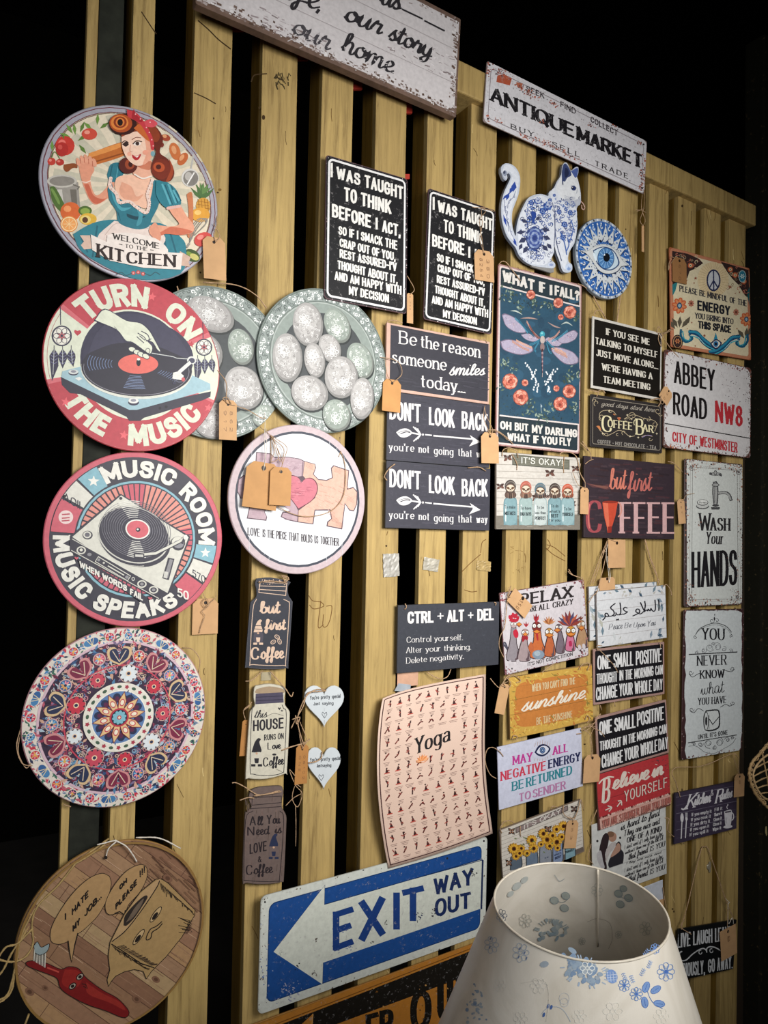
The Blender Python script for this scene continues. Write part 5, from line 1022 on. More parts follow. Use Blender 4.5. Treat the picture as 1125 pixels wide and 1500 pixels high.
taught('black metal sign I WAS TAUGHT TO THINK with a handwritten brown price tag over it', [(627,274),(726,309.6),(720,490),(621,467.6)],
 [('I', 698,390,706,392,76,12,76),('WAS', 728,400,842,440,66,12,66),('TAUGHT', 864,446,1050,518,68,12,72),('TO', 762,520,822,538,74,12,74),('THINK', 842,545,990,595,72,12,72),('BEFORE', 695,605,885,662,72,12,70),('I', 908,672,914,674,66,12,66),('ACT,', 938,682,1030,712,64,11,64),
  ('SO IF I SMACK THE', 722,692,1010,790,46,8,50),('CRAP OUT OF YOU,', 726,755,1003,838,46,8,46),('REST ASSURED-I\'V', 722,820,1005,900,46,8,46),('THOUGHT ABOUT IT,', 710,880,1006,966,46,8,48),('AND AM HAPPY WITH', 692,940,1024,1028,46,8,48),('MY DECISION', 758,1024,958,1070,46,8,44)], z1, 'black I WAS TAUGHT signs')
price_tag('handwritten brown price tag over the corner of a black I WAS TAUGHT sign', [(945,620),(1060,640),(1058,815),(945,805)], .032, [[(1000,648,.035),(975,560,.034),(990,480,.034),(985,400,.03),(990,375,.024)],[(1000,648,.035),(985,540,.035),(975,450,.035),(1010,400,.03),(985,378,.024)],[(930,375,.026),(980,380,.028),(1060,400,.026)],[(940,380,.026),(1010,378,.028),(1050,395,.026)]], ['8 2 5 4', '3 8 0'], z1, sr=.0007)
price_tag('narrow brown tag with scribbles behind the lower edge of the I WAS TAUGHT sign', [(548,885),(585,880),(584,1062),(545,1055)], .008, [[(565,890,.01),(590,860,.012),(560,800,.02),(548,780,.024)]], ['7 2 6'], z1)
# ------------------------------------------------------------ cat and eye
def cat():
    o = [(64,150),(66,115),(90,92),(130,95),(165,120),(190,165),(196,220),(185,300),(160,370),(142,420),(138,480),(146,540),(165,590),(172,520),(190,450),(215,390),(250,330),(300,305),(350,302),(390,315),(395,290),(430,258),(450,215),(478,170),(486,110),(505,84),(525,95),(545,140),(575,118),(597,118),(596,160),(588,185),(600,225),(612,280),(615,330),(610,370),(590,388),(585,430),(592,500),(585,570),(570,640),(545,680),(528,725),(530,765),(552,785),(555,820),(535,840),(500,838),(482,815),(470,770),(445,700),(430,650),(430,700),(412,750),(435,775),(438,800),(415,812),(360,805),(290,795),(235,770),(190,725),(165,670),(140,640),(105,590),(80,520),(66,440),(68,360),(85,290),(115,225),(130,185),(120,160),(105,165),(108,190),(98,208),(80,195)]
    o = [tuple(p) for p in smooth_pts(o+[o[0]], 3)[:-1]]; Zc_ = (720,220,.2133)
    c = cutout('cat_sign', 'blue and white porcelain patterned cat cutout with curled tail', 'ornament', [(720+x*.2133, 220+y*.2133) for x, y in o], .014, .008, plain('7c8496', .4), None, print_mat(.3), 'body'); c.z(*Zc_)
    W, B1_, B2_, B3_ = 'd9dde6', '2b4690', '4d6db0', '96a8cc'; R = random.Random(21)
    cx, cy = 330, 460
    c.p('porcelain_print').poly([(p[0]+(1.2 if p[0] < cx else -1.2), p[1]) for p in o], 'c4cad6')
    c.poly([(75,150),(90,104),(130,104),(160,130),(183,170),(186,220),(175,300),(150,370),(130,425),(128,490),(140,560),(155,620),(120,590),(92,520),(78,440),(80,360),(96,290),(125,230),(142,180),(125,148),(100,152)], W, True); c.ell(92,158,14,20,'8d95a8').ell(88,152,8,12,'454c62').line([(70,160),(85,195),(100,200)], 5, '9aa2b4', True)
    c.poly([(182,560),(190,470),(225,395),(265,340),(340,312),(400,350),(430,430),(432,560),(425,700),(380,780),(300,785),(230,755),(190,690)], W, True); c.poly([(400,290),(440,260),(500,350),(580,400),(583,500),(575,600),(540,670),(520,740),(500,820),(440,690),(430,560),(420,400)], W, True)
    c.poly([(440,255),(462,210),(488,165),(540,150),(588,190),(602,260),(608,330),(598,375),(560,385),(510,360),(460,300)], 'e0e2e6', True)
    c.poly([(500,330),(560,345),(606,335),(600,378),(565,388),(520,380)], 'b9bdc8', True); c.poly([(484,240),(482,160),(492,105),(508,92),(530,120),(548,170),(520,190),(505,215),(492,215)], '3a4772', True); c.poly([(545,145),(590,122),(590,165),(575,190)], '5063a0', True); c.poly([(505,120),(522,130),(530,165),(508,190),(500,160)], '242c4c', True)
    c.line([(490,220),(490,240)], 5, '242c4c')
    c.ell(563,262,17,15,'2e3b6c',.3).ell(558,260,9,9,'1c2340').ell(556,256,3,3,'f0f0f0',0,6); c.line([(545,248),(566,246),(582,262)], 4, '2e3b6c', True).line([(605,318),(598,328),(602,336)], 4, '454e6c', True)
    for i in range(5): c.line([(500,312+i*7),(540,322+i*5),(575,322+i*4)], 1.6, '8a90a4', True)
    for i in range(4): c.line([(580,300),(590,290-i*10)], 1.2, 'a0a6b6')
    def flower(x, y, r, col1=B1_, col2=B2_): 
        for i in range(7): a = 6.283*i/7; c.ell(x+r*.55*math.cos(a), y+r*.55*math.sin(a), r*.42, r*.34, [col1, col2][i%2], a, 10)
        c.ell(x, y, r*.5, r*.45, B3_, 0, 12).ell(x, y, r*.3, r*.28, col1, 0, 10)
    for _ in range(230):
        t = R.random(); x = R.gauss(305, 62); y = R.uniform(330, 775)
        if ((x-308)/118)**2+((y-550)/225)**2 > .9: continue
        curl(c, x, y, R.uniform(8, 22), R.uniform(0, 6), 4.2, R.choice([B1_, '33508f', B2_, '22305e']), R.uniform(.5, 1.1), R.choice((-1, 1)))
    for _ in range(130):
        x = R.uniform(425, 580); y = R.uniform(330, 640)
        if x < 425+(y-330)*.1 or x > 588-(max(0, y-520))*.3: continue
        curl(c, x, y, R.uniform(7, 16), R.uniform(0, 6), 3.8, R.choice([B1_, B2_, '2a3a70']), R.uniform(.5, 1), R.choice((-1, 1)))
    for x, y, r in ((318,348,26),(385,385,34),(350,420,24),(400,345,16),(465,425,18),(430,310,12),(270,360,20),(540,430,20),(500,510,22),(490,600,22)): flower(x, y, r)
    for x, y in ((395,370),(318,345)): c.ring(x, y, 16, 16, 4, 'dfe3ec', 0, 360, 14); c.ring(x, y, 8, 8, 3, 'dfe3ec', 0, 360, 10)
    c.poly([(270,440),(275,420),(300,425),(305,450),(295,480),(290,510),(278,480)], B1_, True)
    for x, y, a, l in ((230,560,3.0,60),(245,600,2.6,70),(250,660,2.2,60),(340,540,.2,60),(350,590,.4,60),(345,650,.8,60),(300,480,-.6,40),(245,500,-2.6,50),(380,640,.9,50),(210,640,2,50)): leaf(c, x, y, l, a, '3a3f5c', .55)
    for i, (r, col) in enumerate(((62,'39487e'),(54,'6f80ae'),(44,'46589a'),(34,'8493bc'),(22,'4c5fa0'),(12,'98a6c8'))):
        for j in range(8): a = 6.283*j/8+i*.4; c.ell(293+r*.62*math.cos(a), 605+r*.95*math.sin(a), r*.36, r*.42, col if j%2 else B3_ if i%2 else col, a, 9)
    c.ell(293,605,14,18,'33437e')
    for _ in range(30): x = R.uniform(200, 420); y = R.uniform(680, 775); curl(c, x, y, R.uniform(6,14), R.uniform(0,6), 3, R.choice(['6a7090','8a8fa8','474e70']), .8)
    c.line([(432,440),(436,560),(450,660),(480,760)], 5, '4b5578', True).line([(415,360),(433,430),(434,560),(428,660)], 4, '5b658a', True)
    for p_ in ([(470,560),(500,640),(515,720)],[(520,600),(530,650),(510,700)],[(545,480),(560,540),(540,620)]): c.line(p_, 7, B2_, True)
    for x, y, a, l, w in ((160,215,1.75,75,.5),(150,240,2.0,70,.35),(120,290,1.9,60,.4),(112,300,2.3,55,.3),(80,440,1.3,90,.2),(150,600,1.2,60,.25),(145,620,.9,50,.25)): leaf(c, x, y, l, a, '2f4a9e', w)
    for p_ in ([(135,330),(115,360),(110,400)],[(100,380),(95,420),(104,450)],[(110,420),(105,470),(120,520)],[(95,470),(110,500),(120,560)],[(125,520),(130,560),(150,600)],[(165,280),(150,320),(125,350)],[(90,340),(88,390),(85,420)]): c.line(p_, 3, '3a4a80', True); curl(c, p_[1][0]+6, p_[1][1], 8, 1, 2.2, '3a4a80')
    c.ell(410,785,24,18,'c3cbdc').ell(410,788,14,9,'8f9cc0').ell(528,805,22,24,'c3d0e6').ell(530,815,13,11,'8ea6d0'); c.line([(528,795),(530,825)], 2, '5a6a98'); c.poly([(240,770),(300,790),(400,808),(410,830),(330,815),(250,790)], '8c8f9a') if False else None
    c.build()
    tube('hanging_hook', [[Wp(720+x*.2133, 220+y*.2133, .02) for x, y in ((612,350),(630,370),(640,395),(632,408),(620,400),(618,375))]], .0016, plain('c8a090', .4), c.root)
    t = extrude('base_foot', [(a-c.M[0][3], b-c.M[2][3]) for a, b in [(Wp(720+x*.2133, 220+y*.2133, .012)[0], Wp(720+x*.2133, 220+y*.2133, .012)[2]) for x, y in ((255,790),(275,785),(410,812),(412,845),(390,850),(260,808))]], -.006, -.001, plain('8c8a88', .4), c.root)
cat()
def eye():
    c = disc('eye_sign', 'round blue and white ornate eye plaque hanging beside the cat', 'ornament', (844.5, 924.8, 319, 439), .014, .010, plain('7a8694', .5), None, print_mat(.35)); R = random.Random(31)
    c.loc(c.r/100).p('blue_ground_print').ell(0,0,99,99,'a9b2bd',0,48).ell(0,0,93,93,'2f5fa6',0,48)
    for i in range(60): a = 6.283*i/60; c.line([(40*math.cos(a),40*math.sin(a)),(90*math.cos(a),90*math.sin(a))], 1.6, ['5f8fd0','1d3f7a','84aede'][i%3])
    for i in range(44): a = 6.283*i/44; c.ell(96*math.cos(a), 96*math.sin(a), 3, 3, ['3a4250','d6dbe2'][i%2], 0, 8)
    c.p('lace_print')
    for i in range(18):
        a = 6.283*i/18+.17; ca, sa = math.cos(a), math.sin(a)
        q = [(52*ca-11*sa, 52*sa+11*ca), (84*ca, 84*sa), (52*ca+11*sa, 52*sa-11*ca), (42*ca, 42*sa)]; c.poly([(x+1.5, y-1.5) for x, y in q], '1d3560'); c.poly(q, 'c9ced2')
        c.ell(64*ca, 64*sa, 2.6, 2.6, '2f5fa6', 0, 8).ell(56*ca-3*sa, 56*sa+3*ca, 1.6, 1.6, '39424e', 0, 6); c.ell(86*ca, 86*sa, 3, 3, 'd9dde0', 0, 8)
        a += .17; curl(c, 78*math.cos(a), 78*math.sin(a), 6, a, 2.4, 'd3d8dc', .8); c.ell(88*math.cos(a), 88*math.sin(a), 2.2, 2.2, 'e3e6e8', 0, 8)
    for i in range(26): a = 6.283*i/26; c.ell(47*math.cos(a), 44*math.sin(a), 3.4, 3, ['2a4a80','c9ced2','1b2740'][i%3], 0, 8)
    c.z(720,220,.2133).p('eye_print')
    U = [(600,690),(650,690),(690,665),(730,650),(780,648),(830,670),(865,705),(890,750),(935,790),(885,800),(860,830),(820,848),(770,848),(730,825),(700,785),(670,740),(640,710)]
    c.poly([(x+3, y+5) for x, y in U], '1c2c4c', True); c.poly(U, 'cfd2d3', True); c.poly([(690,690),(740,668),(785,668),(830,690),(860,735),(872,780),(850,810),(815,828),(775,826),(740,805),(710,765)], '324a72', True); c.poly([(696,696),(742,674),(785,674),(826,696),(852,735),(862,780),(842,806),(812,820),(776,818),(744,798),(716,762)], 'c6d9e6', True)
    for p_ in (U[:9],): c.line([(x, y+6) for x, y in p_], 2.5, '8f979d', True)
    for i in range(12): x, y = U[i%17]; c.ell(x+4, y+2, 3, 3, '56606a', 0, 6)
    c.ell(778,745,58,74,'28487c',0,28).ell(778,745,53,69,'5f92c6',0,28)
    for i in range(36): a = 6.283*i/36; c.line([(778+22*math.cos(a),745+28*math.sin(a)),(778+50*math.cos(a),745+65*math.sin(a))], 3, ['2d5690','9cc2e4','3c6aa6'][i%3])
    c.ell(782,740,22,30,'0c1018',0,20).ell(768,722,5,6,'e8f0f8',0,8); c.ell(702,735,8,30,'dbe8f0',-.3,10)
    c.build()
    z = (720,220,.2133); tube('hanging_cord', [[Wp(z[0]+x*z[2], z[1]+y*z[2], .012) for x, y in p_] for p_ in ([(685,970),(720,1040),(760,1110),(800,1190)],[(888,985),(878,1060),(868,1130),(860,1200)])], .0016, JUTE, c.root)
eye()
# ------------------------------------------------------------ middle column
SL_ = plain('3a3a44', .6, 0, .12, 50, .3); CREAM_EDGE = plain('b58f80', .6)
def reason():
    c = board('wooden_sign', 'dark grey sign Be the reason someone smiles today with pale pink edge', 'sign', [(565,471),(718,502),(716,592),(566.5,572)], .012, .006, plain('c4a090', .6), .002, pm=print_mat(.55), K=160)
    R = random.Random(4); H = 50*c.h/c.w; c.loc(c.w/100).p('background').poly([(-46.5,-H+2.4),(48.5,-H+2),(48.5,H-2),(-46.5,H-1.4)], '38373f')
    for _ in range(70): x = R.uniform(-45, 40); y = R.uniform(-H+4, H-4); c.line([(x, y), (x+R.uniform(4, 20), y+R.uniform(-.3, .3))], .5, R.choice(['403f48', '323139', '45434d']))
    c.z(550,460,.22).p('lettering'); K = 'dedad8'
    c.text('Be', 162,198, 270,214, 88, K, 11, 'serif', nib=.45).text('the', 304,222, 418,242, 82, K, 11, 'serif', nib=.45).text('reason', 456,251, 692,292, 84, K, 11, 'serif', nib=.45)
    c.text('someone', 115,326, 468,378, 84, K, 11, 'serif', nib=.45).text('smiles', 490,410, 722,408, 92, K, 11, 'script', nib=.5, slant=.2, h1=72); c.text('today...', 305,486, 590,526, 84, K, 11, 'serif', nib=.45)
    c.build(); cord(c, [[(75,55,.02),(95,42,.022),(140,45,.022),(180,60,.02)],[(690,175,.018),(730,170,.02),(742,190,.02)]], z=(550,460,.22)); return c
def lookback(label, corners, z, dy, d, vis):
    c = board('wooden_sign', label, 'sign', corners, d, .005, plain('33333b', .6), .001, "DON'T LOOK BACK signs", pm=print_mat(.55), K=160)
    R = random.Random(5); H = 50*c.h/c.w; c.loc(c.w/100).p('background').poly([(-49.4,-H+.5),(49.4,-H+.5),(49.4,H-.5),(-49.4,H-.5)], '3e3d47')
    for _ in range(90): x = R.uniform(-48, 36); y = R.uniform(-H+2, H-2); c.line([(x, y), (x+R.uniform(4, 14), y+R.uniform(-.3, .3))], .5, R.choice(['464550', '383740', '4c4a55']))
    c.z(550,460,.22).p('lettering'); K = 'd9d6d6'; D = dy
    c.text("DON'T", 92,700+D, 302,724+D-(0 if D < 400 else 6), 122, K, 22, 'sans').text('LOOK', 355,738+D, 528,760+D-(6 if D>400 else 0), 120, K, 22, 'sans').text('BACK', 573,762+D, 748,784+D-(20 if D>400 else 0), 116, K, 22, 'sans')
    E = 0 if D < 400 else -4
    c.text("you're", 92,910+D, 255,918+D+E, 52, K, 7, 'serif', sp=3.4).text('not', 290,922+D+E, 356,926+D+E, 50, K, 7, 'serif', sp=3.4).text('going', 392,934+D+E, 515,942+D+E*2, 52, K, 7, 'serif', sp=3.4).text('that', 552,944+D+E*2, 640,952+D+E*4, 50, K, 7, 'serif', sp=3.4).text('way', 675,954+D+E*4, 742,958+D+E*5, 48, K, 7, 'serif', sp=3.4)
    c.p('arrow_print').poly([(137,788+D),(165,768+D),(205,762+D),(240,782+D),(238,800+D),(205,820+D),(165,818+D)], K, True).line([(165,798+D),(205,785+D),(232,790+D)], 6, '3e3d47', True).line([(150,790+D),(200,776+D),(232,784+D)], 3, '3e3d47', True)
    c.line([(240,792+D),(305,803+D)], 10, K)
    for k in range(3): c.line([(250+k*14,750+D+k*6),(300,802+D)], 8, K).line([(252+k*14,848+D-k*8),(300,802+D)], 8, K)
    c.ell(316,803+D,6,8,K).line([(330,803+D),(375,808+D)], 9, K).line([(385,810+D),(640,832+D)], 10, K).poly([(628,806+D),(698,852+D),(622,882+D),(648,845+D)], K)
    c.p('scuff_print')
    for _ in range(100): x = R.uniform(90, 740); y = R.uniform(600, 780)+D; c.line([(x, y), (x+R.uniform(-3, 3), y+R.uniform(4, 14))], 1.6, '55535e')
    return c.build()
lookback("dark sign DON'T LOOK BACK with white arrow, last word partly covered by tag", [(567,573),(718,592),(716.5,686.6),(566.5,673)], None, 0, .008, 0)
c_ = lookback("dark sign DON'T LOOK BACK with white arrow, lowest and fully readable", [(566.5,674.5),(719.4,686.6),(716,777),(564,773.5)], None, 452, .010, 1)
Z = (550,460,.22)
tube('hanging_cord', [[Wp(Z[0]+x*Z[2], Z[1]+y*Z[2], d) for x, y, d in p_] for p_ in ([(130,998,.018),(90,1030,.022),(60,1080,.018),(78,1110,.014)],[(615,1025,.018),(690,1020,.022),(735,1045,.018)])], .0012, JUTE, c_)
reason()
price_tag('orange-brown price tag tied on a loop between the egg plate and dark grey signs', [(55,432),(178,440),(160,652),(38,648)], .024, [[(118,455,.027),(175,400,.027),(160,330,.027),(110,300,.026),(60,292,.026),(30,288,.022)],[(118,455,.027),(80,410,.026),(62,300,.026)]], None, Z, col=plain('c08c55', .8, 0, .08, 40, .3), sr=.0008)
price_tag("pale price tag tied at the right end of the upper DON'T LOOK BACK sign", [(703,788),(822,790),(820,996),(706,992)], .026, [[(765,812,.029),(745,760,.028),(720,690,.024),(728,610,.02)],[(765,812,.029),(780,770,.028),(740,680,.025),(725,620,.02)],[(735,780,.026),(800,780,.027),(850,810,.024),(880,840,.02)]], None, Z, sr=.0008)
# ------------------------------------------------------------ tape patches on bare boards
def tape(label, quad, col, rough):
    o, oy, k = 540, 790, .1867; q = [(o+x*k, oy+y*k) for x, y in quad]; M, w, h = fit_rect(q, .0016, 400); root = thing('tape_patch', label, 'tape', M)
    n = 8; V, Fc = [], []; R = random.Random(int(q[0][0]))
    for j in range(n+1):
        for i in range(n+1): V.append(((i/n-.5)*w+R.uniform(-.0006,.0006), (j/n-.5)*h+R.uniform(-.0006,.0006), R.uniform(0, .0013)))
    for j in range(n):
        for i in range(n): a = j*(n+1)+i; Fc.append((a, a+1, a+n+2, a+n+1))
    m = mesh('film', V, Fc, plain(col, rough+.15, 0, .25, 90, .3, .6), root); md = m.modifiers.new('thickness', 'SOLIDIFY'); md.thickness = .0004
tape('large crumpled silvery tape patch, widest of three on bare boards', [(112,112),(236,112),(240,285),(115,300)], 'a09c94', .25)
tape('small square crumpled silvery tape patch between two others', [(437,140),(557,160),(542,255),(420,238)], 'a8a294', .25)
tape('yellowed clear tape patch overlapping the edge of a bare board', [(847,160),(956,178),(958,256),(850,238)], 'a58c5a', .3)
# ------------------------------------------------------------ ctrl alt del
def ctrl():
    c = board('wooden_sign', 'slate grey sign CTRL + ALT + DEL, Control yourself', 'sign', [(583.3,886),(730.8,882),(730.8,973),(581,987)], .010, .006, plain('2c2d34', .6), .0008, pm=print_mat(.6), K=160)
    c.z(540,790,.1867).p('background').poly([(228,517),(1026,494),(1026,982),(220,1058)], '3b3d45'); R = random.Random(1)
    for _ in range(500): x = R.uniform(225, 1015); y = R.uniform(520, 1040); c.line([(x, y), (x+R.uniform(2, 14), y+R.uniform(1, 5))], R.uniform(1, 3), R.choice(['3a3c44', '50525b', '404249', '31333a']))
    c.p('lettering'); K = 'e6e2e0'
    c.text('CTRL', 304,663, 510,654, 96, K, 20, h1=92).text('+', 538,648, 588,646, 90, K, 10).text('ALT', 614,650, 750,642, 92, K, 20).text('+', 778,640, 822,638, 88, K, 10).text('DEL', 852,640, 982,634, 92, K, 20)
    c.text('Control yourself.', 300,812, 735,790, 46, K, 5, 'serif', h1=44).text('Alter your thinking.', 296,893, 798,864, 46, K, 5, 'serif', h1=44).text('Delete negativity.', 296,975, 742,936, 46, K, 5, 'serif', h1=44)
    c.build(); cord(c, [[(285,505,.02),(296,525,.021),(290,545,.02),(280,548,.017)],[(985,495,.018),(1000,500,.02),(995,518,.019)],[(460,1040,.01),(510,1075,.015),(570,1095,.018),(620,1075,.016),(645,1020,.012)]], z=(540,790,.1867)); return c
ctrl()
rc_ = thing('paper_backing', 'pink card and clear tape poking out above the yoga poster', 'card', fit_rect([(583,984),(612,982),(612,1003),(582,1006)], .006, 400)[0])
_M, _w, _h = fit_rect([(583,984),(613,982),(613,1004),(582,1008)], .006, 400); extrude('card', rrect(_w, _h, 0), -.001, 0, plain('c69a80', .7), rc_, .0003)
_P = [Wp(x, y, .0072) for x, y in ((578,1012),(584,1001),(602,1003),(601,1014))]
_q = extrude('tape', [((rc_.matrix_world.inverted() @ Vector(p)).x, (rc_.matrix_world.inverted() @ Vector(p)).y) for p in _P], .0002, .0008, plain('a9b0b8', .2, .1, .1), rc_, .0001)
# ------------------------------------------------------------ yoga poster: one curling sheet
def yoga():
    tlp, trp, brp, blp = (561,1017), (711.5,987.5), (721.7,1221), (568.8,1272.5)
    def px(u, v):                                           # v down the sheet
        L = ((1-v)*tlp[0]+v*blp[0]-13*math.sin(math.pi*min(1, v*1.02))**.8*(1-.15*v), (1-v)*tlp[1]+v*blp[1])
        Rr = ((1-v)*trp[0]+v*brp[0]-9*math.sin(math.pi*v)**1.2*(.4+.6*v), (1-v)*trp[1]+v*brp[1])
        s = math.sin(math.pi*u)
        return (L[0]*(1-u)+Rr[0]*u, L[1]*(1-u)+Rr[1]*u+(-1.5 if v < .5 else 2.5)*s*abs(v-.5)*2+(6*(1-u)**6*(1-v)**4))
    def dep(u, v): return .010+.022*math.sin(math.pi*min(1, v*1.0))*(.55+.45*(1-u))*1.0+.016*(1-u)**8*(1-v)+.012*v**5
    def S(u, v, off=0): a = px(u, v); p = Wp(a[0], a[1], dep(u, v)+off); return p
    c0 = S(.5, .5); M = frame(c0[0], c0[2], .02); root = thing('yoga_poster', 'pale peach paper Yoga poster of small poses, curling at its corners', 'poster', M); inv = np.array(M.inverted())
    n, m = 22, 30; V, Fc = [], []
    for j in range(m+1):
        for i in range(n+1): V.append((inv@np.array([*S(i/n, j/m), 1]))[:3])
    for j in range(m):
        for i in range(n): a = j*(n+1)+i; Fc.append((a, a+n+1, a+n+2, a+1))
    sh = mesh('sheet', V, Fc, plain('d9bcab', .6, 0, .04, 12, .1), root, True); md = sh.modifiers.new('thickness', 'SOLIDIFY'); md.thickness = .0005; md.offset = -1
    W, H = 100.0, 158.0; c = Canvas(root, lambda x, y, off=0: S(x/W, y/H, off*1.6+.0004), None, None, print_mat(.6)); R = random.Random(14)
    c.p('border').line([(2.4,2.2),(2.4,H/2),(2.4,H-2.6)], .9, '4a2c2c').line([(97.6,2.2),(97.6,H/2),(97.6,H-2.6)], .9, '4a2c2c')
    seg = [[(2.4+95.2*i/10, y), (2.4+95.2*(i+1)/10, y)] for i in range(10) for y in (2.4, H-2.8)]
    c.lines(seg, .9, '4a2c2c')
    # split the side lines so that they follow the curl
    c.lines([[(x, 2.4+(H-5)*i/24), (x, 2.4+(H-5)*(i+1)/24)] for i in range(24) for x in (2.4, 97.6)], .9, '4a2c2c'); c.items = [it for k_, it in enumerate(c.items) if k_ > 1]
    c.p('pose_print'); rows = [(11, 10), (26, 9), (40, 8), (54, 3), (72, 3), (86, 9), (100, 8), (114, 8), (126, 8), (138, 8), (150, 8)]
    rows = [(9+i*12.4, k) for i, k in enumerate((10, 9, 9, 9, 9, 9, 9, 8, 9, 9, 9, 9))]
    for j, (y, k) in enumerate(rows):
        for i in range(k):
            x = 9+82*i/(k-1)
            if 3 <= j <= 4 and 32 < x < 72: continue
            pts = [(x+R.uniform(-2.6, 2.6), y+R.uniform(-3.2, 2)) for _ in range(2)]; b = (x+R.uniform(-.6, .6), y+R.uniform(-1, 1))
            kind = R.random()
            if kind < .35: c.line([(x-2.6, y+2.6), b, (x+R.uniform(0, 2.6), y+R.uniform(-3, 2.4))], 1.1, '5a2420', True)
            elif kind < .65: c.poly([(x-1.4, y+2.4), (x+R.uniform(-.6,.6), y-2), (x+1.8, y+2.4)], '3c2020'); c.line([(x-2.4, y+2.6), (x+2.6, y+2.6)], .9, 'b5463c')
            else: c.line([(x+R.uniform(-1,1), y+3), b, (x+R.uniform(-1.5,1.5), y-3.4)], 1.1, '402424', True); c.line([b, pts[0]], .9, 'a8483e')
            c.ell(b[0]+R.uniform(-.8,.8), y-R.uniform(1.5, 3.6), .75, .75, '3c2020', 0, 6)
            c.line([(x+R.uniform(-1,1), y), pts[1]], .7, '8a3a34')
            w_ = R.uniform(2.4, 4); c.lines([[(x-w_, y+5.4), (x+w_, y+5.4)], [(x-w_*.8, y+6.7), (x+w_*.8, y+6.7)]]+([[(x-w_*.6, y+8), (x+w_*.6, y+8)]] if R.random() < .5 else []), .45, '8d746c')
    c.p('lettering').text('Yoga', 36,63, 67,58, 15, '1e1a1c', 2.1, 'serif')
    c.p('lotus_print')
    for i in range(7): a = math.radians(-160+i*23.3); leaf(c, 42, 71, 6.5, a, 'e0884c' if i%2 else 'eaa878', .4)
    c.ring(42, 69.5, 5.4, 2.8, .4, 'd9803c', 0, 180)
    return c.build()
yoga()
# ------------------------------------------------------------ exit sign and orange sign
def exit_sign():
    c = board('exit_sign', 'blue metal EXIT WAY OUT sign with white arrow', 'sign', [(384.7,1312.7),(717.5,1226),(707,1364),(376,1490.5)], .014, .003, plain('bcbfb8', .4), .012, pm=print_mat(.35, .06), K=120); R = random.Random(19)
    c.loc(c.w/100).p('background').poly(rrect(99.4, 99.4*c.h/c.w, 3.2), 'cfd2ca'); H = 50*c.h/c.w; BL = '1d4a8c'
    c.poly(rrect(100-6, 2*H-6, 2.6), '16386b').poly(rrect(100-6.7, 2*H-6.7, 2.4), BL)
    c.z(350,1200,.3467).p('arrow_print'); W = 'd0d3c8'; P = [(146,560),(362,280),(360,362),(1026,170),(1020,378),(355,606),(352,697)]
    c.poly([(x+2, y-4) for x, y in P], '12305e'); c.poly(P, W)
    c.line([(1030,172),(1024,380)], 7, '1d2a50').line([(1030,172),(700,262)], 3, '12305e')
    c.p('lettering'); K = '1d3d7c'
    c.text('E', 397,560, 484,527, 166, K, 28, h1=160).text('X', 508,518, 616,486, 172, K, 31, h1=160).text('I', 653,472, 655,471, 156, K, 28).text('T', 688,440, 782,420, 140, K, 28, h1=142)
    c.text('WAY', 822,322, 990,274, 70, '1b2c58', 14, h1=70).text('OUT', 828,416, 980,372, 78, '1b2c58', 14, h1=66)
    c.p('scuff_print')
    for cx, cy, sx, sy, n, cols in ((215,735,26,26,40,['8f93b0','a5a3b4','6f7fa6']),(985,225,12,10,12,['2b2a30','4b4a50']),(820,395,6,14,8,['3c3a40']),(760,415,12,8,10,['26325c','4a4a58']),(325,515,4,5,5,['4a3b34']),(250,628,8,8,6,['2a2a30']),(318,652,6,6,7,['6b6560','8d8880']),(440,460,16,10,12,['5a6794']),(170,560,8,14,6,['8b8f86']),(625,440,4,5,4,['3a3530']),(110,640,14,60,26,['4c6ca4','8f9ab8','6b5c5c']),(565,520,4,4,3,['4a4540']),(455,545,22,6,10,['7a86a8'])):
        for _ in range(n): x = R.gauss(cx, sx); y = R.gauss(cy, sy); c.ell(x, y, R.uniform(1, 7), R.uniform(1, 4), R.choice(cols), R.uniform(0, 3), 6)
    edge_wear(c, R, 90, ['7d7468', '5a4c40', '9a968c'], .45, 1.6); c.z(350,1200,.3467)
    for x, y in ((525,213),(110,350),(84,660),(880,165),(1035,92)): c.ell(x, y, 4, 5, '2b2a2c', 0, 8)
    return c.build()
exit_sign()
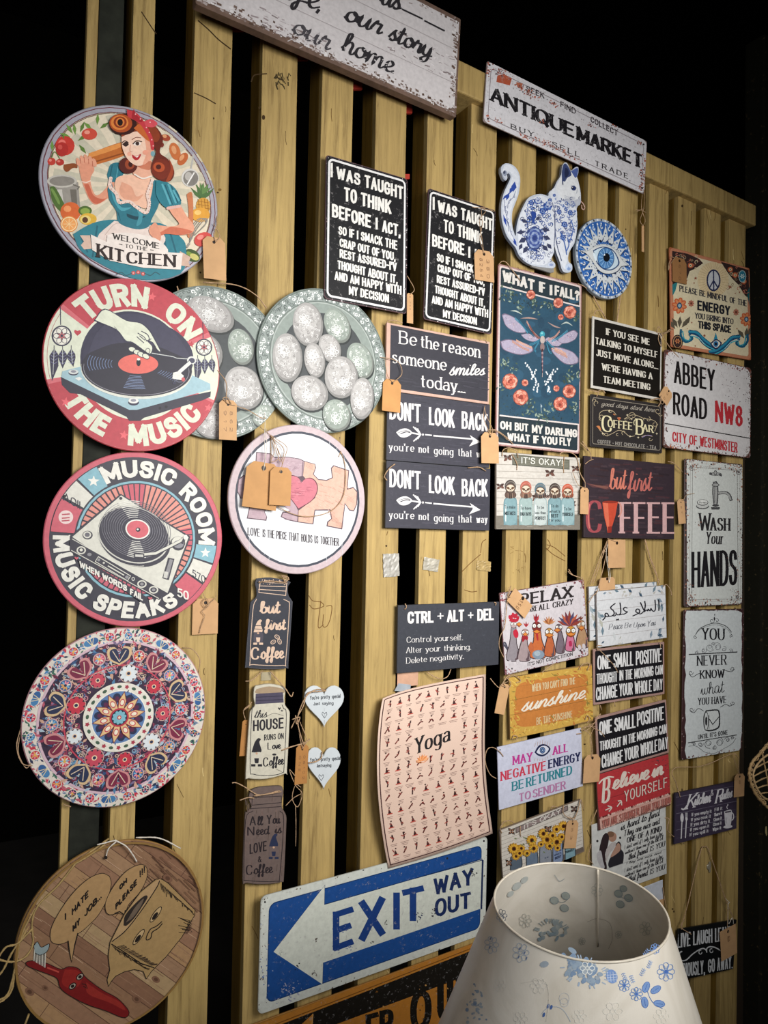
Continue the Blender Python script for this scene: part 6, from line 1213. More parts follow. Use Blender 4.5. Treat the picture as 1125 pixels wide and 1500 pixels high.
def over_out():
    # one long plate running below the frame: its upper edge and the tops of its letters show
    c = board('metal_sign', 'orange and black metal sign with arrow, only its upper part showing below blue exit sign', 'sign', [(352,1516),(740,1360),(725,1560),(345,1740)], .010, .003, plain('9c6a2a', .45), .010, pm=print_mat(.35, .1), K=600); R = random.Random(2)
    c.z(350,1200,.3467).p('background'); OR = 'b9792f'; BK = '1b1712'
    E = [(30,898),(1110,480)]
    def yy(x, k): return 898+(x-30)*(480-898)/1080+k
    c.poly([(20, yy(20,-10)), (1140, yy(1140,-10)), (1140, yy(1140,600)), (20, yy(20,600))], OR); c.poly([(60, yy(60,26)), (1115, yy(1115,26)), (1115, yy(1115,500)), (60, yy(60,500))], BK)
    c.line([(60, yy(60,16)), (1115, yy(1115,16))], 4, '7d4e18').p('arrow_print').poly([(120,1000),(312,822),(306,905),(980,655),(975,900),(330,1180)], OR)
    c.line([(312,822),(306,905)], 5, 'cf9650')
    c.p('lettering').text('OVER', 300,1030, 655,905, 100, BK, 26, h1=100) if False else c.p('lettering').text('ER', 535,958, 655,925, 130, BK, 26, h1=130).text('OV', 330,1060, 480,1010, 140, BK, 26).text('O', 725,905, 812,876, 175, BK, 28, h1=160).text('U', 838,862, 905,838, 170, BK, 28, h1=160).text('T', 912,830, 1000,800, 165, BK, 28, h1=160)
    c.p('scuff_print')
    for _ in range(50): x = R.uniform(560, 640) if R.random() < .3 else R.uniform(700, 960); y = R.uniform(700, 880); c.ell(x, y, R.uniform(1, 5), R.uniform(1, 4), R.choice(['c09055', '7a5020', '3a2a18']), R.uniform(0, 3), 6)
    return c.build()
over_out()
# ------------------------------------------------------------ dragonfly poster plate
def fall():
    c = board('metal_sign', 'tall dark blue sign with dragonfly and roses, WHAT IF I FALL', 'sign', [(729.5,386),(853,416.7),(848.4,665),(725.6,652.6)], .012, .003, plain('6a3f3c', .5), .005, pm=print_mat(.4), K=160); R = random.Random(15)
    H = 50*c.h/c.w; c.loc(c.w/100).p('background').poly(rrect(99.4, 2*H-.6, 3), 'b08a86').poly(rrect(97, 2*H-3, 2.6), 'd9c7c4').poly(rrect(94, 2*H-6, 2), '29353c')
    c.z(715,380,.1933).p('blue_field_print').poly([(92,205),(694,362),(688,1250),(86,1180)], '2e4c60')
    for _ in range(60): x = R.uniform(110, 670); y = R.uniform(300, 1150); c.ell(x, y, R.uniform(20, 50), R.uniform(20, 50), R.choice(['2f4f64', '33566d', '2d4a5e', '2b465a']), 0, 9)
    for _ in range(240): x = R.choice([R.uniform(95, 330), R.uniform(450, 680)]); y = R.choice([R.uniform(1020, 1190), R.uniform(240, 320)]); leaf(c, x, y+(x-95)*(.2 if y < 500 else .05), R.uniform(10, 22), R.uniform(0, 6), R.choice(['27353a', '1f2c34', '3a4c46', '314048']))
    c.line([(92,200),(694,357)], 11, 'd9cdca').line([(86,1182),(688,1252)], 11, 'd9cdca')
    c.p('foliage_print')
    for cx, cy, s, n in ((160,270,60,26),(350,330,60,26),(240,360,26,14),(470,350,30,12),(670,440,26,16),(120,790,40,18),(190,830,30,12),(120,960,30,12),(300,1110,70,30),(420,1190,60,26),(640,880,50,24),(590,910,30,12),(660,1120,30,18),(470,1130,40,16)):
        for _ in range(n): leaf(c, R.gauss(cx, s*.5), R.gauss(cy, s*.5), R.uniform(14, 34), R.uniform(0, 6), R.choice(['5a6b5a', '7d8f80', '3c4c46', '93a394', '44564c']), .5)
    c.p('rose_print')
    for x, y, r in ((322,268,34),(530,330,38),(618,400,48),(548,438,22),(165,925,58),(278,935,26),(245,1045,58),(516,978,24),(614,1000,50),(545,1095,52)): rose(c, x, y, r, R)
    c.p('dragonfly_print')
    def wing(pts, col, col2): c.poly(pts, col2, True); m = (sum(p[0] for p in pts)/len(pts), sum(p[1] for p in pts)/len(pts)); q = [(m[0]+(x-m[0])*.93, m[1]+(y-m[1])*.9) for x, y in pts]; c.poly(q, col, True); return m
    WL = [([(102,420),(130,410),(200,440),(255,490),(290,550),(250,560),(190,545),(130,500)],), ([(245,570),(300,560),(380,580),(390,605),(340,625),(280,605)],), ([(88,620),(150,605),(250,625),(330,660),(335,700),(260,724),(190,715),(110,680)],), ([(682,560),(650,535),(590,560),(530,600),(540,635),(600,635),(660,605)],), ([(560,640),(510,605),(450,590),(430,615),(470,650),(530,660)],), ([(685,750),(640,700),(540,665),(480,670),(490,710),(560,780),(620,800),(680,785)],)]
    for (pts,) in WL:
        m = wing(pts, 'a89fb4', '6f6478')
        for _ in range(60):
            i = R.randrange(len(pts)); t = R.random()*.9; x = m[0]+(pts[i][0]-m[0])*t; y = m[1]+(pts[i][1]-m[1])*t; c.ell(x, y, 3, 2, R.choice(['d5cbd8', '7d6f8a', 'b98f94', 'cfc0c0']), 0, 5)
    for pts, col in (([(200,445),(260,500),(300,560)],'4a86a0'),([(230,460),(290,530),(350,585)],'2f5f78'),([(290,470),(330,540),(385,600)],'b58a80'),([(310,500),(350,570),(390,600)],'7a4c48'),([(540,545),(500,590),(450,610)],'b58a80'),([(600,540),(540,590),(480,620)],'4a86a0'),([(180,620),(260,670),(310,690)],'c08c78'),([(210,615),(280,650),(330,670)],'d6a48c'),([(500,690),(560,720),(600,740)],'c08c78'),([(480,670),(540,690),(590,720)],'d6a48c'),([(390,610),(340,640),(310,650)],'3f7c96'),([(380,630),(350,680),(360,700)],'3f7c96'),([(440,620),(480,660),(500,670)],'3f7c96'),([(440,640),(460,700),(480,710)],'3f7c96')):
        for k in (-5, 5): c.line([(x, y+k) for x, y in pts], 6, col, True)
    for a, b, m_ in (((165,390),(260,420),-14),((240,448),(375,455),-10),((450,475),(550,520),6),((550,495),(640,505),-24)): c.poly([a, ((a[0]+b[0])/2, (a[1]+b[1])/2+m_-4), b, ((a[0]+b[0])/2, (a[1]+b[1])/2+m_+8)], 'a98c84' if a[0] in (240,450) else 'b6c0b8', True)
    c.ell(408,568,20,24,'3f93a4').ell(405,560,9,8,'7cc4cc').line([(395,545),(385,525)], 4, '9aa').line([(418,545),(430,528)], 4, '99aaaa') if False else c.ell(408,568,20,24,'3f93a4').ell(405,560,9,8,'7cc4cc')
    c.ell(410,610,18,30,'b7a9a4').ell(408,665,17,30,'8a7474').ell(408,690,8,14,'4a3338')
    for i in range(10): c.ell(408, 710+i*16, 8-i*.55, 9, ['a3868a','6c5058'][i%2], 0, 8)
    c.line([(408,860),(406,892)], 3, 'c9b4b0')
    c.p('blossom_print')
    for x0, y0, dx, dy, n in ((285,785,14,26,7),(300,800,9,20,6),(365,838,-8,15,6),(365,915,-5,20,5),(520,830,-14,22,7),(490,838,-9,20,6),(445,855,8,15,6),(435,925,8,22,5),(380,945,-3,16,5),(460,972,-4,10,4)):
        for i in range(n): c.ell(x0+dx*i+R.uniform(-6,6), y0+dy*i*.9, 6, 8.5, 'd9dde0', R.uniform(-.6,.6), 7)
    c.line([(398,1095),(402,1150)], 3, '9fb0b8').ell(402,1112,6,10,'9fb0b8')
    c.p('lettering'); K = 'd9d4ce'
    c.text('WHAT', 108,165, 352,238, 84, K, 21, h1=80).text('IF', 384,246, 432,258, 80, K, 21, h1=80).text('I', 465,268, 468,269, 78, K, 21).text('FALL?', 500,272, 688,318, 76, K, 20, h1=76)
    c.text('OH', 90,1285, 176,1296, 62, K, 17).text('BUT', 200,1296, 304,1308, 61, K, 16).text('MY', 330,1314, 412,1324, 62, K, 16).text('DARLING', 432,1326, 674,1350, 60, K, 15)
    c.text('WHAT', 145,1372, 318,1390, 60, K, 16).text('IF', 342,1392, 384,1396, 60, K, 16).text('YOU', 405,1398, 524,1408, 60, K, 16).text('FLY', 540,1406, 628,1416, 60, K, 15)
    edge_wear(c, R, 60, ['6a3f3c', '8a5450', '3c2a2a'], .8, 2)
    c.build(); cord(c, [[(80,40,.016),(105,15,.02),(140,25,.021),(190,90,.02),(245,160,.019)],[(680,185,.018),(720,200,.02),(770,240,.014)],[(5,1290,.024),(60,1295,.022),(130,1340,.02),(190,1400,.019)],[(700,1390,.012),(760,1450,.012)]], z=(715,380,.1933)); return c
fall()
# ------------------------------------------------------------ team meeting, coffee bar, but first coffee
def team():
    c = board('metal_sign', 'black sign with thin white edge, IF YOU SEE ME TALKING TO MYSELF', 'sign', [(869,461.6),(969.5,489.6),(968.4,585),(865,569.6)], .014, .003, plain('c9c4bc', .45), .001, pm=print_mat(.35), K=160)
    H = 50*c.h/c.w; c.loc(c.w/100).p('background').poly([(-47.6,-H+2.6),(48,-H+2.6),(48,H-2.6),(-47.6,H-2.6)], '17130f'); R = random.Random(1); speck(c, 60, (-45,45), (-40,40), .5, ['3a332c'], R)
    c.z(850,440,.16).p('lettering'); K = 'd8d2c6'
    for t, x0, y0, x1, y1 in (('IF YOU SEE ME', 240,315, 632,410),('TALKING TO MYSELF', 142,398, 704,526),('JUST MOVE ALONG...', 150,508, 706,630),("WE'RE HAVING A", 202,636, 655,722),('TEAM MEETING', 214,752, 636,822)): c.text(t, x0, y0, x1, y1, 60, K, 11, 'serif', h1=58, nib=.5)
    c.build(); cord(c, [[(125,135,.02),(140,100,.022),(180,90,.022),(215,130,.02),(225,150,.017)],[(85,820,.02),(150,835,.022),(200,820,.022),(230,850,.02)],[(700,290,.02),(720,240,.022),(760,300,.022),(830,260,.018)],[(720,300,.02),(715,360,.022),(740,420,.022),(745,380,.02),(730,320,.02)],[(735,300,.02),(820,430,.02),(900,520,.018)],[(640,915,.022),(700,895,.022),(740,905,.022)]], z=(850,440,.16)); return c
def coffee_bar():
    c = board('metal_sign', 'dark charcoal sign COFFEE BAR in gold letters with scrollwork', 'sign', [(866,578.4),(972.4,590.6),(967.8,664.8),(863.6,653.8)], .010, .003, plain('3a3432', .5), .004, pm=print_mat(.45), K=160); R = random.Random(44)
    c.loc(c.w/100).p('background').poly(rrect(99, 99*c.h/c.w, 3), '2e2a2a'); borderline(c, 3, .6, '8f8678', 2); c.z(850,440,.16)
    c.p('scroll_print'); G = 'b9a888'
    for x, y, r, a in ((200,1070,34,2),(270,1010,22,0),(420,1090,18,1),(450,1085,16,3),(480,1060,40,3.4),(620,1090,26,5),(680,1130,30,0),(240,1235,26,3),(340,1225,16,1),(400,1210,24,2),(640,1270,20,0),(150,940,30,2),(130,920,22,3),(710,1010,30,1),(730,1040,24,0),(590,1085,14,2)): curl(c, x, y, r, a, 4, G, .8)
    for p_ in ([(185,1090),(175,1040),(210,1010),(290,1010),(330,1050)],[(210,1215),(240,1240),(300,1215),(350,1190),(400,1205),(450,1245),(500,1240)],[(400,1085),(470,1050),(520,1055),(580,1080),(660,1095),(700,1130),(680,1200)],[(560,1250),(600,1235),(660,1245)],[(160,1150),(180,1190),(215,1220)]): c.line(p_, 4.5, G, True)
    for x, y in ((265,1012),(205,1220),(470,1085),(455,1245),(700,1220),(530,1255),(430,1050)): c.star(x, y, 12, 'd6c8a8', 4, .4)
    c.poly([(145,1150),(175,1150),(190,1190),(172,1180)], 'c07a4c', True).ell(355,1078,18,7,'c98a6a').poly([(340,1070),(370,1078),(358,1098),(345,1090)], 'b5603c').line([(565,1255),(610,1235),(655,1240)], 5, '8d7bb0', True).line([(300,1040),(320,1050)], 8, 'c07a4c')
    c.p('lettering'); K = 'd9cfa8'
    c.text('good days start here', 190,965, 678,1024, 44, 'a49c90', 5, 'script', slant=.3, nib=.6)
    c.text('C', 203,1198, 280,1210, 150, K, 19, 'serif', nib=.4).text('OFFEE', 255,1160, 472,1188, 72, K, 12, 'serif', nib=.45).text('B', 515,1228, 572,1234, 146, K, 18, 'serif', nib=.4).text('AR', 575,1196, 664,1212, 64, K, 12, 'serif', nib=.45); c.ring(505,1120,16,26,7,K,120,330)
    c.text('COFFEE - HOT CHOCOLATE - TEA', 158,1308, 695,1366, 34, 'a09a92', 4.5, 'sans', sp=3)
    c.build(); cord(c, [[(150,880,.018),(165,840,.02),(100,825,.02),(80,815,.018)],[(710,970,.018),(735,930,.022),(720,900,.022)]], z=(850,440,.16)); return c
def first_coffee():
    c = board('wooden_sign', 'dark plum sign but first COFFEE with red cup for letter O', 'sign', [(855.7,666.5),(987.6,681.5),(988,789.5),(855.7,788)], .012, .006, plain('33262a', .6), .001, pm=print_mat(.5), K=160); R = random.Random(3)
    H = 50*c.h/c.w; c.loc(c.w/100).p('background').poly([(-49.4,-H+.5),(49.4,-H+.5),(49.4,H-.5),(-49.4,H-.5)], '372c33')
    for _ in range(160): x = R.uniform(-48, 30); y = R.uniform(-H+2, H-2); c.line([(x, y), (x+R.uniform(4, 18), y+R.uniform(-.4, .4))], R.uniform(.5, 1.6), R.choice(['3d3138', '31272d', '43353b', '3a2a2e', '4a3036']))
    c.z(710,640,.2578); c.poly([(575,262),(620,270),(660,278),(700,270),(720,290),(690,300),(650,290),(610,285)], '5a3a3c', True).poly([(590,267),(650,276),(700,282),(690,294),(640,284)], '7a5048', True); c.line([(585,107),(1070,150)], 2, '54464c')
    c.p('lettering'); c.text('but', 708,298, 800,298, 122, 'c97866', 9, 'script', slant=.1, h1=116, nib=.45).text('first', 812,312, 945,306, 118, 'b86860', 9, 'script', slant=.1, nib=.45, h1=112)
    c.text('C', 585,546, 655,544, 184, '9c4a50', 22, 'serif', nib=.45).text('FFEE', 778,548, 1074,550, 178, 'c9a2a2', 24, 'serif', nib=.42)
    c.line([(596,380),(588,440),(594,520)], 5, 'd07a70', True)
    c.p('cup_print').poly([(668,372),(756,368),(742,450),(722,512),(718,544),(698,546),(694,515),(680,460)], 'c04a34').poly([(672,376),(700,374),(705,460),(708,540),(700,542),(696,515),(683,460)], 'd06a50').ell(712,370,43,7,'8a3226').ring(752,412,24,42,8,'c88a7c',-80,80); c.poly([(700,510),(722,508),(719,544),(699,546)], '8a2c24')
    c.build(); cord(c, [[(570,155,.02),(595,135,.022),(618,128,.022)],[(605,125,.02),(603,105,.02),(600,92,.018)],[(1040,140,.018),(1075,150,.022),(1125,200,.014)],[(555,25,.014),(580,60,.014),(600,90,.018)]], z=(710,640,.2578)); return c
coffee_bar(); team(); first_coffee()
def sloths():
    c = board('wooden_sign', "white plank-look sign IT'S OKAY with five sloths in pale bottles", 'sign', [(727.5,662),(850.5,669.8),(849,775.9),(726,775.3)], .008, .005, plain('8a8078', .6), .001, pm=print_mat(.5), K=160); R = random.Random(51)
    H = 50*c.h/c.w; c.loc(c.w/100).p('background').poly([(-49.4,-H+.5),(49.4,-H+.5),(49.4,H-.5),(-49.4,H-.5)], 'c9c3bb'); c.z(710,640,.2578)
    for i in range(10): y = 118+i*38; c.line([(66,y),(546,y+14-i*1.6)], 2.6, '8f877e'); 
    for _ in range(120): x = R.uniform(66, 520); y = R.uniform(100, 500); c.line([(x, y), (x+R.uniform(6, 40), y+R.uniform(-1, 3))], R.uniform(.8, 2), R.choice(['b0a89f', 'd9d4cd', 'a89f95', 'dedad4']))
    c.p('bottle_print').poly([(62,448),(546,440),(546,527),(62,525)], '7d766c')
    for _ in range(60): x = R.uniform(62, 500); y = R.uniform(455, 522); c.line([(x, y), (x+R.uniform(10, 40), y+R.uniform(-1, 2))], 2, R.choice(['5f5850', '958d82', '6b645b', 'a79f94']))
    c.poly([(156,98),(482,130),(482,186),(156,160)], '55564e').poly([(160,103),(478,134),(478,181),(160,155)], '6d6c60')
    for k in range(5): c.line([(162,112+k*10),(476,142+k*9)], 1.6, '8a897c')
    c.p('lettering').text("IT'S OKAY!", 208,150, 442,166, 36, 'e3e2da', 5, 'sans', sp=3)
    c.p('sloth_print')
    for x, y, s in ((130,118,1),(370,205,1.1),(515,180,.9),(88,280,.9),(292,345,1),(495,380,.9),(355,338,.5)):
        for a in (-2.6, -.6, 2.4, .5): leaf(c, x, y, 30*s, a, '4a3530' if a < 0 else '6d4a40', .6)
        c.line([(x, y-12), (x+2, y+12)], 3, '241a18')
    for (x, hat, fur, y0, body, bc) in ((145,'4a4440','5d4a42',245,'7f9ea4','6f8e96'),(233,'b06050','8a6a58',252,'9cb0ae','86a0a0'),(315,'5a7480','4a3c38',262,'b9c2c0','a0b0b0'),(397,'463c38','5c4840',264,'7f9ea4','6c8a92'),(470,'c06048','8a4a34',268,'90acb0','7c9aa0')):
        c.poly([(x-24,345),(x+24,345),(x+38,372),(x+38,490),(x+30,500),(x-30,500),(x-38,490),(x-38,372)], bc, True).poly([(x-20,350),(x+20,350),(x+33,376),(x+32,488),(x-30,490),(x-33,376)], body, True).line([(x-26,385),(x-26,480)], 5, 'd9e2e2')
        c.ell(x, 325, 30, 26, '463832').ell(x-20, 330, 12, 16, fur).ell(x+22, 330, 12, 16, fur); c.ell(x, y0+36, 32, 38, hat).ell(x, y0+46, 27, 26, fur).ell(x, y0+46, 23, 20, 'd6c7b2'); c.ell(x-13, y0+46, 10, 6, '6a4c38', .6).ell(x+13, y0+46, 10, 6, '6a4c38', -.6).ell(x-9, y0+44, 3, 3, '1c1412').ell(x+9, y0+44, 3, 3, '1c1412').ell(x, y0+54, 5, 4, '241c1c').line([(x-8,y0+60),(x,y0+63),(x+8,y0+60)], 2, '4a3a34', True)
        for k in range(5): c.line([(x-26+k*12, 318), (x-24+k*12, 350)], 3, ['6b564c','9a8272'][k%2])
        c.line([(x-28,y0+30),(x-10,y0+12),(x+14,y0+12),(x+28,y0+30)], 4, 'c9887a' if hat[0] > '9' else '8a8078', True)
    c.p('lettering'); K = '2c3438'
    for x, ls in ((143,(('To make',402,19),('MISTAKES',438,20))),(233,(('To have',408,18),('BAD DAYS',442,20))),(315,(('To be',404,18),('less than',434,16),('PERFECT',466,20))),(397,(('To do',396,18),("what's",426,16),('BEST',452,20),('for you',476,15))),(471,(('To be',412,18),('YOURSELF',444,20)))):
        for t, y, h in ls: w_ = 62 if len(t) > 5 else 42; c.text(t, x-w_/2, y+h*.3, x+w_/2, y+h*.3, h, K, 3.4 if t.isupper() else 2.4, 'sans')
    c.build(); cord(c, [[(100,110,.016),(105,75,.018),(140,62,.018),(180,80,.018),(190,120,.016)],[(425,105,.016),(440,88,.018),(490,90,.018),(525,120,.017),(540,200,.017),(570,260,.018)],[(155,98,.015),(182,150,.016),(183,188,.015)],[(452,112,.015),(448,160,.016),(450,205,.015)]], z=(710,640,.2578)); return c
sloths()
price_tag('narrow brown price tag hanging between the sloth sign and the coffee cup sign', [(545,285),(592,292),(590,440),(543,438)], .024, [[(572,290,.026),(568,250,.025),(540,200,.024),(545,150,.02)],[(572,290,.026),(530,270,.025),(500,200,.02)]], None, (710,640,.2578), sr=.0008)
price_tag('small tilted price tag tied where the black talking sign meets the street sign', [(782,780),(866,865),(795,958),(706,868)], .028, [[(745,900,.031),(740,925,.031),(725,960,.03),(712,975,.024)],[(745,900,.031),(700,900,.03),(650,920,.024)],[(742,870,.031),(730,920,.032),(750,950,.03),(762,930,.03),(735,900,.031)]], ['5 2'], (850,440,.16), sr=.0008)
# ------------------------------------------------------------ right-hand column
def mindful():
    c = board('metal_sign', 'cream sign with peace symbol, waves and flowers, PLEASE BE MINDFUL OF THE ENERGY', 'sign', [(979.4,360.5),(1099.3,394),(1098.8,526.8),(984.5,509)], .012, .003, plain('a8603f', .45), .005, pm=print_mat(.4), K=160); R = random.Random(61)
    c.loc(c.w/100).p('background').poly(rrect(99.2, 99.2*c.h/c.w, 4), 'c07f60').poly(rrect(93, 93*c.h/c.w, 3), 'dccfae'); c.z(960,340,.2333)
    c.p('corner_print'); c.poly([(105,118),(200,135),(270,165),(300,195),(250,230),(215,245),(200,290),(140,310),(108,350)], '3a2a28').poly([(410,185),(585,238),(590,420),(560,395),(520,330),(480,290),(440,235)], '3a2a28').poly([(106,330),(140,310),(125,370),(108,400)], '2f7a80').poly([(592,340),(575,380),(590,470)], '1e5a60')
    for _ in range(34):
        x, y = R.choice([(R.uniform(110, 270), R.uniform(130, 230)), (R.uniform(430, 585), R.uniform(215, 400))])
        if x < 300 and y-130 > 200-.6*(x-100)+40: continue
        curl(c, x, y, R.uniform(8, 18), R.uniform(0, 6), 3.6, R.choice(['b9705a', 'cdbb98', '8a4c3c', '9a8468']), .9)
    for x, y in ((220,210),(500,270),(470,235),(555,310)): c.ell(x, y, 17, 17, 'b9603f').ell(x, y, 9, 9, 'e0c8a0').ell(x, y, 4, 4, '3a2a28')
    c.ell(545,278,22,36,'2f7a92').ring(545,278,22,36,4,'a9c4c4').flower(545,278,17,'c4dada',None,6)
    c.p('peace_print'); c.ell(362,300,98,112,'dfc9a0',0,32)
    for i in range(36): a = 6.283*i/36; c.line([(362+50*math.cos(a),300+72*math.sin(a)),(362+96*math.cos(a),300+110*math.sin(a))], 1.4, 'b59a6c')
    NV = '2c3252'; c.ell(364,303,44,69,NV,0,30).ell(364,303,35,59,'c9ccd0',0,28).line([(363,240),(365,368)], 8, NV).line([(364,305),(338,350)], 8, NV).line([(364,305),(392,352)], 8, NV)
    c.p('flower_print')
    for x, y, r in ((150,462,44),(570,548,38)):
        c.flower(x, y, r*1.1, 'c8623c', None, 8, 1.15, .7, .2); c.flower(x, y, r*.95, 'd98a5c', None, 8, 1.15, .4, .2); c.ell(x, y, r*.36, r*.46, '33506a').ell(x, y, r*.2, r*.26, '9ab4c0')
    for x, y in ((224,448),(506,503),(138,685)): c.flower(x, y, 20, 'b0705a', '6b3a2c', 8, 1.2, .6)
    for x, y, a in ((150,600,-1.5),(140,600,-2.1),(165,600,-.9),(125,610,-2.2),(180,590,-1.0),(570,670,-1.5),(558,668,-2.2),(585,650,-1.2)): leaf(c, x, y, 72, a, '5c5446', .4)
    c.ell(138,690,34,46,'3a2a28').ring(138,690,26,36,3,'c9a070').flower(138,685,18,'c07a50','6b3a2c',6)
    for x, y, r in ((252,290,12),(243,320,7),(195,302,8),(472,345,12),(528,378,8),(502,384,6),(308,650,12),(228,568,7),(512,606,7),(435,675,7),(250,715,7),(200,606,5)): c.star(x, y, r, '8f4a34', 5, .4)
    c.p('wave_print')
    for s_, x0 in ((1, 150), (-1, 588)):
        def w(pts, col, wd): c.line([((x0+x if s_ == 1 else x0-x), y+(0 if s_ == 1 else 30)) for x, y in pts], wd, col, True)
        w([(10,610),(10,655),(40,690),(80,670),(60,640)], '1d5a78', 14); w([(20,620),(30,670),(60,680),(70,660)], '2f98ac', 7)
        w([(60,625),(110,640),(150,690),(200,725),(250,735)], '1d4a70', 26); w([(55,625),(110,632),(160,680),(210,712),(255,720)], '2f88a6', 14); w([(70,650),(120,668),(165,710),(215,735),(255,740)], '49b0bc', 6); w([(60,620),(110,622),(150,660),(200,700)], '164a66', 3); w([(65,650),(110,655),(155,705)], 'd6e0d8', 2.4)
    c.poly([(362,685),(378,632),(390,680)], '2f88a6').poly([(340,702),(378,672),(415,700),(378,738)], NV, True).poly([(350,702),(378,680),(405,700),(378,728)], 'e6e2d2', True).ell(377,703,16,19,'3a78a8').ell(377,703,8,10,'141c30'); c.p('lettering'); K = '3b3a40'
    c.text('PLEASE BE MINDFUL OF THE', 152,372, 570,466, 38, K, 5.5, 'serif', h1=36, nib=.6).text('ENERGY', 262,490, 468,524, 62, '22242c', 11, 'sans', h1=58).text('YOU BRING INTO', 250,542, 486,580, 36, K, 5.5, 'serif', nib=.6).text('THIS SPACE', 266,604, 474,636, 48, '22242c', 9, 'sans')
    c.build(); cord(c, [[(95,170,.018),(85,200,.02),(82,240,.018)],[(0,630,.016),(50,640,.018),(110,610,.018)]], z=(960,340,.2333)); return c
mindful()
price_tag('dark brown price tag over the top corner of the peace symbol sign', [(110,150),(198,172),(196,325),(104,312)], .020, [[(120,165,.023),(100,155,.022),(88,190,.018)],[(120,165,.023),(95,200,.022),(84,235,.018)]], ['6 7 0'], (960,340,.2333), col=plain('94683c', .8, 0, .08, 40, .3), sr=.0008)
def abbey():
    c = board('street_sign', 'chipped white street sign ABBEY ROAD NW8, CITY OF WESTMINSTER', 'sign', [(974,512),(1101,538.3),(1098.8,671.8),(971,655)], .014, .0035, plain('5c3c34', .5), .010, pm=print_mat(.35), K=160); R = random.Random(71)
    c.loc(c.w/100).p('background').poly(rrect(98.6, 98.6*c.h/c.w, 8), 'd4d0d0'); c.z(960,340,.2333).p('lettering'); K = '1e1a1b'; RD = 'b8323a'
    c.text('ABBEY', 116,946, 374,1000, 140, K, 16, h1=134).text('ROAD', 110,1144, 324,1180, 142, K, 16, h1=130).text('NW8', 374,1192, 548,1224, 136, RD, 17, h1=128); c.line([(54,1200),(600,1296)], 6, K)
    c.text('CITY OF', 106,1314, 262,1342, 62, RD, 8.5).text('WESTMINSTER', 278,1344, 516,1386, 64, RD, 8.5)
    edge_wear(c, R, 260, ['5c3c34', '8a4c40', '3c2a28', 'a89c9c', '7a6060'], 1.3, 4); c.z(960,340,.2333).p('rust_speck')
    for cx, cy, sx, sy, n, cols in ((140,1355,30,10,40,['b8622c','8a3c1c','cf8a50']),(100,1345,14,12,16,['b8622c','7a3018']),(90,790,22,30,50,['7a6a70','b0a4a8','5a4a50']),(316,800,6,18,16,['5a2f28','7a3a30']),(318,850,3,24,10,['6a3028']),(520,850,40,14,50,['8a3838','5a3034','b05850']),(590,960,10,60,40,['5a4a48','8a7c78']),(450,950,40,40,30,['8a7a80','6a5a60']),(500,1390,8,14,10,['7a2c2c']),(580,1380,12,24,16,['8a8078']),(520,1040,50,30,22,['4a4044'])):
        for _ in range(n): x = R.gauss(cx, sx); y = R.gauss(cy, sy); c.ell(x, y, R.uniform(.8, 4.4), R.uniform(.8, 4), R.choice(cols), R.uniform(0, 3), 6)
    c.build(); return c
abbey()
def hands():
    c = board('metal_sign', 'distressed white sign with old tap drawing, WASH YOUR HANDS', 'sign', [(1002.6,671.7),(1088,680),(1087,885.6),(1002.6,889.4)], .012, .003, plain('4a3c3c', .5), .006, pm=print_mat(.4), K=160); R = random.Random(81)
    c.z(980,660,.3067).p('background').poly([(84,46),(98,42),(340,70),(350,82),(348,722),(338,732),(98,742),(86,730)], 'cdd0cc'); c.p('border').line([(112,78),(326,96),(330,708),(108,714)], 2, '6b6664', closed=True).line([(102,70),(338,90),(340,716),(98,724)], 1.4, '9a9592', closed=True)
    for x, y in ((106,84),(330,104),(328,700),(106,706)): curl(c, x, y, 14, 0, 2.4, '4a4446', .9); curl(c, x, y, 10, 3, 2.4, '4a4446', .9)
    c.p('tap_print'); K = '4c4c4e'; G = 'a7a8a6'
    c.poly([(210,150),(230,150),(236,200),(230,262),(214,262),(206,200)], K, True).poly([(213,155),(225,155),(230,200),(225,258),(217,258),(211,200)], G, True).ell(221,112,30,8,K).ell(221,112,25,5,G).ell(221,106,8,12,K).ell(221,106,5,8,G).poly([(200,270),(244,270),(240,282),(203,282)], K).ell(222,164,18,9,K).ell(222,164,14,6,G).ell(222,262,16,6,K)
    c.line([(234,204),(262,200),(285,210),(297,240)], 15, K, True).line([(234,204),(262,200),(283,211),(294,236)], 9, G, True); c.line([(192,108),(205,112)], 9, K).line([(238,114),(252,120)], 9, K); c.line([(218,165),(217,250)], 2.5, K)
    c.ell(160,266,31,14,K).ell(160,263,28,12,'c4c5c2').ell(160,248,27,15,K).ell(160,247,24,12,'dadbd7').text('Soap', 142,252, 178,252, 9, K, 1.6, 'sans'); c.p('lettering')
    c.text('W', 146,382, 196,383, 84, '2c2a2c', 10, 'serif', nib=.4).text('ASH', 200,382, 288,384, 62, '2c2a2c', 10, 'serif', h1=60, nib=.4).text('Your', 178,446, 256,448, 58, '2c2a2c', 7, 'serif', slant=.15, nib=.4).text('HANDS', 106,656, 326,642, 172, '1f1d20', 19, 'sans', h1=168, sp=1.4)
    c.line([(122,560),(150,562)], 5, '1f1d20') if False else None
    edge_wear(c, R, 360, ['5a4440', '8a5c50', '3c3234', 'a89c96', 'b07a64'], 1.6, 9); c.z(980,660,.3067)
    for cx, cy, sx, sy, n in ((120,75,18,18,60),(320,90,14,14,40),(100,690,12,26,50),(320,690,16,20,40),(140,345,8,8,14),(300,560,14,30,14)):
        for _ in range(n): c.ell(R.gauss(cx, sx), R.gauss(cy, sy), R.uniform(.6, 3.4), R.uniform(.6, 3.4), R.choice(['9a5c48', '6a4a44', 'b08a7c', '4a4040']), R.uniform(0, 3), 6)
    c.build(); return c
hands()
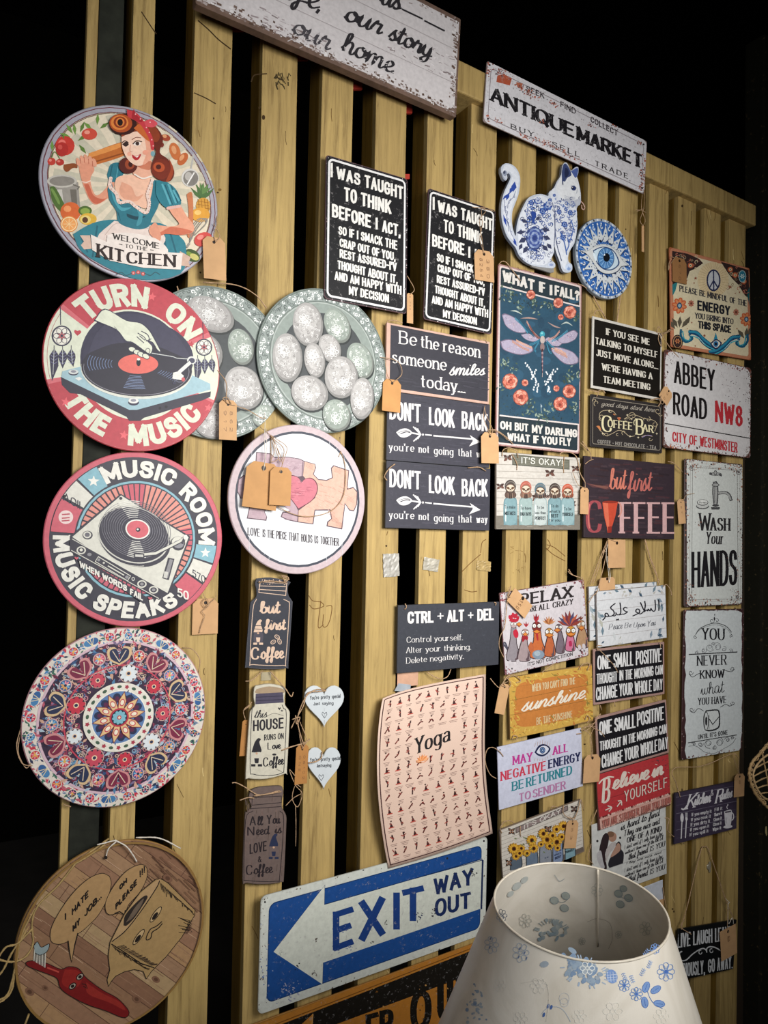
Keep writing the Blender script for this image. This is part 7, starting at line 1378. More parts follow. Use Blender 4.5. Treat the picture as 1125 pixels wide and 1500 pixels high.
price_tag('pale price tag with faint pencil marks beside the tap sign', [(40,240),(75,226),(78,348),(46,352)], .022, [[(68,240,.024),(80,215,.024),(100,208,.02),(122,204,.019)],[(68,240,.024),(50,232,.022),(36,244,.018)]], ['8 7'], (980,660,.3067), sr=.0008)
def never():
    c = board('metal_sign', 'tall distressed white sign YOU NEVER KNOW what YOU HAVE with toilet roll', 'sign', [(1001.4,892.6),(1089.6,892),(1087,1098.6),(998.2,1113.6)], .012, .003, plain('3c2426', .5), .008, pm=print_mat(.4), K=160); R = random.Random(91)
    c.z(980,660,.3067); E = [(82,762)]; R2 = random.Random(5)
    top = [(84+i*13, 764+R2.uniform(-2, 2)) for i in range(20)]; rt = [(350+R2.uniform(-5, 0)-max(0, i-14)**2*.9, 775+i*38) for i in range(18)]; bt = [(330-i*13, 1436+i*2.0+R2.uniform(-5, 4)) for i in range(20)]; lf = [(78+R2.uniform(-3, 6)-i*.2, 1468-i*36) for i in range(20)]
    c.p('background').poly(top+rt+bt+lf, 'ced3d4'); c.p('lettering'); K = '26262a'
    c.text('YOU', 160,902, 262,906, 54, K, 8, 'serif', h1=56, nib=.4).text('NEVER', 136,1028, 272,1022, 48, K, 6.5, 'serif', nib=.4).text('KNOW', 150,1090, 262,1084, 40, K, 6.5, 'serif', nib=.4).text('what', 152,1168, 262,1156, 58, K, 3.6, 'script', nib=.6).text('YOU HAVE', 140,1216, 272,1206, 34, K, 5, 'serif', nib=.45).text('UNTIL IT\'S GONE', 138,1380, 280,1356, 22, K, 3.4, 'sans')
    c.p('scroll_print')
    c.line([(128,878),(150,848),(215,824),(270,838),(298,868)], 3.4, K, True).line([(122,884),(150,854),(215,832),(268,846),(300,880)], 1.6, K, True); curl(c, 124, 890, 9, 0, 2.4, K); curl(c, 298, 886, 9, 2, 2.4, K); curl(c, 205, 812, 12, 0, 2, K); curl(c, 228, 812, 12, 3, 2, K); c.ell(216,802,3,8,K).ell(218,784,2,5,K)
    c.line([(94,974),(326,962)], 5, K)
    for x, y, r in ((195,940,22),(230,938,22),(165,955,14),(262,948,14),(130,964,10),(296,956,10),(212,925,10)): curl(c, x, y, r, R.uniform(0,6), 2.4, '77787c', 1.1); curl(c, x, y, r*.7, R.uniform(0,6), 2, '77787c', .9, -1)
    for x, y, r in ((104,1060,12),(302,1040,11),(108,1236,12),(304,1206,11)): curl(c, x, y, r, 0 if x < 200 else 3.1, 2.8, '4c4c50', 1.1, 1 if x < 200 else -1)
    for p_ in ([(95,1066),(112,1082),(135,1068),(150,1064)],[(255,1046),(275,1052),(298,1056),(312,1044)],[(98,1242),(118,1252),(140,1232),(165,1244)],[(245,1226),(270,1212),(290,1220),(312,1210)]): c.line(p_, 3, '3c3c40', True)
    c.line([(90,1396),(324,1358)], 4, K)
    for x, y, r in ((190,1400,24),(238,1392,24),(150,1402,14),(278,1382,14),(118,1402,10),(305,1372,9),(215,1420,12)): curl(c, x, y, r, R.uniform(0,6), 2.6, '55565a', 1.1); curl(c, x, y, r*.65, R.uniform(0,6), 2, '55565a', .9, -1)
    c.line([(92,1412),(130,1412),(170,1440),(215,1446),(260,1424),(300,1400),(320,1372)], 2, '55565a', True)
    c.p('toilet_roll_print').poly([(176,1240),(228,1236),(242,1250),(244,1290),(240,1322),(214,1338),(180,1340),(166,1320),(164,1270)], K, True).poly([(178,1246),(226,1242),(236,1254),(238,1290),(234,1318),(212,1331),(182,1333),(172,1318),(170,1270)], 'd3d7d7', True).ell(177,1292,12,46,K,0,24).ell(177,1292,9,42,'d3d7d7',0,24).ell(177,1292,5,22,K).line([(190,1280),(208,1308),(240,1270)], 4, K).line([(190,1262),(190,1330)], 2.4, K)
    edge_wear(c, R, 130, ['3c2426', '6a4a4a', 'a09090', '9a7068'], 1.4, 3.5)
    return c.build()
never()
# ------------------------------------------------------------ cockerels, salam, thought signs
def relax():
    c = board('metal_sign', 'white sign with row of seven staring cartoon fowl, RELAX WE ARE ALL CRAZY', 'sign', [(733.5,868),(855,849),(862.7,958.7),(738.4,991)], .010, .003, plain('6a4a4c', .5), .003, pm=print_mat(.4), K=160); R = random.Random(101)
    c.loc(c.w/100).p('background').poly(rrect(98.6, 98.6*c.h/c.w, 3), 'c9c2c6'); c.z(720,780,.1534).p('lettering'); K = '2b2526'
    c.text('RELAX', 275,704, 765,618, 118, K, 26, 'serif', h1=108, nib=.5).text('WE ARE', 270,772, 435,748, 54, K, 10, 'serif').text('ALL CRAZY', 455,746, 775,684, 56, K, 11, 'serif', h1=50).text("IT'S NOT COMPETITION", 345,1278, 775,1176, 36, K, 6, 'sans', h1=34)
    c.p('bird_print'); DK = '3a2c30'
    def bird(x, hy, hw_, body, head, bx, bw, by, eye=1, neck=22):
        c.poly([(x-neck, hy), (x+neck, hy), (bx+bw*.6, by-170), (bx+bw, by-80), (bx+bw*.9, by), (bx-bw*.9, by), (bx-bw, by-80), (bx-bw*.6, by-170)], DK, True); c.poly([(x-neck+5, hy), (x+neck-5, hy), (bx+bw*.6-7, by-165), (bx+bw-8, by-80), (bx+bw*.85, by-6), (bx-bw*.85, by-6), (bx-bw+8, by-80), (bx-bw*.6+7, by-165)], body, True)
        c.poly([(bx+bw*.2, by-150), (bx+bw-14, by-80), (bx+bw*.8, by-10), (bx+bw*.3, by-10)], DK if R.random() < 0 else '5c4a50', True); c.poly([(bx-bw*.4, by-160), (bx+bw*.45, by-150), (bx+bw*.5, by-30), (bx-bw*.5, by-30)], body, True)
        c.ell(x, hy, hw_, hw_*1.15, DK, 0, 16).ell(x, hy, hw_-4, hw_*1.15-4, head, 0, 16)
        for s_ in (-1, 1): c.ell(x+s_*hw_*.5, hy-hw_*.2, hw_*.46, hw_*.5, DK, 0, 12).ell(x+s_*hw_*.5, hy-hw_*.2, hw_*.36, hw_*.4, 'e9e6e0', 0, 12).ell(x+s_*hw_*.45, hy-hw_*.15, hw_*.1, hw_*.12, '1a1414', 0, 6)
    for a, l in ((2.2,70),(2.5,80),(2.9,80),(-2.9,60)): c.line([(165,1140),(165+l*.6*math.cos(a),1060+l*.5*math.sin(a)),(150+l*.4*math.cos(a)-20,1010+l)], 14, '4a4a58', True)
    bird(210, 880, 30, '8e868c', 'b8a0a0', 205, 62, 1225); bird(320, 960, 36, 'a08e90', 'b5948c', 310, 58, 1225); bird(430, 900, 46, 'c0683a', '7a2e2a', 440, 74, 1200, neck=30); bird(548, 955, 40, 'b5623c', 'b58a50', 555, 52, 1180); bird(640, 910, 34, '746872', '6c5f66', 655, 42, 1150, neck=14); bird(755, 945, 48, 'c0708c', 'c08a3c', 750, 46, 1130); bird(850, 880, 42, 'a88464', 'b08c6c', 862, 58, 1100, neck=20)
    c.ell(445,1165,58,44,'8090a0').ell(435,1155,30,24,'a0aeb8').poly([(375,1040),(400,1080),(395,1130),(365,1140),(350,1090)], 'b5623c', True)
    for x, y, w_ in ((262,880,30),(320,975,26),(430,950,40),(550,985,44),(625,935,34),(755,975,42),(855,915,30)): c.poly([(x-w_, y-4), (x, y-26), (x+w_, y-4), (x, y+26)], '8a3c1c').poly([(x-w_+6, y-4), (x, y-20), (x+w_-6, y-4), (x, y+12)], 'd0843c')
    c.poly([(205,940),(235,925),(255,960),(250,1000),(225,1005),(208,975)], 'b8283c', True).poly([(285,1000),(310,985),(345,995),(340,1030),(320,1020),(295,1045)], '9a2430', True).poly([(420,960),(440,965),(445,1030),(430,1020)], 'a82c34', True).poly([(735,1040),(760,1035),(765,1080),(740,1085)], 'a82c50', True)
    for i in range(6): c.ell(175+i*15, 815-25*math.sin(i*.6)+(8 if i%2 else -4), 14, 24, 'b0283a', -.3+i*.12, 10)
    c.ell(212,840,44,16,'b0283a')
    for x, y, l, cols, n, sp in ((425,865,95,['b0343c','7a2430'],3,.3),(330,905,60,['b0343c','8a2c34'],3,.5),(548,880,85,['c08a5c','8a5030','b06a40'],7,1.0),(742,895,150,['8a3c30','4a4464','b05a40','6a3040'],9,1.15),(850,835,44,['7a3c28'],3,.6)):
        for i in range(n): a = -1.57+(i-(n-1)/2)*2*sp/max(1, n-1); leaf(c, x, y, l*(1-.15*abs(i-(n-1)/2)/n*2), a, cols[i%len(cols)], .26)
    c.p('feet_print')
    for x, y in ((200,1270),(255,1240),(180,1250),(880,1090),(840,1100)): c.poly([(x-20,y-20),(x,y-30),(x+14,y),(x+4,y+26),(x-14,y+16)], 'c3bcc0', True)
    for x, y in ((195,1300),(252,1332),(325,1315),(845,1125),(885,1130),(835,1180)): c.star(x, y, 13, '2a2426', 5, .4)
    edge_wear(c, R, 110, ['6a3440', '8a4a50', 'a86a6c', '9a7478'], 1.3, 3); c.z(720,780,.1534).p('chipped_paint')
    for cx, cy, s in ((862,470,16),(880,520,12),(105,640,14),(870,1150,20),(150,1320,20)):
        for _ in range(16): c.ell(R.gauss(cx, s), R.gauss(cy, s), R.uniform(3, 9), R.uniform(3, 9), R.choice(['7a3c44', '9a5a60', '5a3034']), 0, 6)
    c.build(); cord(c, [[(730,370,.012),(760,400,.018),(830,425,.02),(870,440,.018),(870,520,.016)],[(735,350,.012),(775,405,.018),(840,430,.02)],[(160,560,.02),(140,760,.02),(125,900,.02),(80,1000,.018),(75,1100,.015),(120,1200,.012)],[(170,580,.02),(185,510,.02),(165,600,.02)]], z=(720,780,.1534)); return c
relax()
price_tag('tilted brown price tag pencilled over the first word of the RELAX sign', [(215,545),(415,690),(300,825),(150,640)], .022, [[(180,620,.025),(160,600,.025),(170,520,.022)]], ['3 5 0'], (720,780,.1534), clipped=False, sr=.0008)
def salam(label, corners, d, full):
    c = board('wooden_sign', label, 'sign', corners, d, .004, plain('7c7470', .6), .001, 'white greeting signs', pm=print_mat(.45), K=160); R = random.Random(111); H = 50*c.h/c.w
    c.loc(c.w/100).p('background').poly([(-49.4,-H+.5),(49.4,-H+.5),(49.4,H-.5),(-49.4,H-.5)], 'd2d3d6')
    for y in (-H*.62, -H*.12, H*.3, H*.66): c.line([(-49,y),(49,y)], .4, 'a29c9c')
    c.p('leaf_print')
    for _ in range(46):
        e = R.random(); x, y = (R.uniform(-47,47), R.choice([-1,1])*R.uniform(H*.74, H*.96)) if e < .6 else (R.choice([-1,1])*R.uniform(40, 47), R.uniform(-H, H)); leaf(c, x, y, R.uniform(4, 11), R.uniform(0, 6), R.choice(['8392a0', '3f5468', '9aa6ac', '6b7f8c', 'b0b0a6', 'c5c8ca', 'b9b4ae']), .45)
    if full:
        c.z(855,780,.1733); K = '23222a'; c.p('lettering')
        for p_ in ([(632,566),(636,620),(634,662)],[(602,568),(606,620),(604,655),(590,666),(575,655),(568,640)],[(568,640),(560,662),(545,648),(540,662),(525,655),(515,668),(500,672)],[(515,578),(520,620),(510,662),(498,674)],[(478,590),(500,640),(516,668)],[(500,674),(480,688),(462,684)],[(462,684),(440,668),(448,648),(468,652),(470,676),(440,694),(412,706)],
                   [(370,640),(348,632),(336,650),(352,666),(368,672),(340,690),(322,690)],[(306,592),(312,640),(312,680),(300,694)],[(322,692),(300,696),(280,694),(270,676)],[(272,695),(258,706),(240,700)],[(268,598),(236,622),(228,640),(252,664),(256,690),(236,706)],[(236,706),(214,708),(200,686),(184,684),(180,702),(196,712),(214,708)],[(184,700),(176,724),(158,742)]): c.line(p_, 11, K, True, nib=.75)
        c.ell(280,738,7,7,K).ell(292,735,7,7,K)
        c.text('Peace', 212,826, 325,812, 52, '4a4c55', 5, 'script', slant=.2).text('Be', 345,810, 400,802, 46, '4a4c55', 5, 'script', slant=.2).text('Upon', 420,806, 520,794, 46, '4a4c55', 5, 'script', slant=.2).text('You', 535,800, 605,784, 52, '4a4c55', 5, 'script', slant=.2)
    c.build(); return c
salam('white greeting sign mostly hidden behind its twin, one leafy edge showing', [(862,858),(962,853),(964,926),(863.7,940)], .006, 0)
sa = salam('white floral plank-look sign in Arabic script, Peace Be Upon You', [(871.8,865),(974.6,858),(977.2,934),(876.7,949.5)], .014, 1)
cord(sa, [[(55,440,.016),(110,290,.014),(190,90,.012),(215,50,.01)],[(75,440,.016),(140,260,.014),(200,80,.012)],[(110,510,.021),(130,440,.02),(190,180,.014),(160,170,.014),(200,120,.012)],[(520,60,.01),(560,200,.012),(610,330,.014),(635,440,.02)],[(515,60,.01),(575,260,.012),(645,430,.02)],[(670,460,.02),(700,440,.022),(735,490,.022),(742,535,.02)],[(40,600,.018),(75,540,.02),(110,510,.021)]], z=(855,780,.1733))
price_tag('upper brown price tag hanging above the white Arabic greeting sign', [(205,62),(355,60),(352,300),(212,298)], .016, [[(270,78,.018),(230,60,.018),(200,50,.016)]], None, (855,780,.1733), clipped=False)
price_tag('lower brown price tag tucked behind the top of white Arabic greeting sign', [(140,395),(258,365),(272,485),(128,488)], .012, [[(215,425,.016),(210,340,.016),(190,180,.016),(205,90,.014)],[(215,425,.016),(225,360,.016),(200,200,.016)]], None, (855,780,.1733), smat=WHITE_STRING, sr=.0007)
def thought(label, corners, d, z, lines):
    c = board('metal_sign', label, 'sign', corners, d, .003, plain('a08078', .5), .002, 'ONE SMALL POSITIVE THOUGHT signs', pm=print_mat(.4), K=160)
    H = 50*c.h/c.w; c.loc(c.w/100).p('background').poly(rrect(95.6, 2*H-4.4, 1), '1a181c'); c.z(*z).p('lettering')
    for t, x0, y0, x1, y1, h, w, h1 in lines: c.text(t, x0, y0, x1, y1, h, 'dddcdc', w, 'sans', h1=h1, sp=2)
    c.build(); return c
t2 = thought('black sign ONE SMALL POSITIVE THOUGHT hanging lower and tilted, above the red sign', [(870,1050),(974,1025.6),(982.4,1103),(878,1133)], .019, (850,1020,.2),
 [('ONE', 138,288, 232,264, 100, 18, 100),('SMALL', 248,262, 405,228, 100, 17, 100),('POSITIVE', 415,222, 612,172, 104, 17, 100),('THOUGHT', 142,400, 300,366, 68, 12, 70),('IN', 312,358, 340,352, 68, 12, 68),('THE', 350,348, 405,332, 68, 12, 68),('MORNING', 415,330, 565,286, 66, 12, 68),('CAN', 575,284, 632,268, 66, 12, 66),('CHANGE', 156,528, 312,482, 98, 17, 92),('YOUR', 322,476, 428,446, 92, 15, 90),('WHOLE', 440,440, 565,404, 92, 15, 90),('DAY', 572,400, 642,380, 88, 14, 84)])
t1 = thought('black sign ONE SMALL POSITIVE THOUGHT directly under the white Arabic sign', [(868.9,950.7),(972.8,940.3),(973.7,1016.6),(869.7,1033)], .010, (855,780,.1733),
 [('ONE', 115,1162, 228,1148, 120, 21, 116),('SMALL', 250,1144, 420,1124, 122, 20, 120),('POSITIVE', 440,1122, 658,1092, 118, 19, 116),('THOUGHT', 108,1284, 285,1260, 88, 14, 88),('IN', 302,1252, 335,1248, 86, 14, 86),('THE', 350,1246, 412,1238, 84, 14, 84),('MORNING', 428,1238, 590,1210, 84, 14, 84),('CAN', 604,1208, 668,1196, 80, 13, 78),('CHANGE', 104,1422, 285,1390, 112, 18, 108),('YOUR', 300,1386, 414,1368, 106, 16, 102),('WHOLE', 430,1366, 576,1344, 106, 16, 100),('DAY', 590,1340, 666,1328, 98, 15, 92)])
cord(t1, [[(110,975,.018),(130,990,.02),(200,1060,.021),(260,1130,.021),(290,1185,.019)],[(120,1000,.018),(112,960,.02),(150,955,.018)],[(645,925,.02),(650,960,.02),(648,980,.018)],[(600,1380,.016),(640,1430,.018),(665,1470,.018)],[(260,1430,.014),(265,1470,.014)],[(140,1460,.014),(150,1500,.014)]], z=(855,780,.1733))
cord(t2, [[(110,160,.025),(150,130,.022),(90,210,.02),(40,250,.016),(0,240,.014)],[(60,205,.018),(110,240,.022),(150,260,.022),(180,320,.02),(150,410,.018)]], z=(850,1020,.2))
def believe():
    c = board('wooden_sign', 'worn red sign Believe in YOURSELF with cream strip along its foot', 'sign', [(872,1133),(978,1106),(984,1178),(879,1218)], .0135, .004, plain('5a3430', .6), .001, pm=print_mat(.55), K=500); R = random.Random(121)
    c.z(850,1020,.2).p('background').poly([(115,640),(118,560),(645,425),(662,708),(140,892)], 'b5383c').poly([(140,892),(662,708),(672,782),(150,988)], 'd0a498')
    for _ in range(90): x = R.uniform(120, 640); y = R.uniform(590, 860)-(x-120)*.28; c.line([(x, y), (x+R.uniform(10, 70), y-R.uniform(2, 16))], R.uniform(1, 3), R.choice(['9a3436', '7c3a3a', 'a8302f', 'bc4646']))
    for _ in range(50): x = R.uniform(560, 655); y = R.uniform(460, 700); c.ell(x, y, R.uniform(1, 7), R.uniform(1, 6), R.choice(['6a3a40', '8a3034', '5c4448']), 0, 6)
    c.line([(120,776),(655,600)], 2, '5a2a2c').p('chipped_paint')
    for i in range(40): x = 142+i*13; y = 890-i*4.6; c.poly([(x-8,y+4),(x,y-8),(x+8,y+2),(x+2,y+9)], R.choice(['e0c0b4', '6a2c2c', 'c08a80'])); c.poly([(x-4,y+96-i*.5),(x+4,y+84-i*.5),(x+10,y+94-i*.5)], R.choice(['4a2a24', '6a4038', 'd9b8aa']))
    c.p('lettering'); K = 'ded0c4'
    c.text('B', 165,785, 222,765, 182, K, 20, 'script', slant=.15, nib=.5, h1=178).line([(135,640),(160,612),(205,590),(245,592)], 10, K, True).text('elieve', 232,690, 498,606, 112, K, 18, 'script', slant=.15, nib=.5).text('in', 525,600, 600,572, 108, K, 18, 'script', slant=.15, nib=.5)
    c.text('YOURSELF', 318,774, 632,660, 82, K, 7.5, 'sans', sp=4, h1=70).text('YOU ARE STRONGER THAN YOU THINK', 158,962, 664,778, 56, 'b06a60', 6, 'serif', h1=48)
    for a in ([(178,832),(222,812)],[(195,800),(225,812),(205,842)],[(264,806),(290,772)],[(270,766),(294,764),(298,796)]): c.line(a, 8, K, True)
    return c.build()
believe()
def friend(label, corners, d, up):
    c = board('paper_sign', label, 'sign', corners, d, .002, plain('c9c9c6', .5), .001, 'white friendship signs', pm=print_mat(.5), K=900)
    c.z(850,1020,.2).p('lettering'); K = '2e2c30'; D = 0 if up else 168
    L = [('is hard to find', 296,985, 578,876, 50, 6.5),('They are nice and', 318,1030, 580,935, 46, 5.5)] if up else [('They are nice and', 330,1235, 592,1150, 20, 3.5)]
    for t, x0, y0, x1, y1, h, w in L+([('ONE OF A KIND', 342,1074, 590,988, 40, 7)] if up else [])+[("I don't need if I only have a few", 325,1122+D, 600,1016+D, 30, 3),('without I have one of the', 328,1158+D, 540,1075+D, 26, 3.2),('BEST', 552,1068+D, 606,1048+D, 34, 6),('that friend', 352,1200+D-(0 if up else 6), 492,1144+D, 44, 5),('IS YOU', 512,1136+D, 616,1098+D, 38, 5.5)]: c.text(t, x0, y0, x1, y1, h, K, w, 'script' if t[0] in 'tiTIw' and not t.startswith('IS') else 'serif', slant=.15)
    if up:
        c.p('couple_print').ell(125,1060,8,9,'1c1a1c').ell(292,1036,8,9,'1c1a1c').ell(236,1030,30,36,'a8806c',.1).ell(222,1010,26,22,'7c5c48').poly([(165,1020),(190,1000),(210,1030),(200,1100),(182,1160),(195,1260),(170,1255),(140,1140),(150,1070)], '33272a', True).poly([(190,1120),(225,1075),(262,1070),(250,1110),(215,1150),(185,1215)], 'b8b0ae', True).poly([(262,1080),(282,1062),(298,1085),(300,1120),(318,1150),(312,1220),(290,1250),(235,1270),(205,1240),(215,1190),(245,1150)], '2c2a30', True).poly([(225,1160),(255,1105),(275,1075),(292,1090),(290,1130),(250,1165),(222,1178)], 'b08a78', True).poly([(120,1150),(150,1130),(165,1200),(178,1255),(150,1250),(125,1200)], 'b5b2b4', True).poly([(225,1262),(285,1250),(282,1268),(235,1284)], 'e0e0dc')
    c.build(); return c
friend('lower of two white friendship signs, cut off by the lampshade below', [(868,1240),(975.4,1215),(977,1276),(871,1322)], .004, 0)
fr = friend('upper white friendship sign with embracing couple, ONE OF A KIND', [(865.6,1206),(972,1180),(979.6,1242),(869,1281)], .009, 1)
cord(fr, [[(75,945,.016),(110,860,.014),(125,820,.012)],[(80,1080,.012),(60,1180,.012),(95,1230,.012)],[(620,890,.012),(650,900,.014),(640,980,.014),(700,1040,.012),(760,1080,.01)]], z=(850,1020,.2))
wc = board('paper_sign', 'plain white card with small orange tag edge, behind the lampshade rim', 'sign', [(930,1306),(971,1287.5),(972,1345),(930,1362)], .004, .001, plain('c8ccd6', .5), .001); 
cord(wc, [[(971,1300,.008),(974,1320,.01),(977,1331,.009)]])
extrude('tag_edge', [(wc.w*.28,-wc.h*.42),(wc.w*.5,-wc.h*.42),(wc.w*.5,wc.h*.0),(wc.w*.32,wc.h*.02)], .0005, .0012, KRAFT, wc.root, .0002)
# ------------------------------------------------------------ sunshine, negative energy, sunflowers
def sunshine():
    c = board('wooden_sign', 'orange and yellow plank sign with white cursive sunshine', 'sign', [(745,991),(866.8,974.4),(869.2,1054.4),(747.6,1084.8)], .010, .005, plain('8a6a40', .6), .001, pm=print_mat(.5), K=160); R = random.Random(131)
    c.z(710,960,.16).p('background').poly([(222,200),(980,92),(993,588),(236,778)], 'c8a04c').p('floral_print').poly([(290,290),(400,235),(900,170),(930,300),(920,480),(860,560),(420,650),(290,620),(270,440)], 'c07a3c', True)
    for _ in range(250):
        e = R.random(); t = R.random(); x, y = ((250+720*t, 215-100*t+R.uniform(0,50)) if e < .3 else (250+720*t, 740-180*t-R.uniform(0,60)) if e < .6 else (240+R.uniform(0,50), 250+480*t) if e < .8 else (940+R.uniform(-30,30), 130+440*t)); leaf(c, x, y, R.uniform(24, 60), R.uniform(0, 6.28), R.choice(['cfa94e', 'c08a3c', 'd9b860', 'b57038', 'c99a48', '8f7a3c']), .28)
    for a, b in (((230,415),(985,262)),((232,548),(990,400))): c.line([a, b], 3, '7d5a2c')
    c.line([(260,290),(900,195)], 2, '9a6a34').p('lettering'); K = 'e4dccc'
    c.text("WHEN YOU CAN'T FIND THE", 430,334, 828,262, 70, 'd9c49a', 6, 'sans', h1=62).text('BE THE SUNSHINE', 472,638, 800,566, 68, 'd9c49a', 6, 'sans', sp=4, h1=60)
    c.text('sunshine', 330,520, 905,392, 124, K, 16, 'script', slant=.3, nib=.6, h1=112).ell(920,395,8,8,K)
    c.build(); cord(c, [[(50,210,.014),(100,270,.018),(140,290,.018),(200,200,.02),(260,180,.02),(330,230,.019),(290,250,.018)],[(860,130,.018),(900,80,.02),(960,75,.02),(940,140,.018)],[(920,590,.018),(940,550,.02),(960,580,.018),(940,620,.016)],[(250,770,.018),(265,735,.02),(300,745,.018),(285,775,.016)],[(520,160,.014),(580,110,.018),(650,70,.016)],[(200,200,.02),(240,260,.02),(220,300,.018)]], z=(710,960,.16)); return c
sunshine()
price_tag('slanting blank price tag hanging off the corner of the sunshine sign', [(150,245),(218,275),(190,556),(88,520)], .016, [[(195,290,.019),(170,250,.019),(200,215,.018),(240,195,.016)],[(195,290,.019),(150,270,.019),(210,240,.018)]], None, (710,960,.16))
def may():
    c = board('metal_sign', 'pale lilac sign MAY ALL NEGATIVE ENERGY BE RETURNED TO SENDER in coloured letters', 'sign', [(728.9,1094),(852.4,1066.4),(852.9,1150.4),(730.8,1188)], .012, .002, plain('b4b4c8', .4), .001, pm=print_mat(.4), K=160)
    H = 50*c.h/c.w; c.loc(c.w/100).p('background').poly(rrect(99.4, 2*H-.6, .6), 'c6c8da'); c.z(710,960,.16).p('lettering')
    for t, x0, y0, x1, y1, h, col in (('MAY', 262,1004, 430,970, 82, 'b83a8c'),('ALL', 628,912, 758,882, 76, 'b83a8c'),('NEGATIVE', 152,1150, 555,1050, 84, 'c43a50'),('ENERGY', 588,1036, 868,966, 80, '232850'),('BE', 255,1242, 352,1214, 84, '2f7f8c'),('RETURNED', 385,1206, 792,1090, 84, '2f7f8c'),('TO', 318,1340, 415,1312, 74, 'b078a0'),('SENDER', 445,1304, 735,1222, 74, 'b078a0')): c.text(t, x0, y0, x1, y1, h, col, 15, 'serif', nib=.5)
    c.p('eye_print').poly([(455,888),(490,830),(530,812),(570,820),(602,856),(575,900),(530,925),(485,915)], '1d2448', True).poly([(472,886),(500,845),(532,828),(566,834),(586,858),(564,892),(530,908),(494,902)], 'd5d8e6', True).ell(528,868,26,31,'1d2448').ell(528,868,20,24,'6f90c0').ell(528,868,13,16,'1d2448').ell(528,868,6,8,'a0b8d8')
    for i in range(7): c.line([(458+i*23,832-abs(3-i)*-9-20),(464+i*22,800-(3-abs(3-i))*9)], 4, 'b59a90').line([(460+i*23,945+ (3-abs(3-i))*6-i*6),(456+i*24,968+(3-abs(3-i))*6-i*6)], 4, 'b59a90')
    c.ell(140,865,6,7,'1c1c24').ell(878,690,6,7,'1c1c24')
    c.build(); cord(c, [[(170,925,.016),(135,880,.018),(80,845,.022),(30,855,.024),(5,920,.022),(10,1000,.02),(50,1090,.018),(105,1128,.016)],[(840,720,.016),(885,715,.018)]], z=(710,960,.16)); return c
may()
price_tag('blank brown price tag hanging between the lilac sign and the red sign', [(905,912),(1056,905),(1058,1166),(908,1164)], .024, [[(980,935,.027),(985,860,.025),(960,720,.022),(905,680,.018),(960,640,.02),(1040,600,.018)],[(980,935,.027),(970,850,.025),(965,750,.022),(1000,660,.02)],[(900,660,.018),(1000,650,.02),(1060,690,.018)]], None, (710,960,.16), sr=.0008)
def sunflowers():
    c = board('wooden_sign', "white plank-look sign IT'S OKAY with sunflowers and butterflies", 'sign', [(734,1216),(852,1170.6),(855,1246),(736,1300)], .008, .005, plain('7a6a5c', .6), .001, pm=print_mat(.5), K=160); R = random.Random(141)
    c.z(710,1160,.1511).p('background').poly([(160,370),(940,72),(955,570),(170,930)], 'cdc6bc')
    for i in range(14): c.line([(160,400+i*38),(945,105+i*36)], 3, '8d8378')
    c.poly([(170,850),(950,530),(955,570),(170,930)], '6b5f58').p('plank_print').poly([(296,345),(805,128),(808,180),(300,402)], '5c5450').poly([(304,352),(798,140),(800,172),(308,392)], '8a7a78').p('lettering').text("IT'S OKAY", 380,362, 735,206, 46, 'd9d4cc', 7, 'sans')
    c.p('jar_print')
    for x, y, w, h, col in ((300,690,56,70,'5a6674'),(455,650,56,90,'68788c'),(585,620,58,110,'8a8f9a'),(705,590,50,120,'8090b0'),(825,600,50,110,'7fa0ac')): c.poly([(x-w,y+h),(x-w,y-h*.5),(x-w*.7,y-h),(x+w*.7,y-h-20),(x+w,y-h*.6-20),(x+w,y+h-30)], '3a4048', True).poly([(x-w+8,y+h),(x-w+8,y-h*.5),(x-w*.6,y-h+8),(x+w*.6,y-h-12),(x+w-8,y-h*.6-16),(x+w-8,y+h-30)], col, True)
    c.text('To do', 682,590, 740,566, 18, '2c3450', 4).text("what's", 672,622, 740,596, 20, '2c3450', 4).text('BEST', 678,655, 740,632, 24, '2c3450', 6).text('YOURSELF', 776,598, 862,568, 22, '20282c', 5).text('to be', 578,648, 616,634, 14, '2c3450', 3)
    c.p('sunflower_print')
    for x, y, r in ((300,620,44),(760,330,54),(690,360,44),(350,545,42),(330,590,40),(470,545,52),(400,590,40),(600,460,60),(650,420,44),(690,480,60),(620,520,44),(560,400,54),(450,465,56),(272,545,58),(540,505,34),(735,430,40),(700,540,36)):
        c.flower(x, y, r, 'b8862c', None, 13, 1, .42, R.random()); c.flower(x, y, r*.85, 'd9a83c', None, 11, 1, .4, R.random()); c.ell(x, y, r*.36, r*.38, '6a3c1c').ell(x, y, r*.2, r*.22, '2c1810')
    for _ in range(14): leaf(c, R.uniform(260, 730), R.uniform(380, 600), 30, R.uniform(0, 6), '6b7a4a', .4)
    c.p('butterfly_print')
    for x, y in ((258,380),(605,355),(232,685),(865,165)):
        for a in (-2.4, -.7, 2.3, .8): leaf(c, x, y, 46, a, '3a302c', .6); leaf(c, x, y, 30, a, '9a7058' if y > 300 else '5c4038', .5)
        c.line([(x,y-20),(x,y+20)], 5, '1c1614')
    c.build(); cord(c, [[(165,400,.014),(150,350,.018),(190,290,.02),(250,280,.02),(285,305,.018)],[(640,170,.015),(660,140,.018),(710,150,.016)],[(345,330,.016),(345,400,.018),(350,430,.016)],[(765,130,.016),(760,200,.02),(800,245,.021),(860,255,.021),(900,190,.02),(930,70,.018),(960,180,.016)]], z=(710,1160,.1511)); return c
sunflowers()
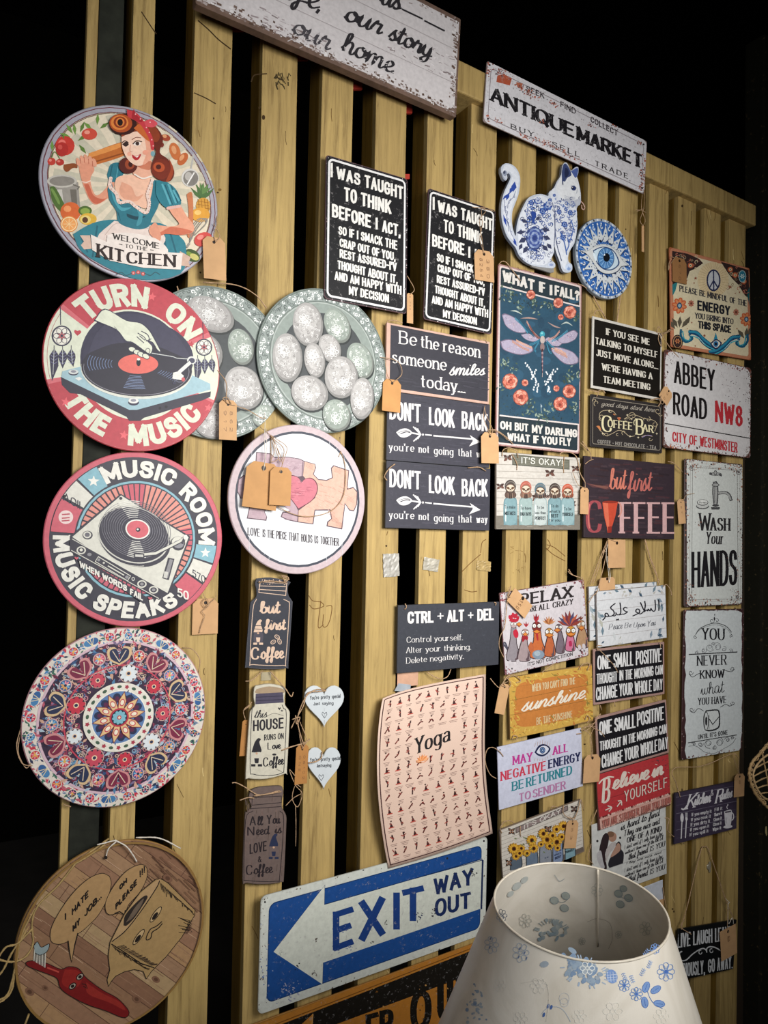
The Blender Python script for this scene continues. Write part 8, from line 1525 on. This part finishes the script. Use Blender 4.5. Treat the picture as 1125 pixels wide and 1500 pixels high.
price_tag('brown price tag hanging over the jars of the sunflower sign', [(790,265),(908,285),(890,552),(775,545)], .020, [[(855,285,.023),(850,262,.023),(820,240,.02)],[(855,285,.023),(880,240,.023),(920,120,.02),(928,70,.018)]], ['5 3'], (710,1160,.1511))
# ------------------------------------------------------------ lower right
def rules():
    c = board('wooden_sign', 'purple-grey plank sign Kitchen Rules with spoon, fork and cup', 'sign', [(990.5,1161),(1075.5,1144.5),(1083,1213.5),(986.4,1237)], .010, .005, plain('2c2430', .6), .001, pm=print_mat(.5), K=160); R = random.Random(151)
    c.z(960,1080,.1467).p('background').poly([(208,560),(800,442),(842,908),(182,1070)], '3f3648')
    for i in range(6): c.line([(205,600+i*82),(815,480+i*82-(i*4))], 3, ['8a8494','5a5464'][i%2])
    for _ in range(80): x = R.uniform(210, 760); y = R.uniform(560, 1000)-(x-210)*.2; c.line([(x, y), (x+R.uniform(20, 70), y-R.uniform(4, 14))], 2, R.choice(['4c4256', '352c3c', '554a60']))
    c.p('lettering'); K = 'd9d6da'
    c.text('K', 310,718, 385,700, 140, K, 17, 'serif', slant=.3).text('itchen', 385,682, 545,648, 110, K, 14, 'script', slant=.3, nib=.6).text('&', 552,585, 580,578, 60, K, 5).text('R', 600,660, 655,645, 130, K, 17, 'serif', slant=.3).text('ules', 655,625, 760,600, 96, K, 13, 'script', slant=.3, nib=.6).line([(258,712),(285,718),(330,660)], 14, K, True)
    for i, (a, b) in enumerate((('If you empty it','Fill it'),('If you cook it','Share it'),('If you dirty it','Clean it'),('If you open it','Close it'),('If you spill it','Wipe it'))): c.text(a, 360-i*5,790+i*50, 560-i*8,752+i*49, 34, K, 5, 'sans').text(b, 590-i*5,742+i*49, 668-i*3,722+i*49, 34, K, 5, 'sans')
    c.p('cutlery_print').ell(265,803,17,46,K).line([(264,840),(256,1012)], 10, K).line([(308,830),(298,1006)], 10, K)
    for x in (300, 308, 317): c.line([(x+1,752),(x,810)], 4.5, K)
    c.ell(309,815,12,18,K).p('cup_print').poly([(685,740),(760,728),(752,870),(730,890),(700,886)], K, True).poly([(692,742),(755,732),(753,746),(696,756)], '3f3648').ring(762,790,18,36,9,K,-90,100).ell(722,893,46,16,K,-.1).line([(720,715),(712,695),(724,675),(718,668)], 7, K, True).line([(704,800),(706,862)], 4, '5a5068')
    c.build(); cord(c, [[(248,600,.018),(235,550,.018),(200,440,.02),(165,370,.022),(185,315,.022),(250,297,.022),(420,295,.023),(560,255,.023),(700,190,.022),(780,165,.02),(825,200,.018)],[(225,540,.018),(245,560,.018)]], z=(960,1080,.1467)); return c
rules()
price_tag('small brown price tag dangling above the corner of the Kitchen Rules sign', [(785,362),(888,368),(893,590),(792,600)], .020, [[(838,370,.023),(800,260,.022),(785,200,.02),(800,160,.02)],[(838,370,.023),(830,280,.022),(830,210,.02),(790,160,.02)]], ['8'], (960,1080,.1467), sr=.0008)
def live():
    c = board('wooden_sign', 'small black sign LIVE LAUGH with white scroll, hung on long cord', 'sign', [(988.8,1360.8),(1078.4,1347.5),(1075.5,1421.5),(993,1436.8)], .012, .005, plain('101214', .5), .001, pm=print_mat(.45), K=160)
    c.z(960,1220,.16).p('lettering'); K = 'd6d8da'
    c.text('LIVE', 198,1056, 322,1034, 130, K, 15).text('LAUGH', 345,1030, 522,1004, 128, K, 15).text('LEAVE', 545,1000, 700,976, 126, K, 15).text('SERIOUSLY,', 190,1330, 455,1290, 126, K, 11).text('GO', 482,1282, 545,1270, 122, K, 11).text('AWAY.', 565,1264, 708,1238, 118, K, 11)
    c.p('scroll_print').line([(245,1085),(225,1095),(212,1130),(235,1165),(280,1165),(340,1110),(400,1070),(440,1058),(465,1075),(470,1095)], 11, K, True).line([(470,1095),(470,1060),(500,1042),(560,1055),(640,1110)], 11, K, True).ring(412,1092,14,18,7,K,0,300).ring(512,1078,14,18,7,K,0,300)
    c.build(); cord(c, [[(330,930,.02),(290,905,.021),(250,880,.02),(240,860,.02),(300,640,.016),(380,300,.01),(425,140,.006),(450,128,.006),(480,140,.006),(540,310,.01),(640,600,.018),(700,750,.02),(712,790,.02)],[(250,880,.02),(235,840,.02),(265,800,.018)]], z=(960,1220,.16), r=.0013); cord(c, [[(640,600,.018),(665,625,.02),(680,640,.02),(665,660,.02),(668,830,.02),(700,780,.02),(712,800,.02),(715,835,.018)]], z=(960,1220,.16), mat=WHITE_STRING, r=.0009, name='white_string'); return c
live()
price_tag('brown price tag numbered eight, tied over the black LIVE LAUGH sign', [(588,900),(728,842),(762,1098),(606,1180)], .024, [[(668,915,.027),(660,860,.025),(662,700,.022)]], ['8'], (960,1220,.16), clipped=False)
hk = thing('adhesive_hook', 'small round clear hook between the Kitchen Rules and LIVE LAUGH signs', 'hook', frame(*[Wp(1037.5,1269,.0)[i] for i in (0,2)], .0035)); extrude('base_disc', circle(.0085, 24), -.003, 0, plain('8f8878', .15, .1, .1), hk, .001); extrude('hook_arm', rrect(.005, .03, .002), 0, .003, plain('8f8878', .15, .1, .1), hk, .0008)
# woven basket edge and chipped patch by the post
bk = bpy.data.objects.new('wicker_basket', None); COL.objects.link(bk); bp = Wp(1128, 1146, .12); bk.location = bp; tag(bk, 'openwork bound wicker ring at the edge of view beside the post', 'basket'); bpy.context.view_layer.update()
WK = plain('a5875c', .7, 0, .2, 80, .5); zb = (960,1080,.1467)
tube('rim', [[Wp(960+x*.1467, 1080+y*.1467, .12) for x, y in ((1190,10),(1120,75),(1040,170),(975,240),(945,310),(940,380),(960,470),(1010,580),(1080,660),(1130,705),(1200,730))]], .0042, WK, bk)
tube('inner_ring', [[Wp(960+x*.1467, 1080+y*.1467, .125) for x, y in ((1200,150),(1100,190),(1020,270),(980,350),(985,430),(1020,520),(1080,600),(1190,660))]], .003, plain('b89a70', .7, 0, .2, 80, .5), bk)
for a, b in (((955,340),(1190,220)),((950,410),(1190,300)),((975,465),(1190,380)),((990,520),(1190,470)),((1020,570),(1190,560)),((1070,170),(1150,600)),((1060,620),(1190,640))): tube('cane', [[Wp(960+a[0]*.1467, 1080+a[1]*.1467, .12), Wp(960+(a[0]+b[0])/2*.1467, 1080+((a[1]+b[1])/2-12)*.1467, .128), Wp(960+b[0]*.1467, 1080+b[1]*.1467, .12)]], .0022, WK, bk)
for i, (x, y) in enumerate(((1010,210),(968,270),(948,320),(942,370),(948,425),(968,485),(998,545),(1038,605),(1085,655),(1060,150),(1110,90))): tube('binding', [[Wp(960+(x+12*math.cos(q)*1.6)*.1467, 1080+(y+20*math.sin(q))*.1467, .12+.006*math.cos(q*1.0)) for q in (0, 1.2, 2.4, 3.6, 4.8, 6.0)]], .0016, plain('b89a70', .7, 0, .2, 80, .5), bk)
bpy.context.view_layer.update(); sh_ = Canvas(post, *plane_surf(frame(0, 1.5, .0005)), None, print_mat(.6)); sh_.sub = False; sh_.p('chipped_paint').poly([(1121,1211),(1123,1210),(1124,1222),(1122.5,1225),(1120.8,1219)], 'b0a070').build()
# ------------------------------------------------------------ jars, hearts and the lower round sign
def jar(label, pts, d, base, edge, mat_label, draw, string):
    o = [tuple(p) for p in smooth_pts(pts+[pts[0]], 3)[:-1]]; k = .32
    c = cutout('jar_sign', label, 'sign', [(340+x*k, 830+y*k) for x, y in o], d, .004, plain(edge, .7, 0, .15, 80), 'jar shaped wooden signs', print_mat(.6)); c.z(340,830,.32)
    m = (sum(p[0] for p in o)/len(o), sum(p[1] for p in o)/len(o)); sc = lambda f: [(m[0]+(x-m[0])*f, m[1]+(y-m[1])*(1-(1-f)*.5)) for x, y in o]
    c.p('background').poly(sc(.975), base); draw(c, sc); c.build()
    if string: cord(c, string, z=(340,830,.32))
def gnome(c, x, y, s, hat, beard):
    c.p('gnome_print').poly([(x-26*s,y),(x-10*s,y-50*s),(x+8*s,y-72*s),(x+22*s,y-66*s),(x+14*s,y-50*s),(x+24*s,y-2*s)], hat, True).poly([(x-24*s,y+2*s),(x+24*s,y+2*s),(x+26*s,y+50*s),(x,y+66*s),(x-26*s,y+50*s)], beard, True).ell(x, y+6*s, 6*s, 6*s, 'c09a80').poly([(x-12*s,y+30*s),(x+12*s,y+30*s),(x+9*s,y+56*s),(x-9*s,y+56*s)], hat).line([(x-28*s,y+66*s),(x-6*s,y+66*s)], 12*s, hat).line([(x+6*s,y+66*s),(x+28*s,y+66*s)], 12*s, hat)
def j1(c, sc):
    R = random.Random(2); K = 'd3b6a0'; c.p('outline_print').line([(128,70),(122,118),(245,132),(250,78)], 3, K, closed=True).line([(122,88),(246,92)], 3, K).line([(120,104),(246,112)], 3, K).line([(112,148),(95,200),(82,430),(96,448),(232,452),(245,430),(262,190),(255,160),(235,150)], 3, K, True)
    for _ in range(30): x = R.uniform(120, 250); y = R.uniform(58, 80); c.line([(x,y),(x+R.uniform(-8,8),y+5)], 3, R.choice([K,'8a7060']))
    for _ in range(50): x = R.uniform(95, 240); y = R.uniform(150, 450); c.ell(x, y, 3, 1, '424452')
    c.p('lettering').text('but', 128,214, 218,214, 56, K, 10, 'script', nib=.6).text('first', 150,290, 244,290, 50, K, 9, 'script', nib=.6).text('Coffee', 90,426, 236,420, 56, K, 9, 'script', nib=.6); gnome(c, 119, 300, .8, K, '4a4650'); c.line([(100,270),(136,270)], 3, '33343e').line([(104,285),(136,288)], 3, '33343e')
    for x, y, a in ((188,345,-.5),(206,322,.6),(217,343,1.2)): c.ring(x, y, 12, 8, 3, K, 0, 360, 12, a); c.line([(x-7*math.cos(a),y-7*math.sin(a)),(x+7*math.cos(a),y+7*math.sin(a))], 2, K)
def j2(c, sc):
    K = '26242a'; c.p('lid_print').poly([(112,560),(170,548),(232,560),(230,580),(112,580)], 'a08a70', True).poly([(108,582),(232,575),(236,622),(106,630)], '4a4458').line([(108,598),(234,592)], 3, '2c283a').line([(107,614),(235,608)], 3, '2c283a').p('outline_print').line([(100,640),(90,668),(82,920),(98,950),(170,956),(228,944),(238,910),(248,680),(236,650),(228,632)], 3, K, True)
    c.p('lettering').text('this', 100,694, 158,690, 36, K, 4, 'script', slant=.2).text('HOUSE', 95,754, 236,740, 50, K, 8).text('RUNS ON', 146,796, 236,788, 27, K, 4).text('Love', 164,838, 222,834, 34, K, 5, 'script').text('Coffee', 144,916, 236,906, 42, K, 6, 'script'); gnome(c, 112, 850, .9, K, 'c9c3b4'); c.p('heart_print')
    for x, y, r in ((216,650,7),(228,660,5)): c.poly([(x,y+r),(x-r,y-r*.4),(x-r*.5,y-r),(x,y-r*.3),(x+r*.6,y-r),(x+r,y-r*.3)], K)
    c.ell(193,860,10,5,K).line([(150,690),(190,672),(235,682)], 1.6, K, True)
def j3(c, sc):
    R = random.Random(4); K = '241c20'
    for _ in range(60): x = R.uniform(60, 235); y = R.uniform(1040, 1430); c.line([(x,y),(x+R.uniform(-4,4),y+R.uniform(10,50))], 3, R.choice(['6a5650','574842','75605a']))
    c.p('outline_print').line([(92,1058),(225,1050),(226,1080),(90,1092)], 3, K, closed=True).line([(84,1108),(225,1098)], 3, K).line([(95,1118),(62,1160),(54,1410),(70,1436),(200,1440),(218,1410),(236,1160),(218,1118)], 3, K, True)
    c.p('lettering').text('All', 82,1186, 140,1184, 44, K, 6, 'script').text('You', 160,1180, 218,1176, 44, K, 6, 'script').text('Need', 72,1232, 170,1226, 42, K, 6, 'script').text('is', 196,1222, 226,1220, 38, K, 6, 'script').text('LOVE', 80,1316, 158,1300, 46, K, 6).text('&', 118,1354, 134,1352, 28, K, 4).text('Coffee', 66,1412, 185,1402, 46, K, 6, 'script'); gnome(c, 190, 1280, .8, '242c48', '6a5a58')
jar('charcoal jar-shaped sign but first Coffee in pale peach letters', [(112,55),(180,50),(262,68),(264,78),(256,92),(258,130),(275,158),(276,185),(258,440),(250,465),(160,470),(70,462),(62,440),(82,190),(90,160),(110,140),(112,110),(106,80)], .010, '34363f', '4a4a52', '', j1, [[(120,72,.017),(180,66,.019),(240,72,.019),(258,50,.016),(225,42,.014),(262,60,.013)],[(260,60,.014),(235,48,.017),(245,78,.018)]])
jar('cream jar-shaped sign this HOUSE RUNS ON Love, middle of three', [(108,545),(170,536),(235,548),(245,565),(240,600),(244,635),(262,660),(264,700),(252,930),(245,948),(160,972),(75,970),(62,950),(78,700),(85,660),(104,635),(98,600),(100,560)], .010, 'c9c3b2', 'a39a88', '', j2, [[(60,525,.014),(90,520,.018),(125,490,.016),(140,480,.008)],[(175,480,.008),(210,520,.016),(245,560,.018),(270,595,.018),(280,575,.018)],[(50,660,.01),(75,640,.015),(90,620,.015)]])
jar('weathered brown jar-shaped sign All You Need is LOVE, lowest of three', [(85,1025),(120,1010),(215,1003),(232,1015),(235,1040),(228,1070),(230,1105),(248,1140),(248,1200),(238,1420),(225,1445),(140,1455),(65,1448),(48,1430),(58,1150),(68,1125),(88,1100),(78,1070),(78,1045)], .010, '6a5a55', '54463f', '', j3, [[(0,990,.02),(20,990,.02),(60,1010,.02),(90,1030,.017),(130,1045,.018),(220,1025,.018)],[(35,1070,.018),(70,1058,.019),(100,1060,.018)],[(100,1050,.019),(160,1042,.02),(225,1030,.019)]])
ts = board('tape_patch', 'clear tape over string knot between charcoal and cream jar signs', 'tape', [(382,985),(398,984),(397,997),(383,997)], .001, .0006, plain('b0a488', .2, .1, .1), .0005)
def heart(label, cx, cy, w, h, d, txt, dz):
    o = []
    for i in range(40):
        t = 2*math.pi*i/40; x = 16*math.sin(t)**3; y = 13*math.cos(t)-5*math.cos(2*t)-2*math.cos(3*t)-math.cos(4*t); o.append((cx+x/16*w/2, cy-(y+2.5)/14.5*h/2))
    c = cutout('heart_sign', label, 'sign', [(340+x*.32, 830+y*.32) for x, y in o], d, .003, plain('c6ccd0', .4, 0, .03), 'white heart hangers', print_mat(.4)); c.z(340,830,.32); K = '2c3038'
    c.p('lettering').text("You're", 356,610+dz, 398,607+dz, 18, K, 2.4).text('pretty', 406,607+dz, 448,604+dz, 18, K, 2.4).text('special', 456,604+dz, 496,600+dz, 18, K, 2.4).text('Just', 372+(15 if dz else 0),636+dz, 402+(8 if dz else 0),634+dz, 16, K, 2.4).text('saying', 412,634+dz, 464-(10 if dz else 0),632+dz, 16, K, 2.4)
    x, y = (423, 680) if not dz else (408, 966); c.p('heart_print').line([(x,y+14),(x-11,y-4),(x-8,y-14),(x,y-6),(x+8,y-14),(x+11,y-4)], 2, K, True, closed=False).line([(x,y+14),(x+11,y-4)], 2, K)
    return c.build()
h1_ = heart('upper white wooden heart You\'re pretty special, with string through it', 422, 640, 182, 192, .006, '', 0)
h2_ = heart('lower white wooden heart You\'re pretty special, part hidden by brown tag', 420, 924, 156, 194, .006, '', 284)
tube('hanging_cord', [[Wp(340+x*.32, 830+y*.32, d) for x, y, d in p_] for p_ in ([(430,568,.012),(390,572,.014),(345,580,.016),(325,640,.016),(290,700,.014),(270,740,.012)],[(425,562,.012),(380,565,.015),(335,600,.017),(300,690,.016),(310,760,.02),(330,820,.02)],[(275,700,.014),(310,690,.018),(295,720,.018),(290,680,.017)])], .0012, JUTE, h1_)
tube('hanging_cord', [[Wp(340+x*.32, 830+y*.32, d) for x, y, d in p_] for p_ in ([(412,848,.012),(408,875,.014),(385,892,.015),(350,898,.02)],[(225,842,.014),(280,822,.018),(330,808,.018),(355,790,.014)])], .0014, JUTE, h2_)
price_tag('rust brown price tag with numbers hanging over the lower white heart', [(293,820),(350,812),(345,1000),(286,992)], .016, [[(322,835,.019),(310,780,.019),(300,700,.017)],[(322,835,.019),(340,790,.019),(310,710,.017)],[(290,960,.018),(262,930,.014),(290,1000,.014),(320,1040,.014),(300,1100,.014),(275,1060,.014),(290,1000,.016),(315,1010,.017)],[(290,1090,.014),(292,1180,.012),(291,1280,.01)],[(245,1095,.012),(280,1060,.014),(315,1040,.014)]], ['O N E', '0 6 1 0 2'], (340,830,.32), col=plain('a8743c', .8, 0, .08, 40, .3), sr=.0008)
price_tag('brown price tag edge peeking out beside the cream jar sign', [(45,700),(80,705),(70,885),(35,850)], .004, [[(60,700,.006),(52,660,.01),(75,635,.014)]], None, (340,830,.32), col=plain('a8743c', .8, 0, .08, 40, .3))
def job():
    c = disc('round_sign', 'round wood-look sign of a red toothbrush and a roll talking, I HATE MY JOB', 'sign', (23, 294, 1227, 1517), .022, .006, plain('9a7440', .5, 0, .15, 50), None, print_mat(.4)); R = random.Random(161)
    c.z(0,1200,.2844).p('plank_print'); c.poly([(0,0),(1200,0),(1200,1200),(0,1200)], 'a58468')
    base = (560,480); dx, dy = math.cos(.62), math.sin(.62); nx, ny = -dy, dx
    for i in range(-7, 8):
        o0 = i*92; p0 = (base[0]+nx*o0, base[1]+ny*o0); q = [(p0[0]-dx*900, p0[1]-dy*900), (p0[0]+dx*900, p0[1]+dy*900), (p0[0]+nx*92+dx*900, p0[1]+ny*92+dy*900), (p0[0]+nx*92-dx*900, p0[1]+ny*92-dy*900)]
        col = ['98775c','a58a66','83604a','8c6a50','9b7a5c','906c54','a3805c'][i%7]; c.poly(q, col)
        for _ in range(26): t = R.uniform(-600, 500); u = R.uniform(6, 84); L = R.uniform(40, 200); a = (p0[0]+dx*t+nx*u, p0[1]+dy*t+ny*u); c.line([a, (a[0]+dx*L*.5+nx*R.uniform(-5,5), a[1]+dy*L*.5+R.uniform(-5,5)), (a[0]+dx*L, a[1]+dy*L)], R.uniform(1, 3.4), R.choice(['8a6850','94725a','b8987c','7c5a44','9a785e']), True)
        c.line([q[0], q[1]], 3, '5c4032'); t = (i*211)%500-250; a = (p0[0]+dx*t, p0[1]+dy*t); c.line([a, (a[0]+nx*92, a[1]+ny*92)], 3, '5c4032')
    for _ in range(40): t = R.uniform(-150, 400); a = (800+R.uniform(-100, 180), 250+R.uniform(-120, 180)); c.line([a, (a[0]+60, a[1]+60)], R.uniform(2, 5), R.choice(['6b4a38', '7c5844', '5c3e30']))
    for x, y, r in ((860,300,26),(800,820,22),(150,880,26),(230,860,18),(700,920,24)): c.ell(x, y, r, r*.7, '7a5844', .6).ell(x, y, r*.5, r*.4, '5c4030', .6)
    K = '1f1815'; BUB = 'a8865c'; c.p('speech_bubble_print')
    def outl(pts, col, w=6, sm=True): c.poly(pts, K, sm); c.line(pts, w, K, sm, closed=True); c.poly(pts, col, sm)
    outl([(560,290),(568,330),(550,400),(500,490),(430,560),(395,585),(350,620),(300,636),(262,620),(262,560),(300,480),(370,380),(450,305),(520,275)], BUB); c.poly([(345,605),(400,575),(382,640),(366,728),(356,680)], BUB).line([(348,618),(354,670),(366,728),(382,640),(398,580)], 6, K)
    outl([(752,250),(750,300),(715,370),(660,430),(640,470),(600,478),(560,484),(542,462),(546,410),(590,330),(650,262),(710,232),(740,234)], BUB); c.poly([(588,470),(640,450),(636,485)], BUB).line([(586,480),(612,470),(638,486),(642,462)], 6, K)
    c.p('lettering').text('I', 332,515, 345,500, 34, K, 8).text('HATE', 368,490, 452,392, 34, K, 7).text('MY', 372,575, 408,532, 32, K, 7.5).text('JOB...', 432,500, 520,398, 34, K, 7).text('OH', 612,362, 650,320, 26, K, 7).text('PLEASE', 592,462, 700,330, 30, K, 7).text('!!!', 716,296, 742,268, 34, K, 7)
    c.p('roll_print'); outl([(565,628),(640,480),(720,370),(800,305),(830,306),(860,325),(998,462),(995,490),(930,600),(850,700),(790,760),(774,776),(750,812),(735,775),(690,765),(640,775),(590,800),(566,830),(556,850),(550,820),(564,770),(556,700)], 'a28458', 7, False)
    c.poly([(570,622),(640,488),(720,378),(800,312),(822,312),(770,400),(680,530),(600,610)], 'b09068', True).line([(572,624),(640,570),(720,470),(800,350),(818,310)], 5, K, True); c.poly([(632,540),(640,490),(690,430),(740,388),(756,396),(730,440),(690,500),(650,540)], '2e2622', True).poly([(645,525),(690,450),(735,402),(722,440),(680,500)], '6a5a4c', True); c.line([(570,636),(640,680),(720,735),(790,758)], 6, K)
    for i in range(30): x = 820+i*5.6; y = 320+i*5.0; c.line([(x,y),(x+R.uniform(4,12),y+R.uniform(20,50)*(1 if i < 10 else .5))], 3, K); 
    for i in range(16): c.line([(930+R.uniform(-20,60),500+i*5),(960+R.uniform(0,30),520+i*4)], 3, K)
    for i in range(34): x = 575+i*5; c.line([(x,645+i*3.4),(x+R.uniform(10,30),650+i*3+R.uniform(8,26))], 2.6, K)
    for i in range(30): x = 600+i*6; c.line([(x,650+i*3.2),(x+R.uniform(20,40),640+i*3.4)], 3, '3a2c24')
    c.p('face_print'); 
    for x, y, a in ((798,484,-.95),(710,600,-.95)): c.ell(x, y, 50, 15, K, a, 20).ell(x, y, 45, 11, 'b89c72', a, 20).ell(x-4, y+8, 24, 9, K, a, 14)
    c.line([(830,520),(800,545),(770,560),(750,600),(752,615),(772,605),(780,575),(810,555),(832,530)], 5, K, True)
    c.p('toothbrush_print'); outl([(240,735),(310,765),(350,752),(400,762),(440,810),(520,870),(600,915),(655,975),(650,1005),(620,1008),(540,975),(450,945),(360,900),(310,860),(292,810),(240,785),(185,765),(140,745),(135,728),(170,722)], '74191a', 7); c.poly([(330,765),(390,768),(420,800),(400,850),(350,860),(315,830)], '8c2420', True).poly([(440,830),(520,885),(610,930),(640,975),(560,935),(450,890)], '8f2a24', True).line([(240,755),(300,778)], 8, 'b84a40')
    for x in range(9): c.line([(176+x*7,660),(172+x*7,722+x*4)], 5, ['c9c4b8','8a867e'][x%2])
    c.poly([(172,640),(190,622),(210,650),(250,632),(240,670),(205,690),(180,680)], '8c9a9c', True).line([(172,640),(190,622),(210,650),(250,632),(240,670),(205,690),(180,680)], 3, K, True)
    for x, y in ((408,802),(370,850)): c.ell(x, y, 23, 15, K, -.7).ell(x, y, 18, 10, 'a89a8c', -.7).ell(x, y, 10, 8, K, -.7)
    c.line([(424,850),(446,862),(438,842),(418,838)], 4, K)
    c.loc(c.r/100).p('border').ring(0,0,98.4,98.4,2.4,'8a6a3a'); c.z(0,1200,.2844).p('hole_print').ell(540,190,9,9,K)
    c.build(); z = (0,1200,.2844)
    tube('hanging_cord', [[Wp(z[0]+x*z[2], z[1]+y*z[2], d) for x, y, d in p_] for p_ in ([(545,195,.03),(560,150,.034),(600,110,.035),(530,125,.034),(500,132,.033)],[(600,112,.035),(650,140,.035),(685,185,.034),(705,220,.03)],[(700,95,.02),(820,98,.024),(930,150,.024)])], .0013, WHITE_STRING, c.root)
    tube('jute_wrap', [[Wp(z[0]+x*z[2], z[1]+y*z[2], d) for x, y, d in p_] for p_ in ([(560,100,.02),(450,180,.03),(400,215,.03),(300,340,.032),(200,440,.032),(165,530,.034),(170,640,.034),(130,710,.036),(60,735,.036),(-20,720,.036)],[(540,130,.03),(470,180,.032),(380,235,.03)],[(165,520,.03),(120,600,.034),(60,690,.036),(20,770,.036),(-10,810,.036)],[(170,560,.034),(90,640,.036),(30,660,.036),(-20,730,.036)],[(190,440,.03),(110,600,.034),(80,760,.034),(60,880,.036),(20,930,.036),(-20,950,.036)],[(90,700,.034),(70,800,.036),(40,900,.036),(-10,935,.036)],[(150,1000,.03),(120,1080,.03)])], .0018, plain('a58a58', .85, 0, .2, 200, .5), c.root)
    return c
job()
